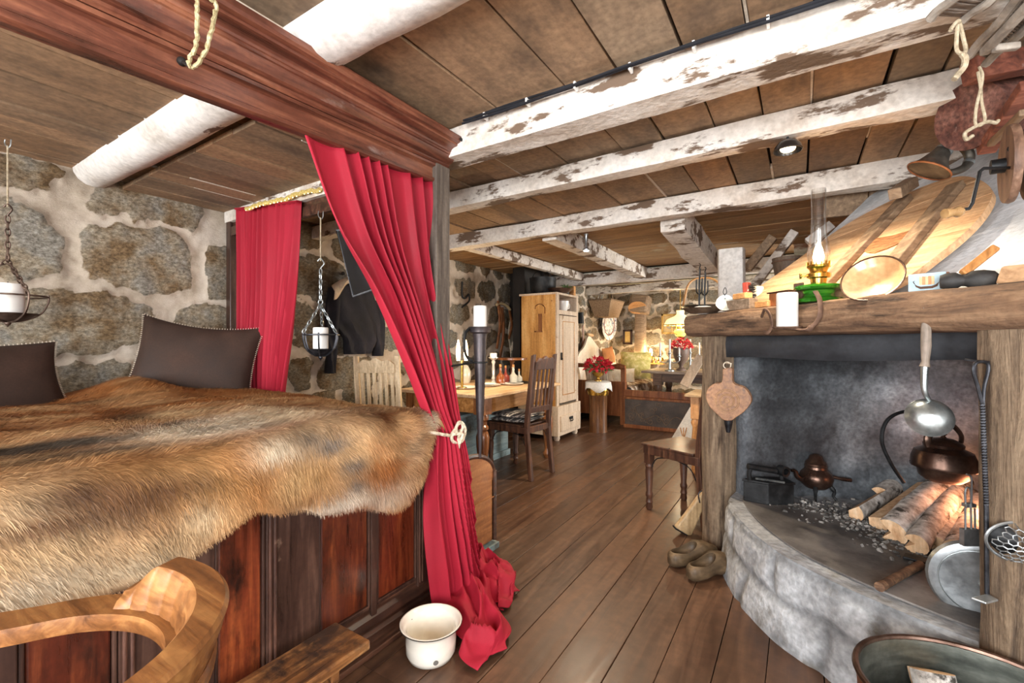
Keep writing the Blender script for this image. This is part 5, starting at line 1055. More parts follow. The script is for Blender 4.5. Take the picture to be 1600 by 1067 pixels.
# ------------------------------------------------------------------ FOREGROUND CHAIR, STEP BENCH, CHAMBER POT
M_oak = wood('worn_oak', ['#573419', '#84552c', '#a87844'], 0, 5, rough=.42, coat=.1, bump=.15, blotch='#4f2f1a', bsc=6, blo=.58, bhi=.75)
AC = np.array([-.94, .11, 0.]); ach = thing('captains_chair', 'honey brown captain\'s chair with a curved back rail, cut off at the bottom left', 'chair', AC)
bd = math.radians(60); bk = np.array([math.cos(bd), math.sin(bd), 0]); lf = np.array([-bk[1], bk[0], 0])
def shoe(z, r, ang, arm, n=40):
    A = []
    for t in np.linspace(-ang, ang, n): A.append(AC+r*(bk*math.cos(t)+lf*math.sin(t))+[0, 0, z])
    if arm:
        s = A[-1]; e = A[0]; A = [e-bk*arm*(1-k/6)-lf*(.02*(1-k/6)**2) for k in range(6)]+A+[s-bk*arm*(k+1)/6+lf*(.02*((k+1)/6)**2) for k in range(6)]
    return A
def sweep(m, path, prof, up=np.array([0, 0, 1.])):
    A = []; P = np.array(path)
    for i in range(len(P)):
        t = P[min(i+1, len(P)-1)]-P[max(i-1, 0)]; t /= np.linalg.norm(t); x = np.cross(t, up); x /= np.linalg.norm(x); A.append([P[i]+x*a+up*b for a, b in prof])
    n = len(prof); m.grid(np.array(A), wrap=True); k = m.n-len(P)*n; m.f.append([k+j for j in range(n-1, -1, -1)]); m.f.append([k+(len(P)-1)*n+j for j in range(n)])
m = W(ach); sweep(m, shoe(.69, .245, PI/2, .16), [(-.034, -.014), (.034, -.014), (.036, .0), (.034, .016), (-.034, .016), (-.036, 0)]); m.build('arm_rail', M_oak, ach, angle=.5)
m = W(ach); A = []
for t in np.linspace(-1.12, 1.12, 140):
    e = np.clip((1.12-abs(t))/.30, 0, 1); e = e*e*(3-2*e); gr = .0035*(abs(math.sin(t*19))**.35-1)*(abs(t) > .35); h = .02+.05*e; w_ = .026; lean = .02; c = AC+(bk*math.cos(t)+lf*math.sin(t))*.252; o_ = (bk*math.cos(t)+lf*math.sin(t))
    A.append([c+o_*a+np.array([0, 0, .706+b]) for a, b in ((-w_-gr, 0), (w_, 0), (w_+lean*.6, h*.5), (w_+lean, h-.006), (w_+lean-.006, h), (-w_+lean+.006, h), (-w_+lean-gr, h-.006), (-w_+lean*.4-gr, h*.5))])
m.grid(np.array(A), wrap=True); k = m.n-140*8; m.f.append([k+j for j in range(7, -1, -1)]); m.f.append([k+139*8+j for j in range(8)]); m.build('back_crest', M_oak, ach, angle=.6)
for t in (-1.4, -.75, -.12):
    m = W(ach); c = AC+.235*(bk*math.cos(t)+lf*math.sin(t)); b = AC+.19*(bk*math.cos(t)+lf*math.sin(t)); m.tube([b+[0, 0, .44], b+(c-b)*.5+[0, 0, .56], c+[0, 0, .68]], [.012, .018, .012], 10); m.build('spindle', M_oak, ach)
m = W(ach); m.lathe([(0, .405), (.19, .41), (.22, .425), (.215, .445), (.15, .44), (0, .435)], AC-bk*.02, n=36); m.build('seat', M_oak, ach)
for sx, sy in ((1, 1), (1, -1), (-1, 1), (-1, -1)):
    m = W(ach); p = AC+bk*.12*sx+lf*.13*sy; m.tube([p+[0, 0, .41], p+(bk*sx+lf*sy)*.03+[0, 0, .2], p+(bk*sx+lf*sy)*.06], [.018, .024, .015], 10); m.build('leg', M_oak, ach)
M_bench = wood('bench_plank', ['#3a251a', '#8a5c36', '#c0905c'], 1, 4, rough=.35, coat=.25, bump=.2, blotch='#3b2a22', bsc=5, blo=.5, bhi=.62)
bn = thing('step_bench', 'low dark and honey stained step bench standing along the bed footboard', 'bench', (-1.27, .6, 0))
m = W(bn); m.bx((-1.365, -.2, .19), (-1.185, .985, .222)); m.build('top', M_bench, bn, smooth=False, bevel=.006)
for y in (.85, 0.):
    m = W(bn); m.prism([(-1.345, y, .19), (-1.2, y, .19), (-1.2, y, .15), (-1.23, y, .08), (-1.20, y, 0), (-1.345, y, 0)], (0, .03, 0)); m.build('leg', M_bench, bn, smooth=False, bevel=.004)
pc = pz(668, 1034, 0); pc = pc+np.array([-.01, .03, 0]); cp = thing('chamber_pot', 'cream enamel chamber pot with black rim and a chip, beside the curtain hem', 'pot', pc)
M_enam = mat('cream_enamel', ['#e4dccb', '#eee8da', '#f3efe4'], scale=3, rough=.16, coat=.6, bump=0, finea=.02)
cp.scale = (.93, .93, .84); m = MB(); m.lathe([(0, 0), (.068, 0), (.09, .012), (.100, .035), (.102, .08), (.101, .125), (.112, .148), (.124, .156), (.126, .160), (.121, .161), (.108, .153), (.098, .13), (.097, .08), (.094, .038), (.084, .018), (.05, .010), (0, .010)], n=48); m.build('bowl', M_enam, cp)
m = MB(); m.tube(circ((0, 0, .158), .1255, 48), .0022, 6, True); m.build('black_rim', mat('black_enamel_rim', ['#15130f', '#262320'], rough=.3, bump=0), cp)
m = MB(); q = [np.array([x, 0, z]) for x, z in ((-.100, .125), (-.135, .125), (-.155, .10), (-.15, .065), (-.125, .05), (-.102, .055))]; Rz = rot('Z', math.radians(5)); m.tube([Rz@p for p in spl(q, 7)], .008, 8, sx=1.5); m.build('handle', mat('black_white_handle', ['#181613', '#2d2a26', '#e7e0d0'], pos=[.3, .55, .6], scale=14, rough=.3, bump=0), cp)
v = toward(pc); v = rot('Z', .18)@v; R = fr(v); m = MB(); m.lathe([(0, 0), (.010, 0), (.0105, .0015), (0, .0018)], v*.1015+np.array([0, 0, .045]), R, 14); m.build('chip', mat('chip_grey', ['#55524d', '#6f6b65'], rough=.8), cp)
# ------------------------------------------------------------------ HANGING CANDLE BASKETS
def basket(label, px, dpt, ytop, yhook, yring, yrim, ybot, Rr, mt, clabel, mh):
    c = lambda y: pd(px, y, dpt)
    T = thing('hanging_candle_basket', label, 'candle holder', c(ybot), group='iron candle baskets on chains')
    m = W(T); m.tube(spl([c(ytop)-rv*.012, c(ytop+6)-rv*.014, c(ytop+12), c(ytop+10)+rv*.012, c(ytop)+rv*.016], 5), .0025, 6); m.build('ceiling_hook', M_pew, T)
    m = W(T); m.tube([c(ytop+10), c((ytop+yhook)/2), c(yhook)], .004, 6); m.build('cord', M_jute, T)
    m = W(T); u_ = F/dpt; m.tube(spl([c(yhook)+rv*-.018, c(yhook-4)+rv*.0, c(yhook+.012*u_)+rv*.02, c(yhook+.035*u_)+rv*.004, c(yhook+.045*u_)], 6), .0042, 8); m.build('hook', mh, T)
    m = W(T); chain(m, c(yhook+.045*u_), c(yring)+[0, 0, .012], .03, .0035, .010); m.build('chain', mh, T)
    m = W(T); m.tube(circ(c(yring), .017, 18, fr(fv*.8+rv*.4)), .0042, 8, True); m.build('ring', mh, T)
    C = c(yrim); zb = c(ybot)[2]; hh = C[2]-zb-.03
    for a in (.35, .35+2*PI/3, .35+4*PI/3):
        e = C+Rr*np.array([math.cos(a), math.sin(a), 0])+[0, 0, .012]; m = W(T); chain(m, c(yring)-[0, 0, .014], e, .026, .0032, .009); m.build('chain', mh, T)
    m = W(T); m.tube(circ(C, Rr, 36), .0042, 6, True, sx=1.0); m.build('rim_hoop', mt, T)
    for k in range(6):
        a = k*PI/3+.35; d = np.array([math.cos(a), math.sin(a), 0]); m = W(T); m.tube(spl([C+d*Rr+[0, 0, .012], C+d*Rr*.98-[0, 0, hh*.25], C+d*Rr*.78-[0, 0, hh*.7], C+d*Rr*.35-[0, 0, hh*.97], C-[0, 0, hh]], 6), .004, 6, sx=1.6); m.build('rib', mt, T)
    m = W(T); m.lathe([(0, -hh), (Rr*.4, -hh*.95), (Rr*.72, -hh*.72), (Rr*.76, -hh*.68), (Rr*.7, -hh*.68), (0, -hh*.7)], C, n=28); m.build('cup', mt, T)
    m = W(T); m.ball(C-[0, 0, hh+.008], (.012, .012, .013)); m.lathe([(.005, 0), (.0, -.012)], C-[0, 0, hh+.018], n=10, cap=False); m.build('finial', mt, T)
    candle(clabel, C-[0, 0, hh*.66], Rr*.42, hh*.66+Rr*.42); return T
M_bronze = mat('dark_bronze_iron', ['#3a2e27', '#5c4a3f', '#7a675a'], scale=14, rough=.5, metal=.6, bump=.25)
basket('dark rusty candle basket hanging at the far left over the bed', 12, 2.12, 218, 323, 402, 462, 512, .135, M_bronze, 'white candle in the dark basket at the far left, cut by the picture edge', M_bronze)
basket('grey iron candle basket hanging between the two red curtains', 501, 2.58, 330, 408, 472, 523, 564, .100, M_iron, 'dripping white candle in the grey basket between the red curtains', M_pew)
# ------------------------------------------------------------------ TORCH HOLDER ON THE POST
D_ = 2.2; T = thing('torch_candle_holder', 'tall tapered iron torch holder with a cup, strapped to the grey bed post', 'candle holder', pd(750, 716, D_))
M_tor = mat('torch_steel', ['#2d2a2b', '#4a4445', '#6b5c55'], scale=6, st=(2, 2, .6), rough=.4, metal=.6, bump=.15)
c = pd(750, 512, D_); R = I3
m = W(T); z1 = pd(750, 715, D_)[2]-c[2]; m.lathe([(.006, z1), (.02, z1*.6), (.030, z1*.2), (.032, -.06), (.036, -.03), (.052, -.022), (.054, .0), (.057, .004), (.05, .004), (.045, -.01), (0, -.012)], c, n=28); m.build('tapered_shaft', M_tor, T)
m = W(T); m.tube(circ(pd(750, 566, D_), .036, 20), .004, 6, True); m.tube([pd(740, 566, D_-.02), pd(706, 572, D_-.13)], .005, 6); m.build('ring_bracket', M_dkir, T)
m = W(T); m.tube(spl([pd(733, 514, D_-.03), pd(727, 522, D_-.06), pd(726, 545, D_-.06), pd(730, 558, D_-.04), pd(738, 564, D_-.02)], 6), .005, 6, sx=1.8); m.build('strap', M_dkir, T)
candle('white pillar candle in the torch holder beside the grey post', c-[0, 0, .008], .033, .115)
# ------------------------------------------------------------------ FLAT SCREEN, JACKET
D_ = 2.45; T = thing('flat_screen', 'black flat screen on the bed post, mostly hidden behind the tied red curtain', 'screen', pd(620, 460, D_))
p = [pd(552, 463, D_+.02), pd(526, 360, D_+.02), pd(684, 345, D_-.17), pd(690, 415, D_-.17)]
m = W(T); nn = np.cross(p[1]-p[0], p[3]-p[0]); nn /= np.linalg.norm(nn); m.prism(p, nn*.02*(1 if nn[1] > 0 else -1)); m.build('panel', mat('screen_black', ['#0d0e10', '#17181b'], rough=.15, bump=0, coat=.4), T, smooth=False, bevel=.004)
m = W(T); m.tube(p, .006, 6, True); m.build('bezel', mat('bezel_grey', ['#6f7377', '#8d9195'], rough=.3, metal=.6, bump=0), T)
M_jk = mat('black_cotton', ['#131215', '#232228', '#35333a'], scale=5, rough=.85, bump=.3, fine=90)
jc = pX(548, 500, XL+.13); T = thing('black_jacket', 'black jacket with a pale collar hanging on the stone wall behind the bed', 'jacket', pX(548, 560, XL+.13))
def cloth_body(mb, rows, dpt, folds, seed):
    A = []; n = 40
    for k, (y, a, b) in enumerate(rows):
        l, r = pX(a, y, XL+.07), pX(b, y, XL+.07); c = (l+r)/2; w_ = np.linalg.norm(r-l)/2; row = []
        for i in range(n):
            t = 2*PI*i/n; f = .018*math.sin(folds*t+seed+k*.3)+.03*(fbm(np.array([[math.cos(t)*2+seed, math.sin(t)*2, k*.5]]), 3)[0]-.5)
            row.append(c+np.array([0, 1, 0])*w_*math.cos(t)*(1+f)+np.array([1, 0, 0])*((dpt+f*1.2)*math.sin(t)+.02))
        A.append(row)
    mb.grid(np.array(A)[:, ::-1], wrap=True); k = mb.n-len(rows)*n; mb.f.append([k+j for j in range(n)]); mb.f.append([k+(len(rows)-1)*n+j for j in range(n-1, -1, -1)])
def smooth_rows(r): return [tuple(q) for q in spl([np.array(x, float) for x in r], 5)]
m = W(T); cloth_body(m, smooth_rows([(440, 535, 560), (452, 518, 578), (475, 513, 585), (500, 514, 590), (528, 534, 588), (545, 536, 580), (553, 537, 574)]), .07, 7, 1.); m.build('body', M_jk, T)
m = W(T); cloth_body(m, smooth_rows([(450, 512, 532), (480, 508, 530), (520, 507, 524), (550, 508, 522), (583, 508, 521)]), .045, 3, 2.); m.build('sleeve', M_jk, T)
m = W(T); cloth_body(m, smooth_rows([(470, 572, 592), (500, 578, 596), (530, 581, 597), (556, 582, 596)]), .045, 3, 4.); m.build('sleeve', M_jk, T)
m = W(T); A = []
for t in np.linspace(0, 1, 16):
    a = pX(518+t*40, 446-14*math.sin(t*PI*.6), XL+.16); A.append([a+[0, 0, .0], a+[.03, .01, -.05-.03*math.sin(t*9)], a+[.02, .01, -.09-.04*math.sin(t*7+1)]])
m.grid(np.array(A)); m.build('collar', mat('cream_linen', ['#b3a08a', '#d1bfa8'], rough=.9), T, solid=.006)
m = W(T); m.tube([pX(536, 428, XL+.0), pX(536, 428, XL+.12)], .012, 8); m.ball(pX(536, 427, XL+.12), .016); m.build('peg', M_black, T)
# ------------------------------------------------------------------ DINING TABLE BY THE WALL AND CHAIRS
M_tab = wood('honey_pine', ['#7d4f26', '#b07a42', '#cf9d62'], 1, 3.5, rough=.35, coat=.3, bump=.12); M_tabz = wood('turned_walnut', ['#4a2a18', '#7c4c2a', '#a26b3e'], 2, 3.5, rough=.3, coat=.4, bump=.1); M_tabt = wood('scrubbed_top', ['#a07c55', '#c9a780', '#dcc09c'], 1, 3.5, rough=.5, bump=.1)
tbl = thing('dining_table', 'honey pine dining table with thick turned legs at the left stone wall', 'table', (-2.6, 3.55, 0))
m = W(tbl); m.bx((-3.12, 2.9, .735), (-2.12, 4.25, .765)); m.build('tabletop', M_tabt, tbl, smooth=False, bevel=.008)
m = W(tbl); m.bx((-3.04, 2.98, .60), (-2.2, 4.16, .735)); m.build('apron', M_tab, tbl, smooth=False)
for x, y in ((-2.24, 3.03), (-2.2, 4.1), (-3.03, 3.03), (-3.03, 4.1)):
    m = W(tbl); m.bx((x-.055, y-.055, .59), (x+.055, y+.055, .74)); m.lathe([(0, 0), (.03, 0), (.046, .03), (.046, .055), (.03, .08), (.03, .11), (.04, .2), (.054, .32), (.057, .40), (.045, .44), (.036, .45), (.05, .465), (.05, .485), (.036, .5), (.036, .53), (.05, .545), (.05, .57), (.04, .6), (0, .6)], (x, y, 0), n=24); m.build('leg', M_tabz, tbl)
M_chair = wood('dark_chair', ['#2b1a13', '#4a2f22', '#6f4932'], 2, 5, rough=.5, coat=.08, bump=.12)
def slat_chair(name, label, loc, rz, ms, slats=5, seat=True, top='arch'):
    "front of the chair is local +x"
    T = thing(name, label, 'chair', loc, rz); B = lambda: MB()
    for s in (-1, 1):
        m = B(); m.lathe([(0, 0), (.017, 0), (.024, .015), (.02, .045), (.026, .055), (.022, .065), (.019, .085), (.026, .1), (.026, .115), (.02, .13), (.028, .27), (.024, .3), (.03, .31), (.024, .325), (.024, .34), (0, .34)], (.19, .185*s, 0), n=18); m.bx((.165, .185*s-.025, .33), (.215, .185*s+.025, .45)); m.build('leg', ms, T)
        m = B(); m.prism([(-.27, .165*s-.02, 0), (-.235, .165*s-.02, 0), (-.185, .165*s-.02, .42), (-.195, .165*s-.02, .55), (-.265, .165*s-.02, 1.08), (-.295, .165*s-.02, 1.09), (-.235, .165*s-.02, .55), (-.225, .165*s-.02, .42)], (0, .04, 0)); m.build('rear_post', ms, T, smooth=False, bevel=.004)
    m = B(); m.prism([(.22, -.215, .40), (.22, .215, .40), (-.22, .19, .40), (-.22, -.19, .40)], (0, 0, .055)); m.build('seat_frame', ms, T, smooth=False, bevel=.004)
    if seat: m = B(); m.prism([(.235, -.225, .455), (.235, .225, .455), (-.18, .19, .455), (-.18, -.19, .455)], (0, 0, .018)); m.build('seat', ms, T, smooth=False, bevel=.006)
    m = B(); z = np.linspace(-1, 1, 25); lo = [(-.265, .15*t, .955) for t in z]; hi = [(-.278, .15*t, 1.035+.03*math.cos(t*PI/2)+.010*math.cos(t*PI*3)) for t in z[::-1]]; m.prism(lo+hi, (-.024, 0, -.002)); m.build('crest_rail', ms, T, smooth=False, bevel=.003)
    m = B(); m.box((-.225, 0, .60), (.022, .30, .05), rot('Y', -.1)); m.build('lower_rail', ms, T, smooth=False, bevel=.003)
    for k in range(slats):
        y = -.12+.24*k/(slats-1); m = B(); m.bar((-.228, y, .61), (-.272, y, .97), .027, .010, (1, 0, 0)); m.build('slat', ms, T, smooth=False, bevel=.002)
    for s in (-1, 1):
        m = B(); m.tube(spl([(.17, .19*s, .30), (.12, .19*s, .375), (.04, .19*s, .40)], 6), .004, 6); m.build('iron_brace', M_dkir, T); m = B(); m.tube(spl([(-.20, .17*s, .28), (-.15, .18*s, .37), (-.06, .185*s, .40)], 6), .004, 6); m.build('iron_brace', M_dkir, T)
    m = B()
    for i in range(4): m.tube([(.236, -.18+.12*i, .464), (.239, -.18+.12*i, .464)], .005, 6)
    m.tube([(.0, .2, .474), (.0, .2, .477)], .005, 6); m.build('nail_heads', M_dkir, T); return T
slat_chair('slat_back_chair', 'dark slat backed chair pushed up to the honey pine table, pale cushion on seat', (-2.18, 3.52, 0), PI-.1, M_chair)
slat_chair('slat_back_chair', 'dark wooden chair with turned legs standing left of the fireplace post', (-.655, 3.31, 0), math.atan2(.45, -.89), M_chair)
M_palec = wood('cream_chair_wood', ['#a88b68', '#cdb38e', '#dfcaa8'], 2, 5, rough=.5)
slat_chair('slat_back_chair', 'pale cream slat backed chair between fur covered bed and stone wall', (-2.92, 2.62, 0), PI/2+.5, M_palec, 6)
M_tick = mat('woven_cushion', ['#2c2a2c', '#6a6664', '#d5cfc6'], pos=[.4, .5, .6], scale=40, st=(1, .15, 1), rough=.9, bump=.4)
for z, lab in ((.475, 'lower black and white woven cushion on the chair at the pine table'), (.515, 'upper black and white woven cushion on the chair at the pine table')):
    m = MB(); n = 20; u = np.linspace(-1, 1, n); U, V = np.meshgrid(u, u, indexing='ij'); pf = ((1-U**4)**.5)*((1-V**4)**.5)
    for s in (1, -1):
        G = np.stack([-2.2+U*.2*(1-.05*V**2), 3.52+V*.2*(1-.05*U**2), z+.022+s*.02*pf+.008*(fbm(np.stack([U*2, V*2, 0*U+z*9], -1), 3)-.5)], -1); m.grid(G if s > 0 else G[:, ::-1])
    tag(m.build('seat_cushion', M_tick), lab, 'cushion', 'woven cushions')
# things on that table
def tz(px, py): return pz(px, py, .765)
c = tz(771, 600); T = thing('glass_candlestick', 'tall crystal candlestick on the honey pine table', 'candlestick', c); M_crys = mat('crystal', ['#c9c9c6', '#e3e3df'], rough=.1, metal=.4, bump=0, spec=.8)
m = MB(); m.lathe([(0, 0), (.06, 0), (.062, .01), (.025, .02), (.014, .04), (.022, .06), (.012, .08), (.016, .14), (.012, .2), (.022, .225), (.014, .24), (.03, .255), (.05, .268), (.05, .275), (.02, .27), (0, .27)], n=20); m.build('stem', M_crys, T)
candle('melted white candle on the crystal candlestick', c+[0, 0, .272], .036, .045)
c = tz(800, 598); T = thing('serving_tray', 'dark oval tray holding bottles on the pine table', 'tray', c)
m = MB(); m.lathe([(0, 0), (.15, .0), (.2, .012), (.205, .016), (.198, .016), (.148, .006), (0, .006)], n=36, sy=.62); m.build('plate', M_dkir, T)
def bottle(label, px, py, r, h, colr, m_=None):
    c = tz(px, py)+np.array([0, 0, .006]); T = thing('glass_bottle', label, 'bottle', c, group='bottles on the tray'); m = MB(); m.lathe([(0, 0), (r, 0), (r*1.05, h*.1), (r, h*.42), (r*.45, h*.58), (r*.28, h*.68), (r*.26, h*.94), (r*.36, h*.96), (r*.36, h), (0, h)], n=20); m.build('glass', colr, T)
    m = MB(); m.lathe([(0, h), (r*.25, h), (r*.3, h+.025), (0, h+.028)], n=12); m.build('stopper', M_orb, T)
M_amb = mat('amber_glass', ['#6a3414', '#8f4a1e'], rough=.08, bump=0, spec=.7, finea=0); M_redg = mat('red_liquid_glass', ['#7a2a22', '#96402f'], rough=.08, bump=0, spec=.7, finea=0); M_clr = mat('pale_glass', ['#a9a596', '#cfcbbd'], rough=.08, bump=0, spec=.8, finea=0)
bottle('amber bottle at the left of the tray', 782, 600, .045, .17, M_amb); bottle('round red flower filled bottle in the middle of the tray', 790, 598, .04, .15, M_redg); bottle('pale clear bottle right of the red one on the tray', 802, 598, .045, .16, M_clr); bottle('squat clear bottle with handle at the right of the tray', 811, 597, .035, .11, M_clr)
c = tz(800, 595); T = thing('wooden_stand', 'dark wooden footed stand behind the bottles', 'stand', c); m = MB(); m.lathe([(0, 0), (.08, 0), (.03, .02), (.015, .05), (.02, .2), (.03, .22), (.17, .235), (.17, .255), (0, .255)], n=26); m.build('pedestal', M_tabz, T)
M_chin = mat('white_china', ['#e8e4dc', '#f4f1ea'], rough=.2, coat=.4, bump=0, finea=.01)
for px, py, r, lab in ((728, 607, .12, 'white plate at the near left edge of the pine table'), (762, 603, .13, 'white plate in the middle of the near table edge'), (800, 601, .12, 'white plate at the right beside the chair back')):
    c = tz(px, py); c[2] = .766; m = MB(); m.lathe([(0, 0), (r*.6, 0), (r*.95, .012), (r, .016), (r*.93, .015), (r*.58, .005), (0, .005)], c, n=30); tag(m.build('dinner_plate', M_chin), lab, 'plate', 'plates on the pine table')
m = MB(); c = tz(752, 604); m.prism([c+[0, .0, .018], c+[.1, .1, .018], c+[.02, .2, .018], c+[-.1, .1, .018]], (0, 0, .012)); tag(m.build('napkin', mat('linen_napkin', ['#d8cfbf', '#eae3d6'], rough=.9), smooth=False, bevel=.004), 'folded linen napkin on the table plate', 'napkin')
c = tz(727, 598); T = thing('glass_jar', 'clear glass jar with a lid on the pine table by the grey post', 'jar', c); m = MB(); m.lathe([(0, 0), (.05, 0), (.06, .05), (.06, .12), (.04, .16), (0, .16)], n=24); m.build('jar_body', M_clr, T); m = MB(); m.lathe([(0, .16), (.042, .16), (.03, .18), (.01, .19), (.012, .205), (0, .21)], n=20); m.build('lid', M_clr, T)
c = pd(722, 548, 4.1); T = thing('candle_lamp', 'glowing twin bulb lamp half hidden behind the grey bed post', 'lamp', (c[0], c[1], .765)); T.location = (c[0], c[1], .765)
m = W(T); m.tube([(c[0], c[1], .765), (c[0], c[1], c[2]-.09)], .012, 8); m.lathe([(0, .765), (.05, .765), (.04, .785), (0, .79)], (c[0], c[1], 0), n=20); m.build('stand', M_brass, T)
for s in (-1, 1): m = W(T); m.lathe([(0, -.09), (.015, -.09), (.02, -.03), (.016, .05), (.004, .10), (0, .1)], c+rv*.035*s, n=12); m.build('bulb', emat('warm_bulb', '#ffd79a', 14), T)
point('table_lamp', c+np.array([0, 0, .0])-rv*.0+[.0, -.0, .14], 10, (1, .75, .45), .04)
# blue painted chest, cradle
M_blue = wood('blue_grey_paint', ['#5f7478', '#82979a', '#a3b3b3'], 1, 3, rough=.6, bump=.15, blotch='#5a5a52', bsc=5, blo=.58, bhi=.7)
T = thing('painted_chest', 'blue grey painted chest under the honey pine table', 'chest', (-2.77, 3.6, 0)); m = W(T); m.bx((-2.92, 3.1, .05), (-2.62, 4.0, .50)); m.build('body', M_blue, T, smooth=False, bevel=.004)
m = W(T); m.bx((-2.94, 3.09, .50), (-2.6, 4.02, .525)); m.build('lid', M_blue, T, smooth=False, bevel=.004)
m = W(T); m.bx((-2.93, 3.09, 0), (-2.6, 4.01, .06)); m.build('plinth', M_blue, T, smooth=False)
M_cradle = wood('cradle_pine', ['#7a4a2a', '#a36a3f', '#bd8654'], 1, 3.5, rough=.45, bump=.12, coat=.2)
T = thing('arched_cradle', 'wooden cradle with an arched end board behind the tied curtain', 'cradle', (-1.75, 1.9, 0)); y0, y1 = 1.66, 2.14
ar = [(y0, .05), (y1, .05), (y1, .44)]+[((y0+y1)/2+(y1-y0)/2*math.cos(t), .44+.13*math.sin(t)) for t in np.linspace(.15, PI, 18)]
m = W(T); m.prism([(-1.50, y, z) for y, z in ar], (-.02, 0, 0)); m.build('end_board', M_cradle, T, smooth=False, bevel=.003)
m = W(T); m.tube([(-1.51, y, z) for y, z in ar[2:]], .016, 8, sx=1.); m.bx((-1.52, y1-.015, .05), (-1.49, y1+.012, .45)); m.build('edge_trim', M_dkwy, T)
m = W(T); m.bx((-1.495, y0, .30), (-1.49, y1, .306)); m.bx((-1.98, y1-.02, .05), (-1.50, y1, .40)); m.bx((-1.98, y0, .05), (-1.50, y0+.02, .40)); m.bx((-2.0, y0, .05), (-1.98, y1, .5)); m.build('side_boards', M_cradle, T, smooth=False)
m = W(T); m.bx((-2.0, y0, 0), (-1.475, y1+.02, .035)); m.build('base_moulding', M_blue, T, smooth=False, bevel=.005)
# ------------------------------------------------------------------ CLOGS, MUSKET BUTT
M_clog = mat('worn_clog_wood', ['#372b1d', '#574632', '#7a644a'], scale=8, st=(1, 2.5, 2.5), rough=.55, bump=.3, blotch='#4a3a2c', bsc=8, blo=.55, bhi=.7)
def clog_mesh():
    n, nx = 36, 44; A = []; tx = np.array([0, .04, .12, .28, .45, .6, .76, .9, .97, 1.])
    wv = np.array([.014, .030, .040, .043, .047, .055, .054, .040, .022, .006]); hv = np.array([.052, .070, .076, .078, .088, .100, .090, .070, .062, .055]); bv = np.array([.014, .004, 0, 0, .012, .004, 0, .010, .024, .036])
    for i in range(nx):
        t = .5-.5*math.cos(PI*i/(nx-1)); x = -.145+.29*t; w_, top, bot = np.interp(t, tx, wv), np.interp(t, tx, hv), np.interp(t, tx, bv)
        A.append([(x, w_*math.copysign(abs(math.cos(a))**.75, math.cos(a)), bot+(top-bot)*(.5+.5*math.copysign(abs(math.sin(a))**.8, math.sin(a)))) for a in np.linspace(0, 2*PI, n, endpoint=False)])
    m = MB(); m.grid(np.array(A), wrap=True); k = m.n-nx*n; m.f.append([k+j for j in range(n-1, -1, -1)]); m.f.append([k+(nx-1)*n+j for j in range(n)]); m.f = [q[::-1] for q in m.f]
    h = bpy.data.objects.new('holder', None); a = m.build('shell', M_clog, h, smooth=False)
    c = MB(); c.ball((-.058, 0, .088), (.076, .036, .062), rot('Y', .12), 32, 20); b = c.build('cutter', M_clog, h, smooth=False); a.parent = None; b.parent = None; bpy.data.objects.remove(h)
    for o in (a, b):
        import bmesh
        bm = bmesh.new(); bm.from_mesh(o.data); bmesh.ops.recalc_face_normals(bm, faces=bm.faces); bm.to_mesh(o.data); bm.free()
    md = a.modifiers.new('cut', 'BOOLEAN'); md.operation = 'DIFFERENCE'; md.object = b; md.solver = 'EXACT'
    bpy.context.view_layer.update(); dg = bpy.context.evaluated_depsgraph_get(); me = bpy.data.meshes.new_from_object(a.evaluated_get(dg)); me.name = 'clog_shell'; bpy.data.objects.remove(a); bpy.data.objects.remove(b)
    me.shade_smooth(); me.set_sharp_from_angle(angle=.8); return me
CLOG = clog_mesh()
def clog(label, c, ang):
    T = thing('wooden_clog', label, 'clog', c, ang, group='wooden clogs'); T.scale = (1.1,)*3
    o = bpy.data.objects.new('shell', CLOG); COL.objects.link(o); o.parent = T
a = pz(1112, 898, 0); b = pz(1083, 878, 0)
clog('nearer wooden clog at the foot of the left fireplace post', a, math.radians(58)); clog('farther wooden clog half behind the nearer one', b, math.radians(54))
T = thing('musket', 'old wooden gun stock leaning behind the left fireplace post', 'gun', pz(1068, 838, 0))
a = pz(1070, 836, .0); b = fp(-.09, -.14, .50); up = np.cross(b-a, rv); m = W(T); R = fr(b-a, rv); L = np.linalg.norm(b-a)
pr = [(-.065, 0), (.05, -.015), (.035, .12), (.02, .24), (.018, .34), (.016, L), (-.014, L), (-.02, .32), (-.035, .24), (-.05, .1)]
m.prism([a+R[:, 0]*x+R[:, 2]*z+[0, 0, .012] for x, z in pr], R[:, 1]*.04); m.build('stock', wood('pale_stock', ['#8b7150', '#b3976f', '#cbb28c'], 2, 5, rough=.5), T, smooth=False, bevel=.01)
m = W(T); m.tube([a+R[:, 2]*.3+[0, 0, .02], b+R[:, 2]*.5], .011, 8); m.build('barrel', M_iron, T)
m = W(T); m.tube(spl([a+R[:, 0]*-.02+R[:, 2]*.22, a+R[:, 0]*-.055+R[:, 2]*.27, a+R[:, 0]*-.02+R[:, 2]*.33], 5), .004, 6); m.build('trigger_guard', M_iron, T)
m = W(T); m.box(a+R[:, 2]*-.004+[0, 0, .012]-R[:, 0]*.008+R[:, 1]*.02, (.118, .044, .008), R); m.build('butt_plate', M_iron, T, smooth=False)
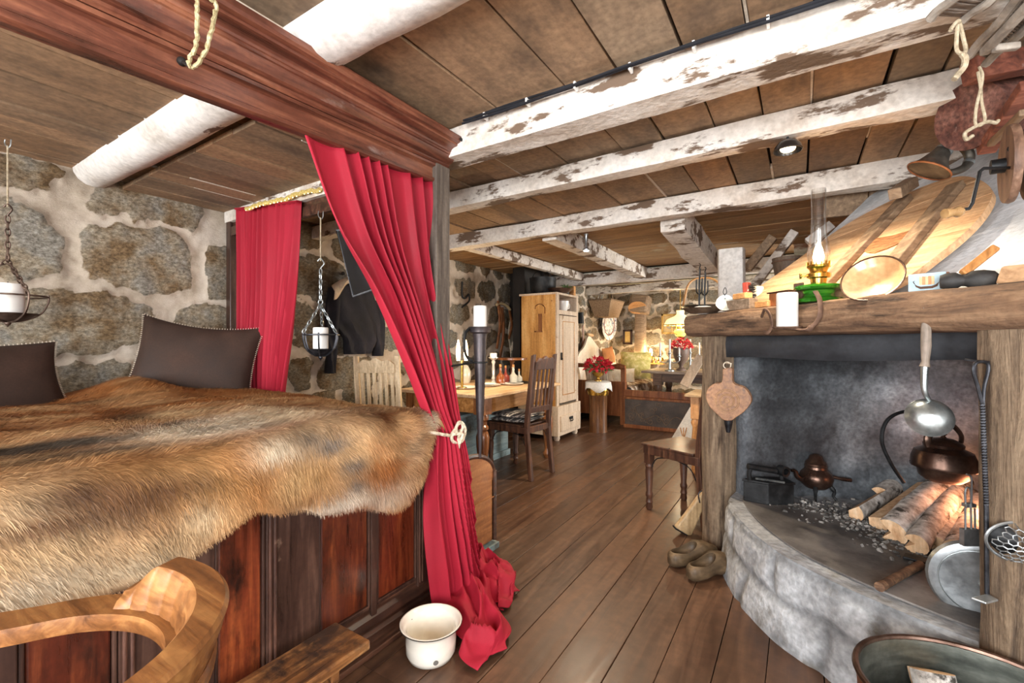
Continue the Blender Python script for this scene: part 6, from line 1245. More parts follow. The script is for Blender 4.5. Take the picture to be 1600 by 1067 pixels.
# ------------------------------------------------------------------ PINE CUPBOARD
M_pine = wood('honey_knotty_pine', ['#9c6a34', '#c8924f', '#dcae6e'], 2, 2.6, rough=.5, bump=.1, blotch='#7a4a22', bsc=9, blo=.66, bhi=.72); M_pale = wood('pale_limed_pine', ['#b59c82', '#cdb8a0', '#decdb8'], 2, 3, rough=.6, bump=.12, blotch='#9a7c5e', bsc=8, blo=.64, bhi=.7)
cx0, cx1, cy0, cy1, ct = -2.97, -2.45, 4.81, 5.42, 1.77
cb = thing('pine_cupboard', 'tall pine cupboard with an open top niche, one door and a drawer', 'cupboard', (-2.71, 5.1, 0))
m = W(cb); m.bx((cx0, cy0, .42), (cx1-.02, cy0+.025, ct)); m.build('side_panel', M_pine, cb, smooth=False)
m = W(cb); m.bx((cx0, cy1-.025, .42), (cx1-.02, cy1, ct)); m.build('side_panel', M_pale, cb, smooth=False)
m = W(cb); m.bx((cx0, cy0, .42), (cx0+.02, cy1, ct)); m.build('back_panel', M_pine, cb, smooth=False)
m = W(cb); m.bx((cx0-.01, cy0-.01, ct), (cx1+.0, cy1+.01, ct+.025)); m.bx((cx0+.02, cy0+.02, 1.56), (cx1-.01, cy1-.02, 1.585)); m.build('shelves', M_pale, cb, smooth=False, bevel=.003)
m = W(cb); m.bx((cx1-.025, cy0, .42), (cx1, cy0+.06, ct)); m.bx((cx1-.025, cy1-.05, .42), (cx1, cy1, ct)); m.bx((cx1-.025, cy0+.06, 1.53), (cx1, cy1-.05, 1.585)); m.build('face_frame', M_pale, cb, smooth=False, bevel=.003)
dr_ = W(cb); dr_.bx((cx1-.02, cy0+.07, .45), (cx1+.004, cy1-.06, 1.52)); dm = dr_.build('door', M_pale, cb, smooth=False, bevel=.003)
m = W(cb); m.bx((cx1-.0, cy0+.14, .54), (cx1+.008, cy0+.15, 1.45)); m.bx((cx1, cy1-.14, .54), (cx1+.008, cy1-.13, 1.45)); m.bx((cx1, cy0+.14, 1.44), (cx1+.008, cy1-.13, 1.45)); m.bx((cx1, cy0+.14, .54), (cx1+.008, cy1-.13, .55)); m.build('door_panel_moulding', M_tab, dm, smooth=False)
m = W(cb); m.box((cx1+.012, cy0+.10, 1.02), (.012, .03, .09)); m.tube(circ((cx1+.02, cy0+.10, .99), .015, 12, fr((1, 0, 0))), .003, 5, True); m.build('door_lock', M_dkir, dm)
m = W(cb); m.bx((cx0-.02, cy0-.02, .06), (cx1+.025, cy1+.02, .42)); m.build('base_chest', M_pale, cb, smooth=False, bevel=.006)
dd = W(cb); dd.bx((cx1+.02, cy0+.03, .11), (cx1+.04, cy1-.03, .30)); dw = dd.build('drawer', M_pale, cb, smooth=False, bevel=.006)
m = W(cb); m.box((cx1+.045, 5.11, .25), (.012, .09, .03)); m.tube(spl([(cx1+.05, 5.075, .24), (cx1+.055, 5.08, .215), (cx1+.055, 5.14, .215), (cx1+.05, 5.145, .24)], 4), .006, 6); m.build('drawer_pull', M_dkir, dw)
for y in (cy0+.05, cy1-.05): m = W(cb); m.lathe([(0, 0), (.03, 0), (.04, .03), (.035, .06), (0, .06)], (cx1-.03, y, 0), n=16); m.build('foot', M_pale, cb)
m = W(cb); kx = -2.68; m.tube(spl([(kx-.07, cy0-.004, 1.60), (kx-.06, cy0-.004, 1.64), (kx, cy0-.004, 1.66), (kx+.06, cy0-.004, 1.62), (kx+.065, cy0-.004, 1.54)], 6), .006, 6); m.bx((kx-.02, cy0-.012, 1.32), (kx+.025, cy0, 1.54)); m.bx((kx-.08, cy0-.008, 1.315), (kx+.03, cy0, 1.33)); m.build('iron_hasp', M_cut if False else M_tabz, cb, smooth=False)
c = (cx1-.10, 5.17, 1.585); T = thing('china_cup', 'pale cup with a handle in the open niche of the cupboard', 'cup', c); m = MB(); m.lathe([(0, 0), (.05, 0), (.075, .06), (.08, .13), (.075, .13), (.07, .06), (0, .01)], n=26); m.build('cup_body', M_chin, T); m = MB(); m.tube(spl([(.03, .07, .11), (.03, .12, .10), (.03, .12, .05), (.03, .068, .035)], 6), .008, 6); m.build('handle', M_chin, T)
c = (-2.72, 4.95, ct+.025); T = thing('black_cauldron', 'black iron cauldron on top of the pine cupboard', 'cauldron', c); m = MB(); m.lathe([(0, 0), (.12, 0), (.16, .05), (.165, .16), (.17, .2), (.16, .2), (.15, .06), (0, .02)], n=30); m.build('body', M_dkir, T); m = MB(); m.tube(spl([(-.16, 0, .19), (-.1, -.02, .27), (.05, -.03, .28), (.16, 0, .19)], 6), .006, 6); m.build('handle', M_dkir, T)
c = (-2.52, 5.0, ct+.025); T = thing('copper_basin', 'shallow dark copper basin on the front edge of the cupboard top', 'basin', c); m = MB(); m.lathe([(0, 0), (.10, 0), (.17, .05), (.175, .055), (.165, .05), (.1, .01), (0, .01)], n=30); m.build('bowl', M_cop, T)
c = (-2.52, 5.2, ct+.025); T = thing('potted_plant', 'small green leafy plant on top of the cupboard', 'plant', c); m = MB(); m.lathe([(0, 0), (.04, 0), (.055, .08), (.048, .08), (0, .07)], n=18); m.build('pot', M_dkir, T); M_leaf = mat('leaf_green', ['#35502a', '#5f7d45', '#9fb085'], scale=30, rough=.6, bump=.1); m = MB()
def leaf(m, c, d, L, w_):
    d = np.array(d, float); d /= np.linalg.norm(d); R = fr(d, (0, 0, 1)); m.add([c, c+d*L*.4+R[:, 1]*w_, c+d*L+[0, 0, -.1*L], c+d*L*.4-R[:, 1]*w_, c+d*L*.5+R[:, 0]*w_*.4], [[0, 1, 4], [1, 2, 4], [2, 3, 4], [3, 0, 4]])
for k in range(60): leaf(m, np.array([0, 0, .08])+np.random.default_rng(k).normal(0, .02, 3)*[1, 1, .5], (random.gauss(0, 1), random.gauss(0, 1), random.uniform(-.2, 1)), random.uniform(.05, .10), .014)
m.build('leaves', M_leaf, T, smooth=False)
m = MB(); m.box((-2.52, 5.38, ct+.09), (.08, .06, .13)); tag(m.build('wood_block', M_orb, smooth=False, bevel=.004), 'upright pale wooden block at the right end of the cupboard top', 'block')
# wall hangings between post and cupboard
M_lea = mat('brown_leather', ['#4a2c1a', '#7d4c2a', '#a36c3f'], scale=10, rough=.5, bump=.2)
def wp2(px, py, X=XL+.09): return pX(px, py, X)
T = thing('leather_harness', 'brown leather harness straps hanging on the stone wall left of the cupboard', 'harness', wp2(783, 545))
for a, b in (((778, 470), (776, 545)), ((778, 472), (782, 520)), ((785, 480), (781, 560)), ((796, 485), (795, 530))):
    m = W(T); p, q = wp2(*a), wp2(*b); m.tube(spl([p, (p+q)/2+[.03, .02, 0], q], 6), .014, 6, sx=2., up=(0, 1, 0)); m.build('strap', M_lea, T)
m = W(T); m.tube(spl([wp2(776, 476), wp2(784, 474), wp2(792, 478), wp2(797, 484)], 6), .02, 8); m.build('curved_yoke', mat('bone_wood', ['#a8906a', '#cdb890'], rough=.6), T)
T = thing('white_hide', 'small white hide hanging between leather straps and cupboard', 'hide', wp2(799, 560)); m = W(T); A = []
for k, (y, a, b) in enumerate(smooth_rows([(500, 797, 802), (520, 794, 806), (540, 796, 808), (560, 798, 804)])): A.append([wp2(a+(b-a)*t, y, XL+.07+.02*math.sin(t*7+k)) for t in np.linspace(0, 1, 10)])
m.grid(np.array(A)); m.build('skin', mat('white_hide', ['#b8ab98', '#d9cfbf'], rough=.95), T, solid=.01)
T = thing('iron_wall_hook', 'coiled black iron hook on the stone wall beside the post', 'hook', wp2(730, 465)); m = W(T); m.tube(spl([wp2(722, 440), wp2(722, 462), wp2(727, 466), wp2(732, 460), wp2(733, 470), wp2(722, 480)], 6), .012, 8); m.build('coil', M_dkir, T)
# ------------------------------------------------------------------ BARREL WITH POINSETTIA
M_barz = wood('barrel_wood', ['#3a2418', '#684428', '#8d6038'], 2, 5, rough=.4, coat=.3)
c = np.array([-2.27, 5.66, 0]); T = thing('wooden_pedestal', 'dark round wooden barrel pedestal beside the cupboard', 'pedestal', c)
m = MB(); m.lathe([(0, 0), (.12, 0), (.115, .2), (.12, .48), (.135, .5), (.14, .55), (.135, .6), (.15, .62), (.16, .645), (.16, .665), (0, .665)], n=32); m.build('drum', M_barz, T)
m = MB(); m.lathe([(.136, .49), (.144, .52), (.144, .58), (.136, .6)], n=32, cap=False); m.build('brass_band', M_brass, T)
m = MB(); n = 24; A = []
for r, z in ((.0, .668), (.15, .668), (.168, .66), (.172, .60), (.176, .56)): A.append([c+[r*math.cos(t)*(1+.05*math.sin(5*t)*(z < .65)), r*math.sin(t)*(1+.05*math.sin(5*t)*(z < .65)), z-(.03*math.sin(4*t) if z < .6 else 0)] for t in np.linspace(0, 2*PI, n, endpoint=False)])
m.grid(np.array(A), wrap=True); tag(m.build('lace_cloth', mat('white_cloth', ['#d6d3cc', '#ecebe6'], rough=.9), solid=.003), 'small white lace cloth on the barrel pedestal', 'cloth')
c = c+np.array([0, 0, .672]); T = thing('poinsettia', 'red poinsettia in a brass footed bowl on the barrel pedestal', 'flowers', c)
m = MB(); m.lathe([(0, 0), (.05, 0), (.05, .01), (.02, .03), (.02, .05), (.06, .07), (.09, .12), (.085, .12), (0, .1)], n=26); m.build('bowl', M_brass, T)
M_petal = mat('red_petals', ['#9c1420', '#cf2436', '#e24652'], scale=20, rough=.55, bump=0); m = MB(); g = MB()
for k in range(150): r_ = np.random.default_rng(k+100); d = r_.normal(0, 1, 3); d[2] = abs(d[2])*.7; d /= np.linalg.norm(d); leaf(m, np.array([0, 0, .16])+d*np.array([.16, .16, .13]), d+r_.normal(0, .6, 3), .08, .024)
for k in range(60): r_ = np.random.default_rng(k+400); d = r_.normal(0, 1, 3); d[2] = abs(d[2])*.4; d /= np.linalg.norm(d); leaf(g, np.array([0, 0, .13])+d*.12, d, .09, .02)
m.build('petals', M_petal, T, smooth=False); g.build('leaves', M_leaf, T, smooth=False)
# ------------------------------------------------------------------ FAR ROOM
M_sofa = wood('red_brown_settle', ['#5a301a', '#864e2a', '#a66d40'], 2, 3, rough=.4, coat=.25); M_cloth = mat('cream_fabric', ['#cfc3b0', '#e3dacb', '#eee8dd'], scale=6, rough=.95, bump=.3)
st = thing('wooden_settle', 'red brown wooden settle with turned armrest along the far left wall', 'settle', (-2.6, 7.0, 0))
m = W(st); m.bx((-2.95, 6.28, .12), (-2.12, 6.32, .62)); m.build('end_panel', M_sofa, st, smooth=False, bevel=.004)
m = W(st); m.bx((-2.18, 6.26, 0), (-2.10, 6.34, .62)); m.bx((-2.95, 6.26, 0), (-2.88, 6.34, .95)); m.build('end_posts', M_sofa, st, smooth=False, bevel=.006)
m = W(st); m.tube([(-2.9, 6.30, .84), (-2.7, 6.30, .84), (-2.5, 6.3, .85), (-2.35, 6.3, .83), (-2.2, 6.3, .84), (-2.12, 6.3, .82)], [.035, .03, .045, .03, .045, .04], 12); m.bx((-2.17, 6.27, .6), (-2.11, 6.33, .83)); m.build('armrest', M_sofa, st)
m = W(st); m.bx((-2.95, 6.3, .36), (-2.12, 8.2, .42)); m.bx((-2.14, 6.3, .1), (-2.10, 8.2, .42)); m.build('seat_box', M_sofa, st, smooth=False)
m = W(st); bp_ = [(6.32, .42), (8.2, .42), (8.2, 1.0), (8.0, 1.02), (7.7, .96), (7.4, 1.1), (7.1, 1.25), (6.95, 1.28), (6.8, 1.12), (6.6, 1.02), (6.5, .92), (6.32, .9)]; bpp = spl([np.array([-2.96, y, z]) for y, z in bp_], 4); m.prism(bpp, (-.03, 0, 0)); m.build('carved_back', mat('white_carved_back', ['#cdbfb0', '#e0d5c8', '#ebe3d8'], scale=5, rough=.6), st, smooth=False)
m = MB(); m.bx((-2.9, 6.36, .42), (-2.14, 8.1, .50)); tag(m.build('seat_mattress', M_cloth, smooth=False, bevel=.03), 'cream mattress on the far settle', 'mattress')
def pil(label, c, w_, h, t, R, mt):
    n = 16; u = np.linspace(-1, 1, n); U, V = np.meshgrid(u, u, indexing='ij'); pf = t/2*((1-U**2)**.5)*((1-V**2)**.5); m = MB()
    for s in (1, -1): G = np.stack([U*w_/2*(1-.07*(1-V**2)*abs(U)), V*h/2*(1-.07*(1-U**2)*abs(V)), s*pf], -1)@np.array(R).T+np.array(c); m.grid(G if s > 0 else G[:, ::-1])
    return tag(m.build('cushion', mt), label, 'cushion', 'cushions on the settle')
pil('striped cream cushion leaning on the settle end panel', (-2.62, 6.55, .68), .5, .36, .16, frame((1, -.15, 0), (0, -.3, 1)), mat('striped_linen', ['#a38f76', '#dccfb8'], pos=[.47, .53], scale=12, st=(2, .2, .2), rough=.95))
pil('white folded cushion next to the striped one on the settle', (-2.40, 6.95, .62), .45, .34, .18, frame((.8, .4, 0), (-.3, .3, .8)), M_cloth)
pil('yellow green patterned cushion at the far end of the settle', (-2.42, 7.75, .78), .55, .5, .18, frame((1, .1, 0), (0, .25, 1)), mat('green_print', ['#8d8a4c', '#b5ad6e', '#d9d0a8'], scale=14, rough=.9))
pil('small orange brown cushion tucked against the carved back', (-2.85, 7.6, .95), .4, .3, .14, frame((.1, 1, .1), (-.2, 0, 1)), mat('rust_cloth', ['#9a6238', '#bd8453'], rough=.9))
T = thing('sheepskin_blanket', 'brown and white sheepskin hanging over the settle edge', 'blanket', (-2.05, 7.0, .35)); A = []
for y in np.linspace(6.5, 7.9, 40):
    A.append([np.array([x+.02*fbm(np.array([[y*6, x*6, z*5]]), 3)[0], y, z+.04*fbm(np.array([[y*7, x*7, 2.]]), 3)[0]]) for x, z in ((-2.7, .51), (-2.4, .53), (-2.2, .53), (-2.1, .5), (-2.07, .42), (-2.06, .34), (-2.06, .27+.03*math.sin(y*8)))])
m = W(T); m.grid(np.array(A)); m.build('skin', mat('sheepskin', ['#5d4331', '#a88d72', '#efe7da'], pos=[.4, .5, .56], scale=7, rough=1, bump=.8, bdist=.02), T, solid=.02)
# painted bench front
M_paint = mat('dark_painted_board', ['#3a3330', '#4f453f', '#655a50'], scale=6, rough=.5, bump=.1); M_orn = mat('faded_ornament', ['#5f4a3a', '#8a7560'], scale=20, rough=.6, bump=0)
pb = thing('painted_bench', 'dark brown bench front painted with faded scroll ornament before the dining table', 'bench', (-1.6, 6.2, 0))
m = W(pb); m.bx((-2.06, 6.13, .03), (-.95, 6.16, .40)); m.build('front_panel', M_paint, pb, smooth=False)
m = W(pb); m.bx((-2.08, 6.11, .40), (-.9, 6.50, .43)); m.build('ledge', M_sofa, pb, smooth=False, bevel=.004)
m = W(pb); m.bx((-2.08, 6.19, .43), (-.9, 6.23, .52)); m.bx((-2.08, 6.12, 0), (-.9, 6.17, .05)); m.bx((-2.08, 6.45, 0), (-.9, 6.48, .40)); m.build('rails', M_sofa, pb, smooth=False, bevel=.004)
m = W(pb); r_ = random.Random(4)
for k in range(26):
    x = r_.uniform(-2.0, -1.0); z = r_.uniform(.09, .36); R_ = r_.uniform(.02, .05); t0 = r_.uniform(0, 6); m.tube([np.array([x+R_*(1-t/9)*math.cos(t0+t), 6.128, z+R_*(1-t/9)*math.sin(t0+t)]) for t in np.linspace(0, 7, 22)], .0035, 5)
for s in (-1, 1): m.tube(spl([np.array([-1.5, 6.128, .08]), np.array([-1.5+s*.12, 6.128, .2]), np.array([-1.5+s*.3, 6.128, .14]), np.array([-1.5+s*.42, 6.128, .28]), np.array([-1.5+s*.34, 6.128, .34])], 8), .005, 5)
m.build('painted_scrolls', M_orn, pb)
# dining table
M_dt = wood('dark_table_wood', ['#3d2a20', '#5f4634', '#80634b'], 0, 4, rough=.4); ft = thing('long_table', 'dark long dining table in the far room set with candelabra', 'table', (-1.3, 7.1, 0))
m = W(ft); m.bx((-2.0, 6.68, .73), (.3, 7.6, .765)); m.build('tabletop', wood('table_top_pale', ['#7a6350', '#a3907c', '#c4b5a2'], 0, 4, rough=.35), ft, smooth=False, bevel=.005)
m = W(ft); m.bx((-1.85, 6.78, .60), (.15, 7.5, .73)); m.build('apron', M_dt, ft, smooth=False)
for x, y in ((-1.78, 6.82), (.08, 6.82), (-1.78, 7.45), (.08, 7.45)): m = W(ft); m.bx((x-.06, y-.06, .55), (x+.06, y+.06, .73)); m.lathe([(0, 0), (.05, 0), (.06, .05), (.04, .12), (.06, .3), (.04, .45), (.06, .5), (.05, .56), (0, .56)], (x, y, 0), n=18); m.build('leg', M_dt, ft)
def candelabra(label, c, h=.34):
    T = thing('candelabra', label, 'candelabra', c, group='silver candelabra on the long table'); m = MB(); m.lathe([(0, 0), (.07, 0), (.07, .012), (.02, .03), (.014, .1), (.02, .14), (.012, .2), (.02, .25), (0, .26)], n=18); m.build('stem', M_pew, T)
    sp_ = [(0, 0, .25)]
    for a in (0, PI):
        d = np.array([CS*math.cos(a), SN*math.cos(a), 0])*.14; m = MB(); m.tube(spl([(0, 0, .16), d*.5+[0, 0, .12], d+[0, 0, .15], d+[0, 0, .2]], 6), .008, 8); m.build('arm', M_pew, T); sp_.append(tuple(d+[0, 0, .2]))
    for q in sp_: m = MB(); m.lathe([(0, 0), (.015, 0), (.03, .015), (.03, .02), (.014, .022), (.014, .05), (0, .05)], q, n=14); m.build('cup', M_pew, T)
    return [np.array(c)+np.array(q)+[0, 0, .05] for q in sp_]
def tz2(px, py): return pz(px, py, .765)
cA = np.array([-1.62, 6.83, .765]); cB = np.array([-1.42, 7.27, .765])
for c, who in ((cA, 'nearer'), (cB, 'farther')):
    for q, w_ in zip(candelabra(who+' silver candelabra with three candles on the long table', c), ('middle', 'right hand', 'left hand')): candle(w_+' tall white candle on the '+who+' candelabra', q, .013, .17, 'candelabra candles', 'taper_candle')
c = np.array([-1.5, 7.03, .765]); T = thing('flower_urn', 'brown urn of red flowers between the candelabra on the long table', 'flowers', c); m = MB(); m.lathe([(0, 0), (.07, 0), (.07, .02), (.03, .05), (.03, .08), (.09, .16), (.12, .26), (.115, .32), (.13, .34), (.12, .34), (0, .3)], n=26); m.build('urn', mat('brown_stoneware', ['#5a4a40', '#786459'], rough=.5), T)
m = MB()
for k in range(190): r_ = np.random.default_rng(k+900); d = r_.normal(0, 1, 3); d[2] = abs(d[2])*.6; d /= np.linalg.norm(d); leaf(m, np.array([0, 0, .34])+d*np.array([.14, .14, .13]), d+r_.normal(0, .7, 3), .05, .02)
m.build('blooms', M_petal, T, smooth=False)
# pendant oil lamp
pl_ = pd(1063, 505, 7.0); T = thing('pendant_oil_lamp', 'glowing cream glass pendant lamp over the long table', 'pendant lamp', pl_+np.array([0, 0, -.35])); c = pl_
m = W(T); m.lathe([(.06, .2), (.055, .14), (.09, .11), (.2, .06), (.235, 0), (.24, -.03), (.225, -.03), (.22, .0), (.18, .05)], c, n=36, cap=False); m.build('glass_shade', mat('opal_glass', ['#e8d3a6', '#f5e6c4'], rough=.25, bump=0, emit='#ffd894', estr=1.1), T)
m = W(T); m.tube(circ(c+[0, 0, -.03], .24, 36), .010, 6, True); m.tube([c+[0, 0, .2], c+[0, 0, .62]], .006, 6); m.lathe([(0, -.32), (.03, -.3), (.02, -.27), (.05, -.2), (.06, -.14), (.03, -.11), (.03, -.05), (0, -.05)], c, n=20); m.build('brass_fittings', M_brass, T)
m = W(T); m.lathe([(0, -.22), (.07, -.2), (.10, -.13), (.08, -.10), (0, -.09)], c, n=24); m.build('glowing_font', mat('yellow_glass', ['#d9b548', '#f0d98a'], rough=.2, bump=0, emit='#ffd860', estr=1.), T)
for a in (0, 2.1, 4.2): m = W(T); m.tube(spl([c+[.0, 0, -.2], c+[.16*math.cos(a), .16*math.sin(a), -.14], c+[.2*math.cos(a), .2*math.sin(a), -.02]], 6), .007, 6); m.build('harp', M_brass, T)
point('pendant', c-np.array([0, 0, .06]), 34, (1, .78, .5), .06)
# far wall things
def wf(px, py, off=.03): return pY(px, py, YF-.06-off)
def pframe(label, px0, py0, px1, py1, mt, inner, off=.04):
    a, b = wf(px0, py1, off), wf(px1, py0, off); T = thing('picture_frame', label, 'picture', ((a+b)/2)); w_ = .035
    m = W(T)
    for p, q in (((a[0], a[2]), (b[0], a[2]+w_)), ((a[0], b[2]-w_), (b[0], b[2])), ((a[0], a[2]), (a[0]+w_, b[2])), ((b[0]-w_, a[2]), (b[0], b[2]))): m.bx((p[0], a[1]-.03, p[1]), (q[0], a[1], q[1]))
    m.build('frame', mt, T, smooth=False, bevel=.004); m = W(T); m.bx((a[0], a[1]-.012, a[2]), (b[0], a[1], b[2])); m.build('picture', inner, T, smooth=False); return T, a, b
T, a, b = pframe('gold framed picture on the far wall behind the pendant lamp', 1034, 490, 1060, 522, mat('gilt', ['#8a6a30', '#b8924a', '#d9b875'], scale=20, rough=.4, metal=.4), mat('aged_paper', ['#a38a5c', '#c4ab7c'], rough=.8))
m = W(T); c = (a+b)/2; m.lathe([(0, 0), (.09, 0), (.09, .004), (0, .004)], c-[0, .016, 0], fr((0, -1, 0)), 28, sx=.8); m.build('oval_print', mat('grey_print', ['#7d776c', '#a39c8e'], rough=.8), T)
pframe('small dark framed picture left of the log column on the far wall', 974, 515, 988, 538, M_dkw, mat('yellow_paper', ['#b89a5c', '#d4b878'], rough=.8))
T = thing('wooden_mangle', 'old grey wooden block on a forked trunk against the far wall', 'wooden block', wf(1000, 570, .2)); a = wf(1000, 476, .2)
m = W(T); m.box(a, (.36, .26, .34), rot('Y', .12)@rot('X', -.15)); m.build('head_block', M_beamgrey, T, smooth=False, bevel=.05); m = W(T); m.lathe([(0, 0), (.16, 0), (.16, .01), (0, .01)], a+[-.01, -.13, -.06], fr((.1, -1, -.3)), 24, sy=.7); m.build('sawn_face', M_orb, T)
m = W(T); hewn(m, wf(1000, 572, .15), wf(1001, 490, .15), .2, .14, (1, 0, 0), 61); m.build('trunk', M_beamgrey, T); m = W(T); m.bar(wf(1012, 566, .1), wf(1002, 510, .1), .06, .06, (0, 1, 0)); m.build('prop', M_beamgrey, T, smooth=False)
c = wf(1017, 551, .12); T = thing('wall_candle_light', 'bright candle bulb glowing against the far stone wall', 'lamp', c); m = W(T); m.lathe([(0, -.05), (.02, -.05), (.03, 0), (.02, .06), (0, .08)], c, n=14); m.build('bulb', emat('bright_bulb', '#ffe0a8', 30), T); m = W(T); m.lathe([(0, -.1), (.04, -.1), (.03, -.05), (0, -.05)], c, n=14); m.tube([c-[0, 0, .08], c+[0, .12, -.08]], .008, 6); m.build('holder', M_brass, T)
point('wall_light', c+np.array([0, -.12, .02]), 12, (1, .7, .36), .04); point('wall_light', wf(985, 560, .25), 6, (1, .7, .36), .04)
T = thing('brass_tray', 'row of small brass pieces on a shelf under the bright bulb', 'shelf', wf(1005, 572, .1)); m = W(T); a = wf(992, 566, .02); b = wf(1040, 570, .02); m.bx((a[0], a[1]-.14, a[2]-.02), (b[0], a[1], a[2])); m.build('board', M_pine, T, smooth=False); m = W(T)
for k in range(7): x = a[0]+.06+k*(b[0]-a[0]-.1)/6; m.lathe([(0, 0), (.03, 0), (.02, .03), (.03, .06), (.012, .1), (0, .1)], (x, a[1]-.07, a[2]), n=12)
m.build('brass_row', M_brass, T)
# left far wall: dish, basket, tools
def wl(px, py, off=.0): return pX(px, py, XF+.07+off)
c = wl(950, 507, .03); T = thing('painted_platter', 'large round painted platter hanging on the far left wall', 'platter', c-[0, 0, .28]); R = fr((1, -.12, -.05)); r_ = .29
m = W(T); m.lathe([(0, 0), (r_*.62, 0), (r_*.68, .02), (r_, .03), (r_, .036), (r_*.66, .028), (r_*.6, .008), (0, .008)], c, R, 40); m.build('dish', mat('painted_faience', ['#6f7788', '#d8d4cc', '#ece8e0'], pos=[.38, .5, .6], scale=16, rough=.25, coat=.4, bump=0), T); m = W(T); m.tube(circ(c+R[:, 2]*.026, r_*.68, 40, R), .010, 6, True); m.build('red_ring', mat('red_brown_glaze', ['#7a4030', '#9c5a44'], rough=.3, bump=0), T)
a = wl(948, 482, .16); T = thing('woven_basket', 'woven splint basket hung at the ceiling above the painted platter', 'basket', a-[0, 0, .15]); M_wov = mat('woven_splint', ['#6b5440', '#9a8064', '#b89f80'], scale=60, st=(1, 1, 2), rough=.9, bump=.6); m = W(T)
m.add([a+np.array(q) for q in ((-.12, -.25, -.15), (.12, -.25, -.15), (.12, .25, -.15), (-.12, .25, -.15), (-.2, -.34, .13), (.2, -.34, .13), (.2, .34, .13), (-.2, .34, .13))], [[3, 2, 1, 0], [0, 1, 5, 4], [1, 2, 6, 5], [2, 3, 7, 6], [3, 0, 4, 7]]); m.build('body', M_wov, T, smooth=False, solid=.015); m = W(T); m.tube([a+np.array(q) for q in ((-.2, -.34, .13), (.2, -.34, .13), (.2, .34, .13), (-.2, .34, .13))], .014, 6, True); m.build('rim', M_bat, T); m = W(T); m.tube(spl([a+[.0, -.34, .13], a+[0, -.2, .3], a+[0, .2, .3], a+[0, .34, .13]], 6), .012, 6); m.build('handle', M_bat, T)
def tool(name, label, pts, r, mt, extra=None):
    T = thing(name, label, 'tool', pts[-1], group='tools on the far left wall'); m = W(T); m.tube(spl(pts, 6), r, 8); m.build('shaft', mt, T)
    if extra: m = W(T); extra(m); m.build('head', mt, T)
tool('iron_lock_plate', 'black iron plate with a wooden spoon, highest tool on the far left wall', [wl(907, 488), wl(908, 505)], .05, M_dkir)
tool('wooden_ladle', 'long wooden ladle on the far left wall beside the cupboard', [wl(911, 508), wl(911, 535), wl(909, 545)], .018, M_tabz, lambda m: m.ball(wl(911, 548), (.04, .06, .06)))
tool('wooden_scoop', 'wooden scoop leaning right under the ladle on the far left wall', [wl(912, 530), wl(918, 545)], .025, M_orb)
for k in range(3): tool('spoon_rail', ('upper', 'middle', 'lower')[k]+' wooden rung of the spoon rack on the far left wall', [wl(918, 522+k*9), wl(926, 524+k*9)], .022, M_cut)
tool('grey_iron_pan', 'dark round pan lowest on the far left wall above the poinsettia', [wl(911, 562), wl(914, 575)], .02, M_dkir, lambda m: m.ball(wl(909, 558), (.03, .09, .09)))
T = thing('dark_dish_hanging', 'dark wide dish hanging on a cord from the far ceiling', 'dish', pd(1097, 484, 6.0)); c = pd(1100, 478, 6.0); T.location = c-np.array([0, 0, .08]); m = W(T); m.lathe([(0, -.08), (.15, -.07), (.28, -.02), (.3, 0), (.27, -.01), (0, -.05)], c, n=30); m.build('bowl', M_horn, T); m = W(T); m.tube(spl([c-rv*.28, c-rv*.2+[0, 0, .3], c+[0, 0, .38], c+rv*.2+[0, 0, .3], c+rv*.28], 6), .014, 6); m.build('bow_handle', M_orb, T)
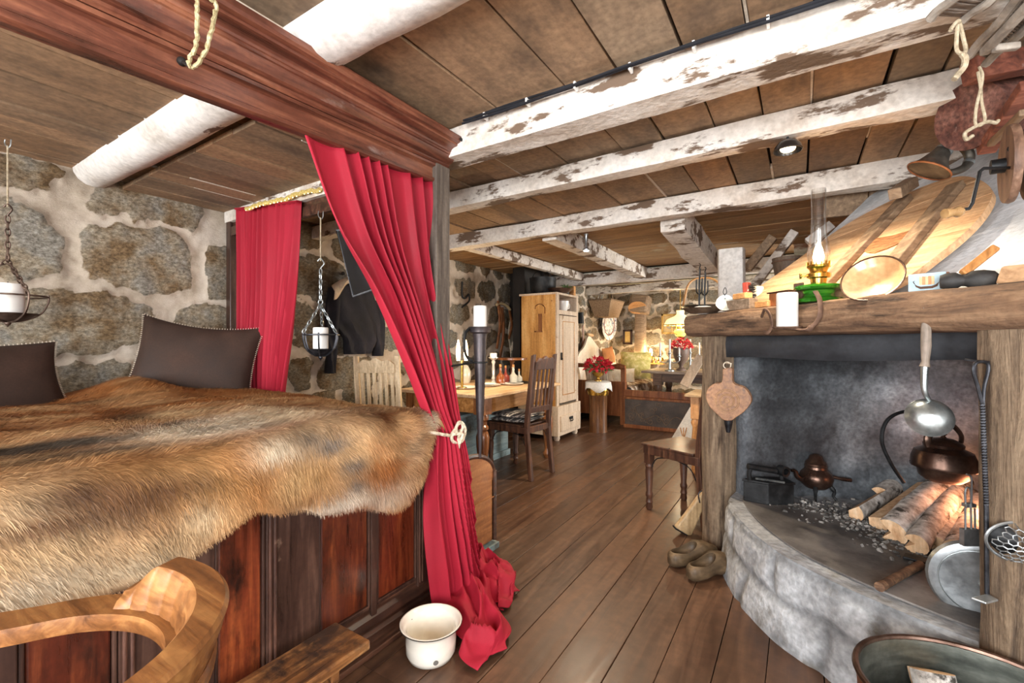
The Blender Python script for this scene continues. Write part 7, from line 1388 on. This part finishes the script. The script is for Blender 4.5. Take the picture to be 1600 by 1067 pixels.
# beside the chair: small side table, white leaning board, paddle, red chest
M_honz = wood('honey_leg', ['#a06a3c', '#c48d58', '#d8a873'], 2, 4, rough=.4)
T = thing('side_table', 'honey coloured side table partly hidden behind the dark chair', 'table', (-.55, 4.4, 0)); a = pz(1071, 620, .70)
m = W(T); m.bx((-.88, 4.25, .70), (.0, 4.75, .725)); m.build('top', wood('side_top', ['#a58662', '#c9ad88', '#dbc4a2'], 0, 4), T, smooth=False, bevel=.006)
for x, y in ((-.80, 4.33), (-.80, 4.67), (-.1, 4.33)): m = W(T); m.bx((x-.035, y-.035, .5), (x+.035, y+.035, .70)); m.lathe([(0, 0), (.02, 0), (.035, .04), (.025, .1), (.035, .3), (.025, .42), (.04, .46), (.03, .5), (0, .5)], (x, y, 0), n=16); m.build('leg', M_honz, T)
T = thing('painted_board', 'white triangular board with a faint painted motif behind the dark chair', 'board', pz(1062, 690, 0)); p = [pd(1046, 690, 5.35), pd(1078, 636, 5.35), pd(1086, 640, 5.35), pd(1086, 690, 5.35)]
m = W(T); m.prism(p, (0, .025, 0)); m.build('panel', mat('cream_paint', ['#d8d0c2', '#ebe5da'], rough=.6), T, smooth=False, bevel=.004); m = W(T)
for dx in (-5, 0, 5): m.tube(spl([pd(1068, 688, 5.33), pd(1068+dx*.6, 676, 5.33), pd(1068+dx, 668, 5.33)], 4), .006, 5)
m.build('motif', M_tab, T)
m = MB(); m.bar(pd(1069, 603, 4.9), pd(1096, 556, 4.9), .10, .03, (0, 1, 0)); tag(m.build('wooden_paddle', M_pale, smooth=False, bevel=.006), 'pale wooden paddle leaning diagonally behind the dark chair', 'paddle')  # paddle leans free in the air, nothing modelled holds it
m = MB(); m.bx((-1.0, 6.9, 0), (-.5, 7.3, .50)); tag(m.build('red_chest', mat('dark_red_paint', ['#4a2320', '#652f2a'], rough=.5), smooth=False, bevel=.01), 'dark red chest under the long table', 'chest')
# ------------------------------------------------------------------ render look
w = bpy.data.worlds.new('world'); SC.world = w; w.use_nodes = True
bg = w.node_tree.nodes['Background']; bg.inputs[0].default_value = (.75, .85, 1, 1); bg.inputs[1].default_value = .9
SC.view_settings.view_transform = 'Standard'; SC.view_settings.look = 'None'; SC.view_settings.exposure = EXPO; SC.view_settings.gamma = 1; SC.view_settings.use_curve_mapping = False
SC.cycles.use_denoising = True; SC.cycles.max_bounces = 8; SC.cycles.diffuse_bounces = 5; SC.cycles.glossy_bounces = 3; SC.cycles.transmission_bounces = 8; SC.cycles.transparent_max_bounces = 12
SC.cycles.sample_clamp_indirect = 6; SC.cycles.caustics_reflective = False; SC.cycles.caustics_refractive = False
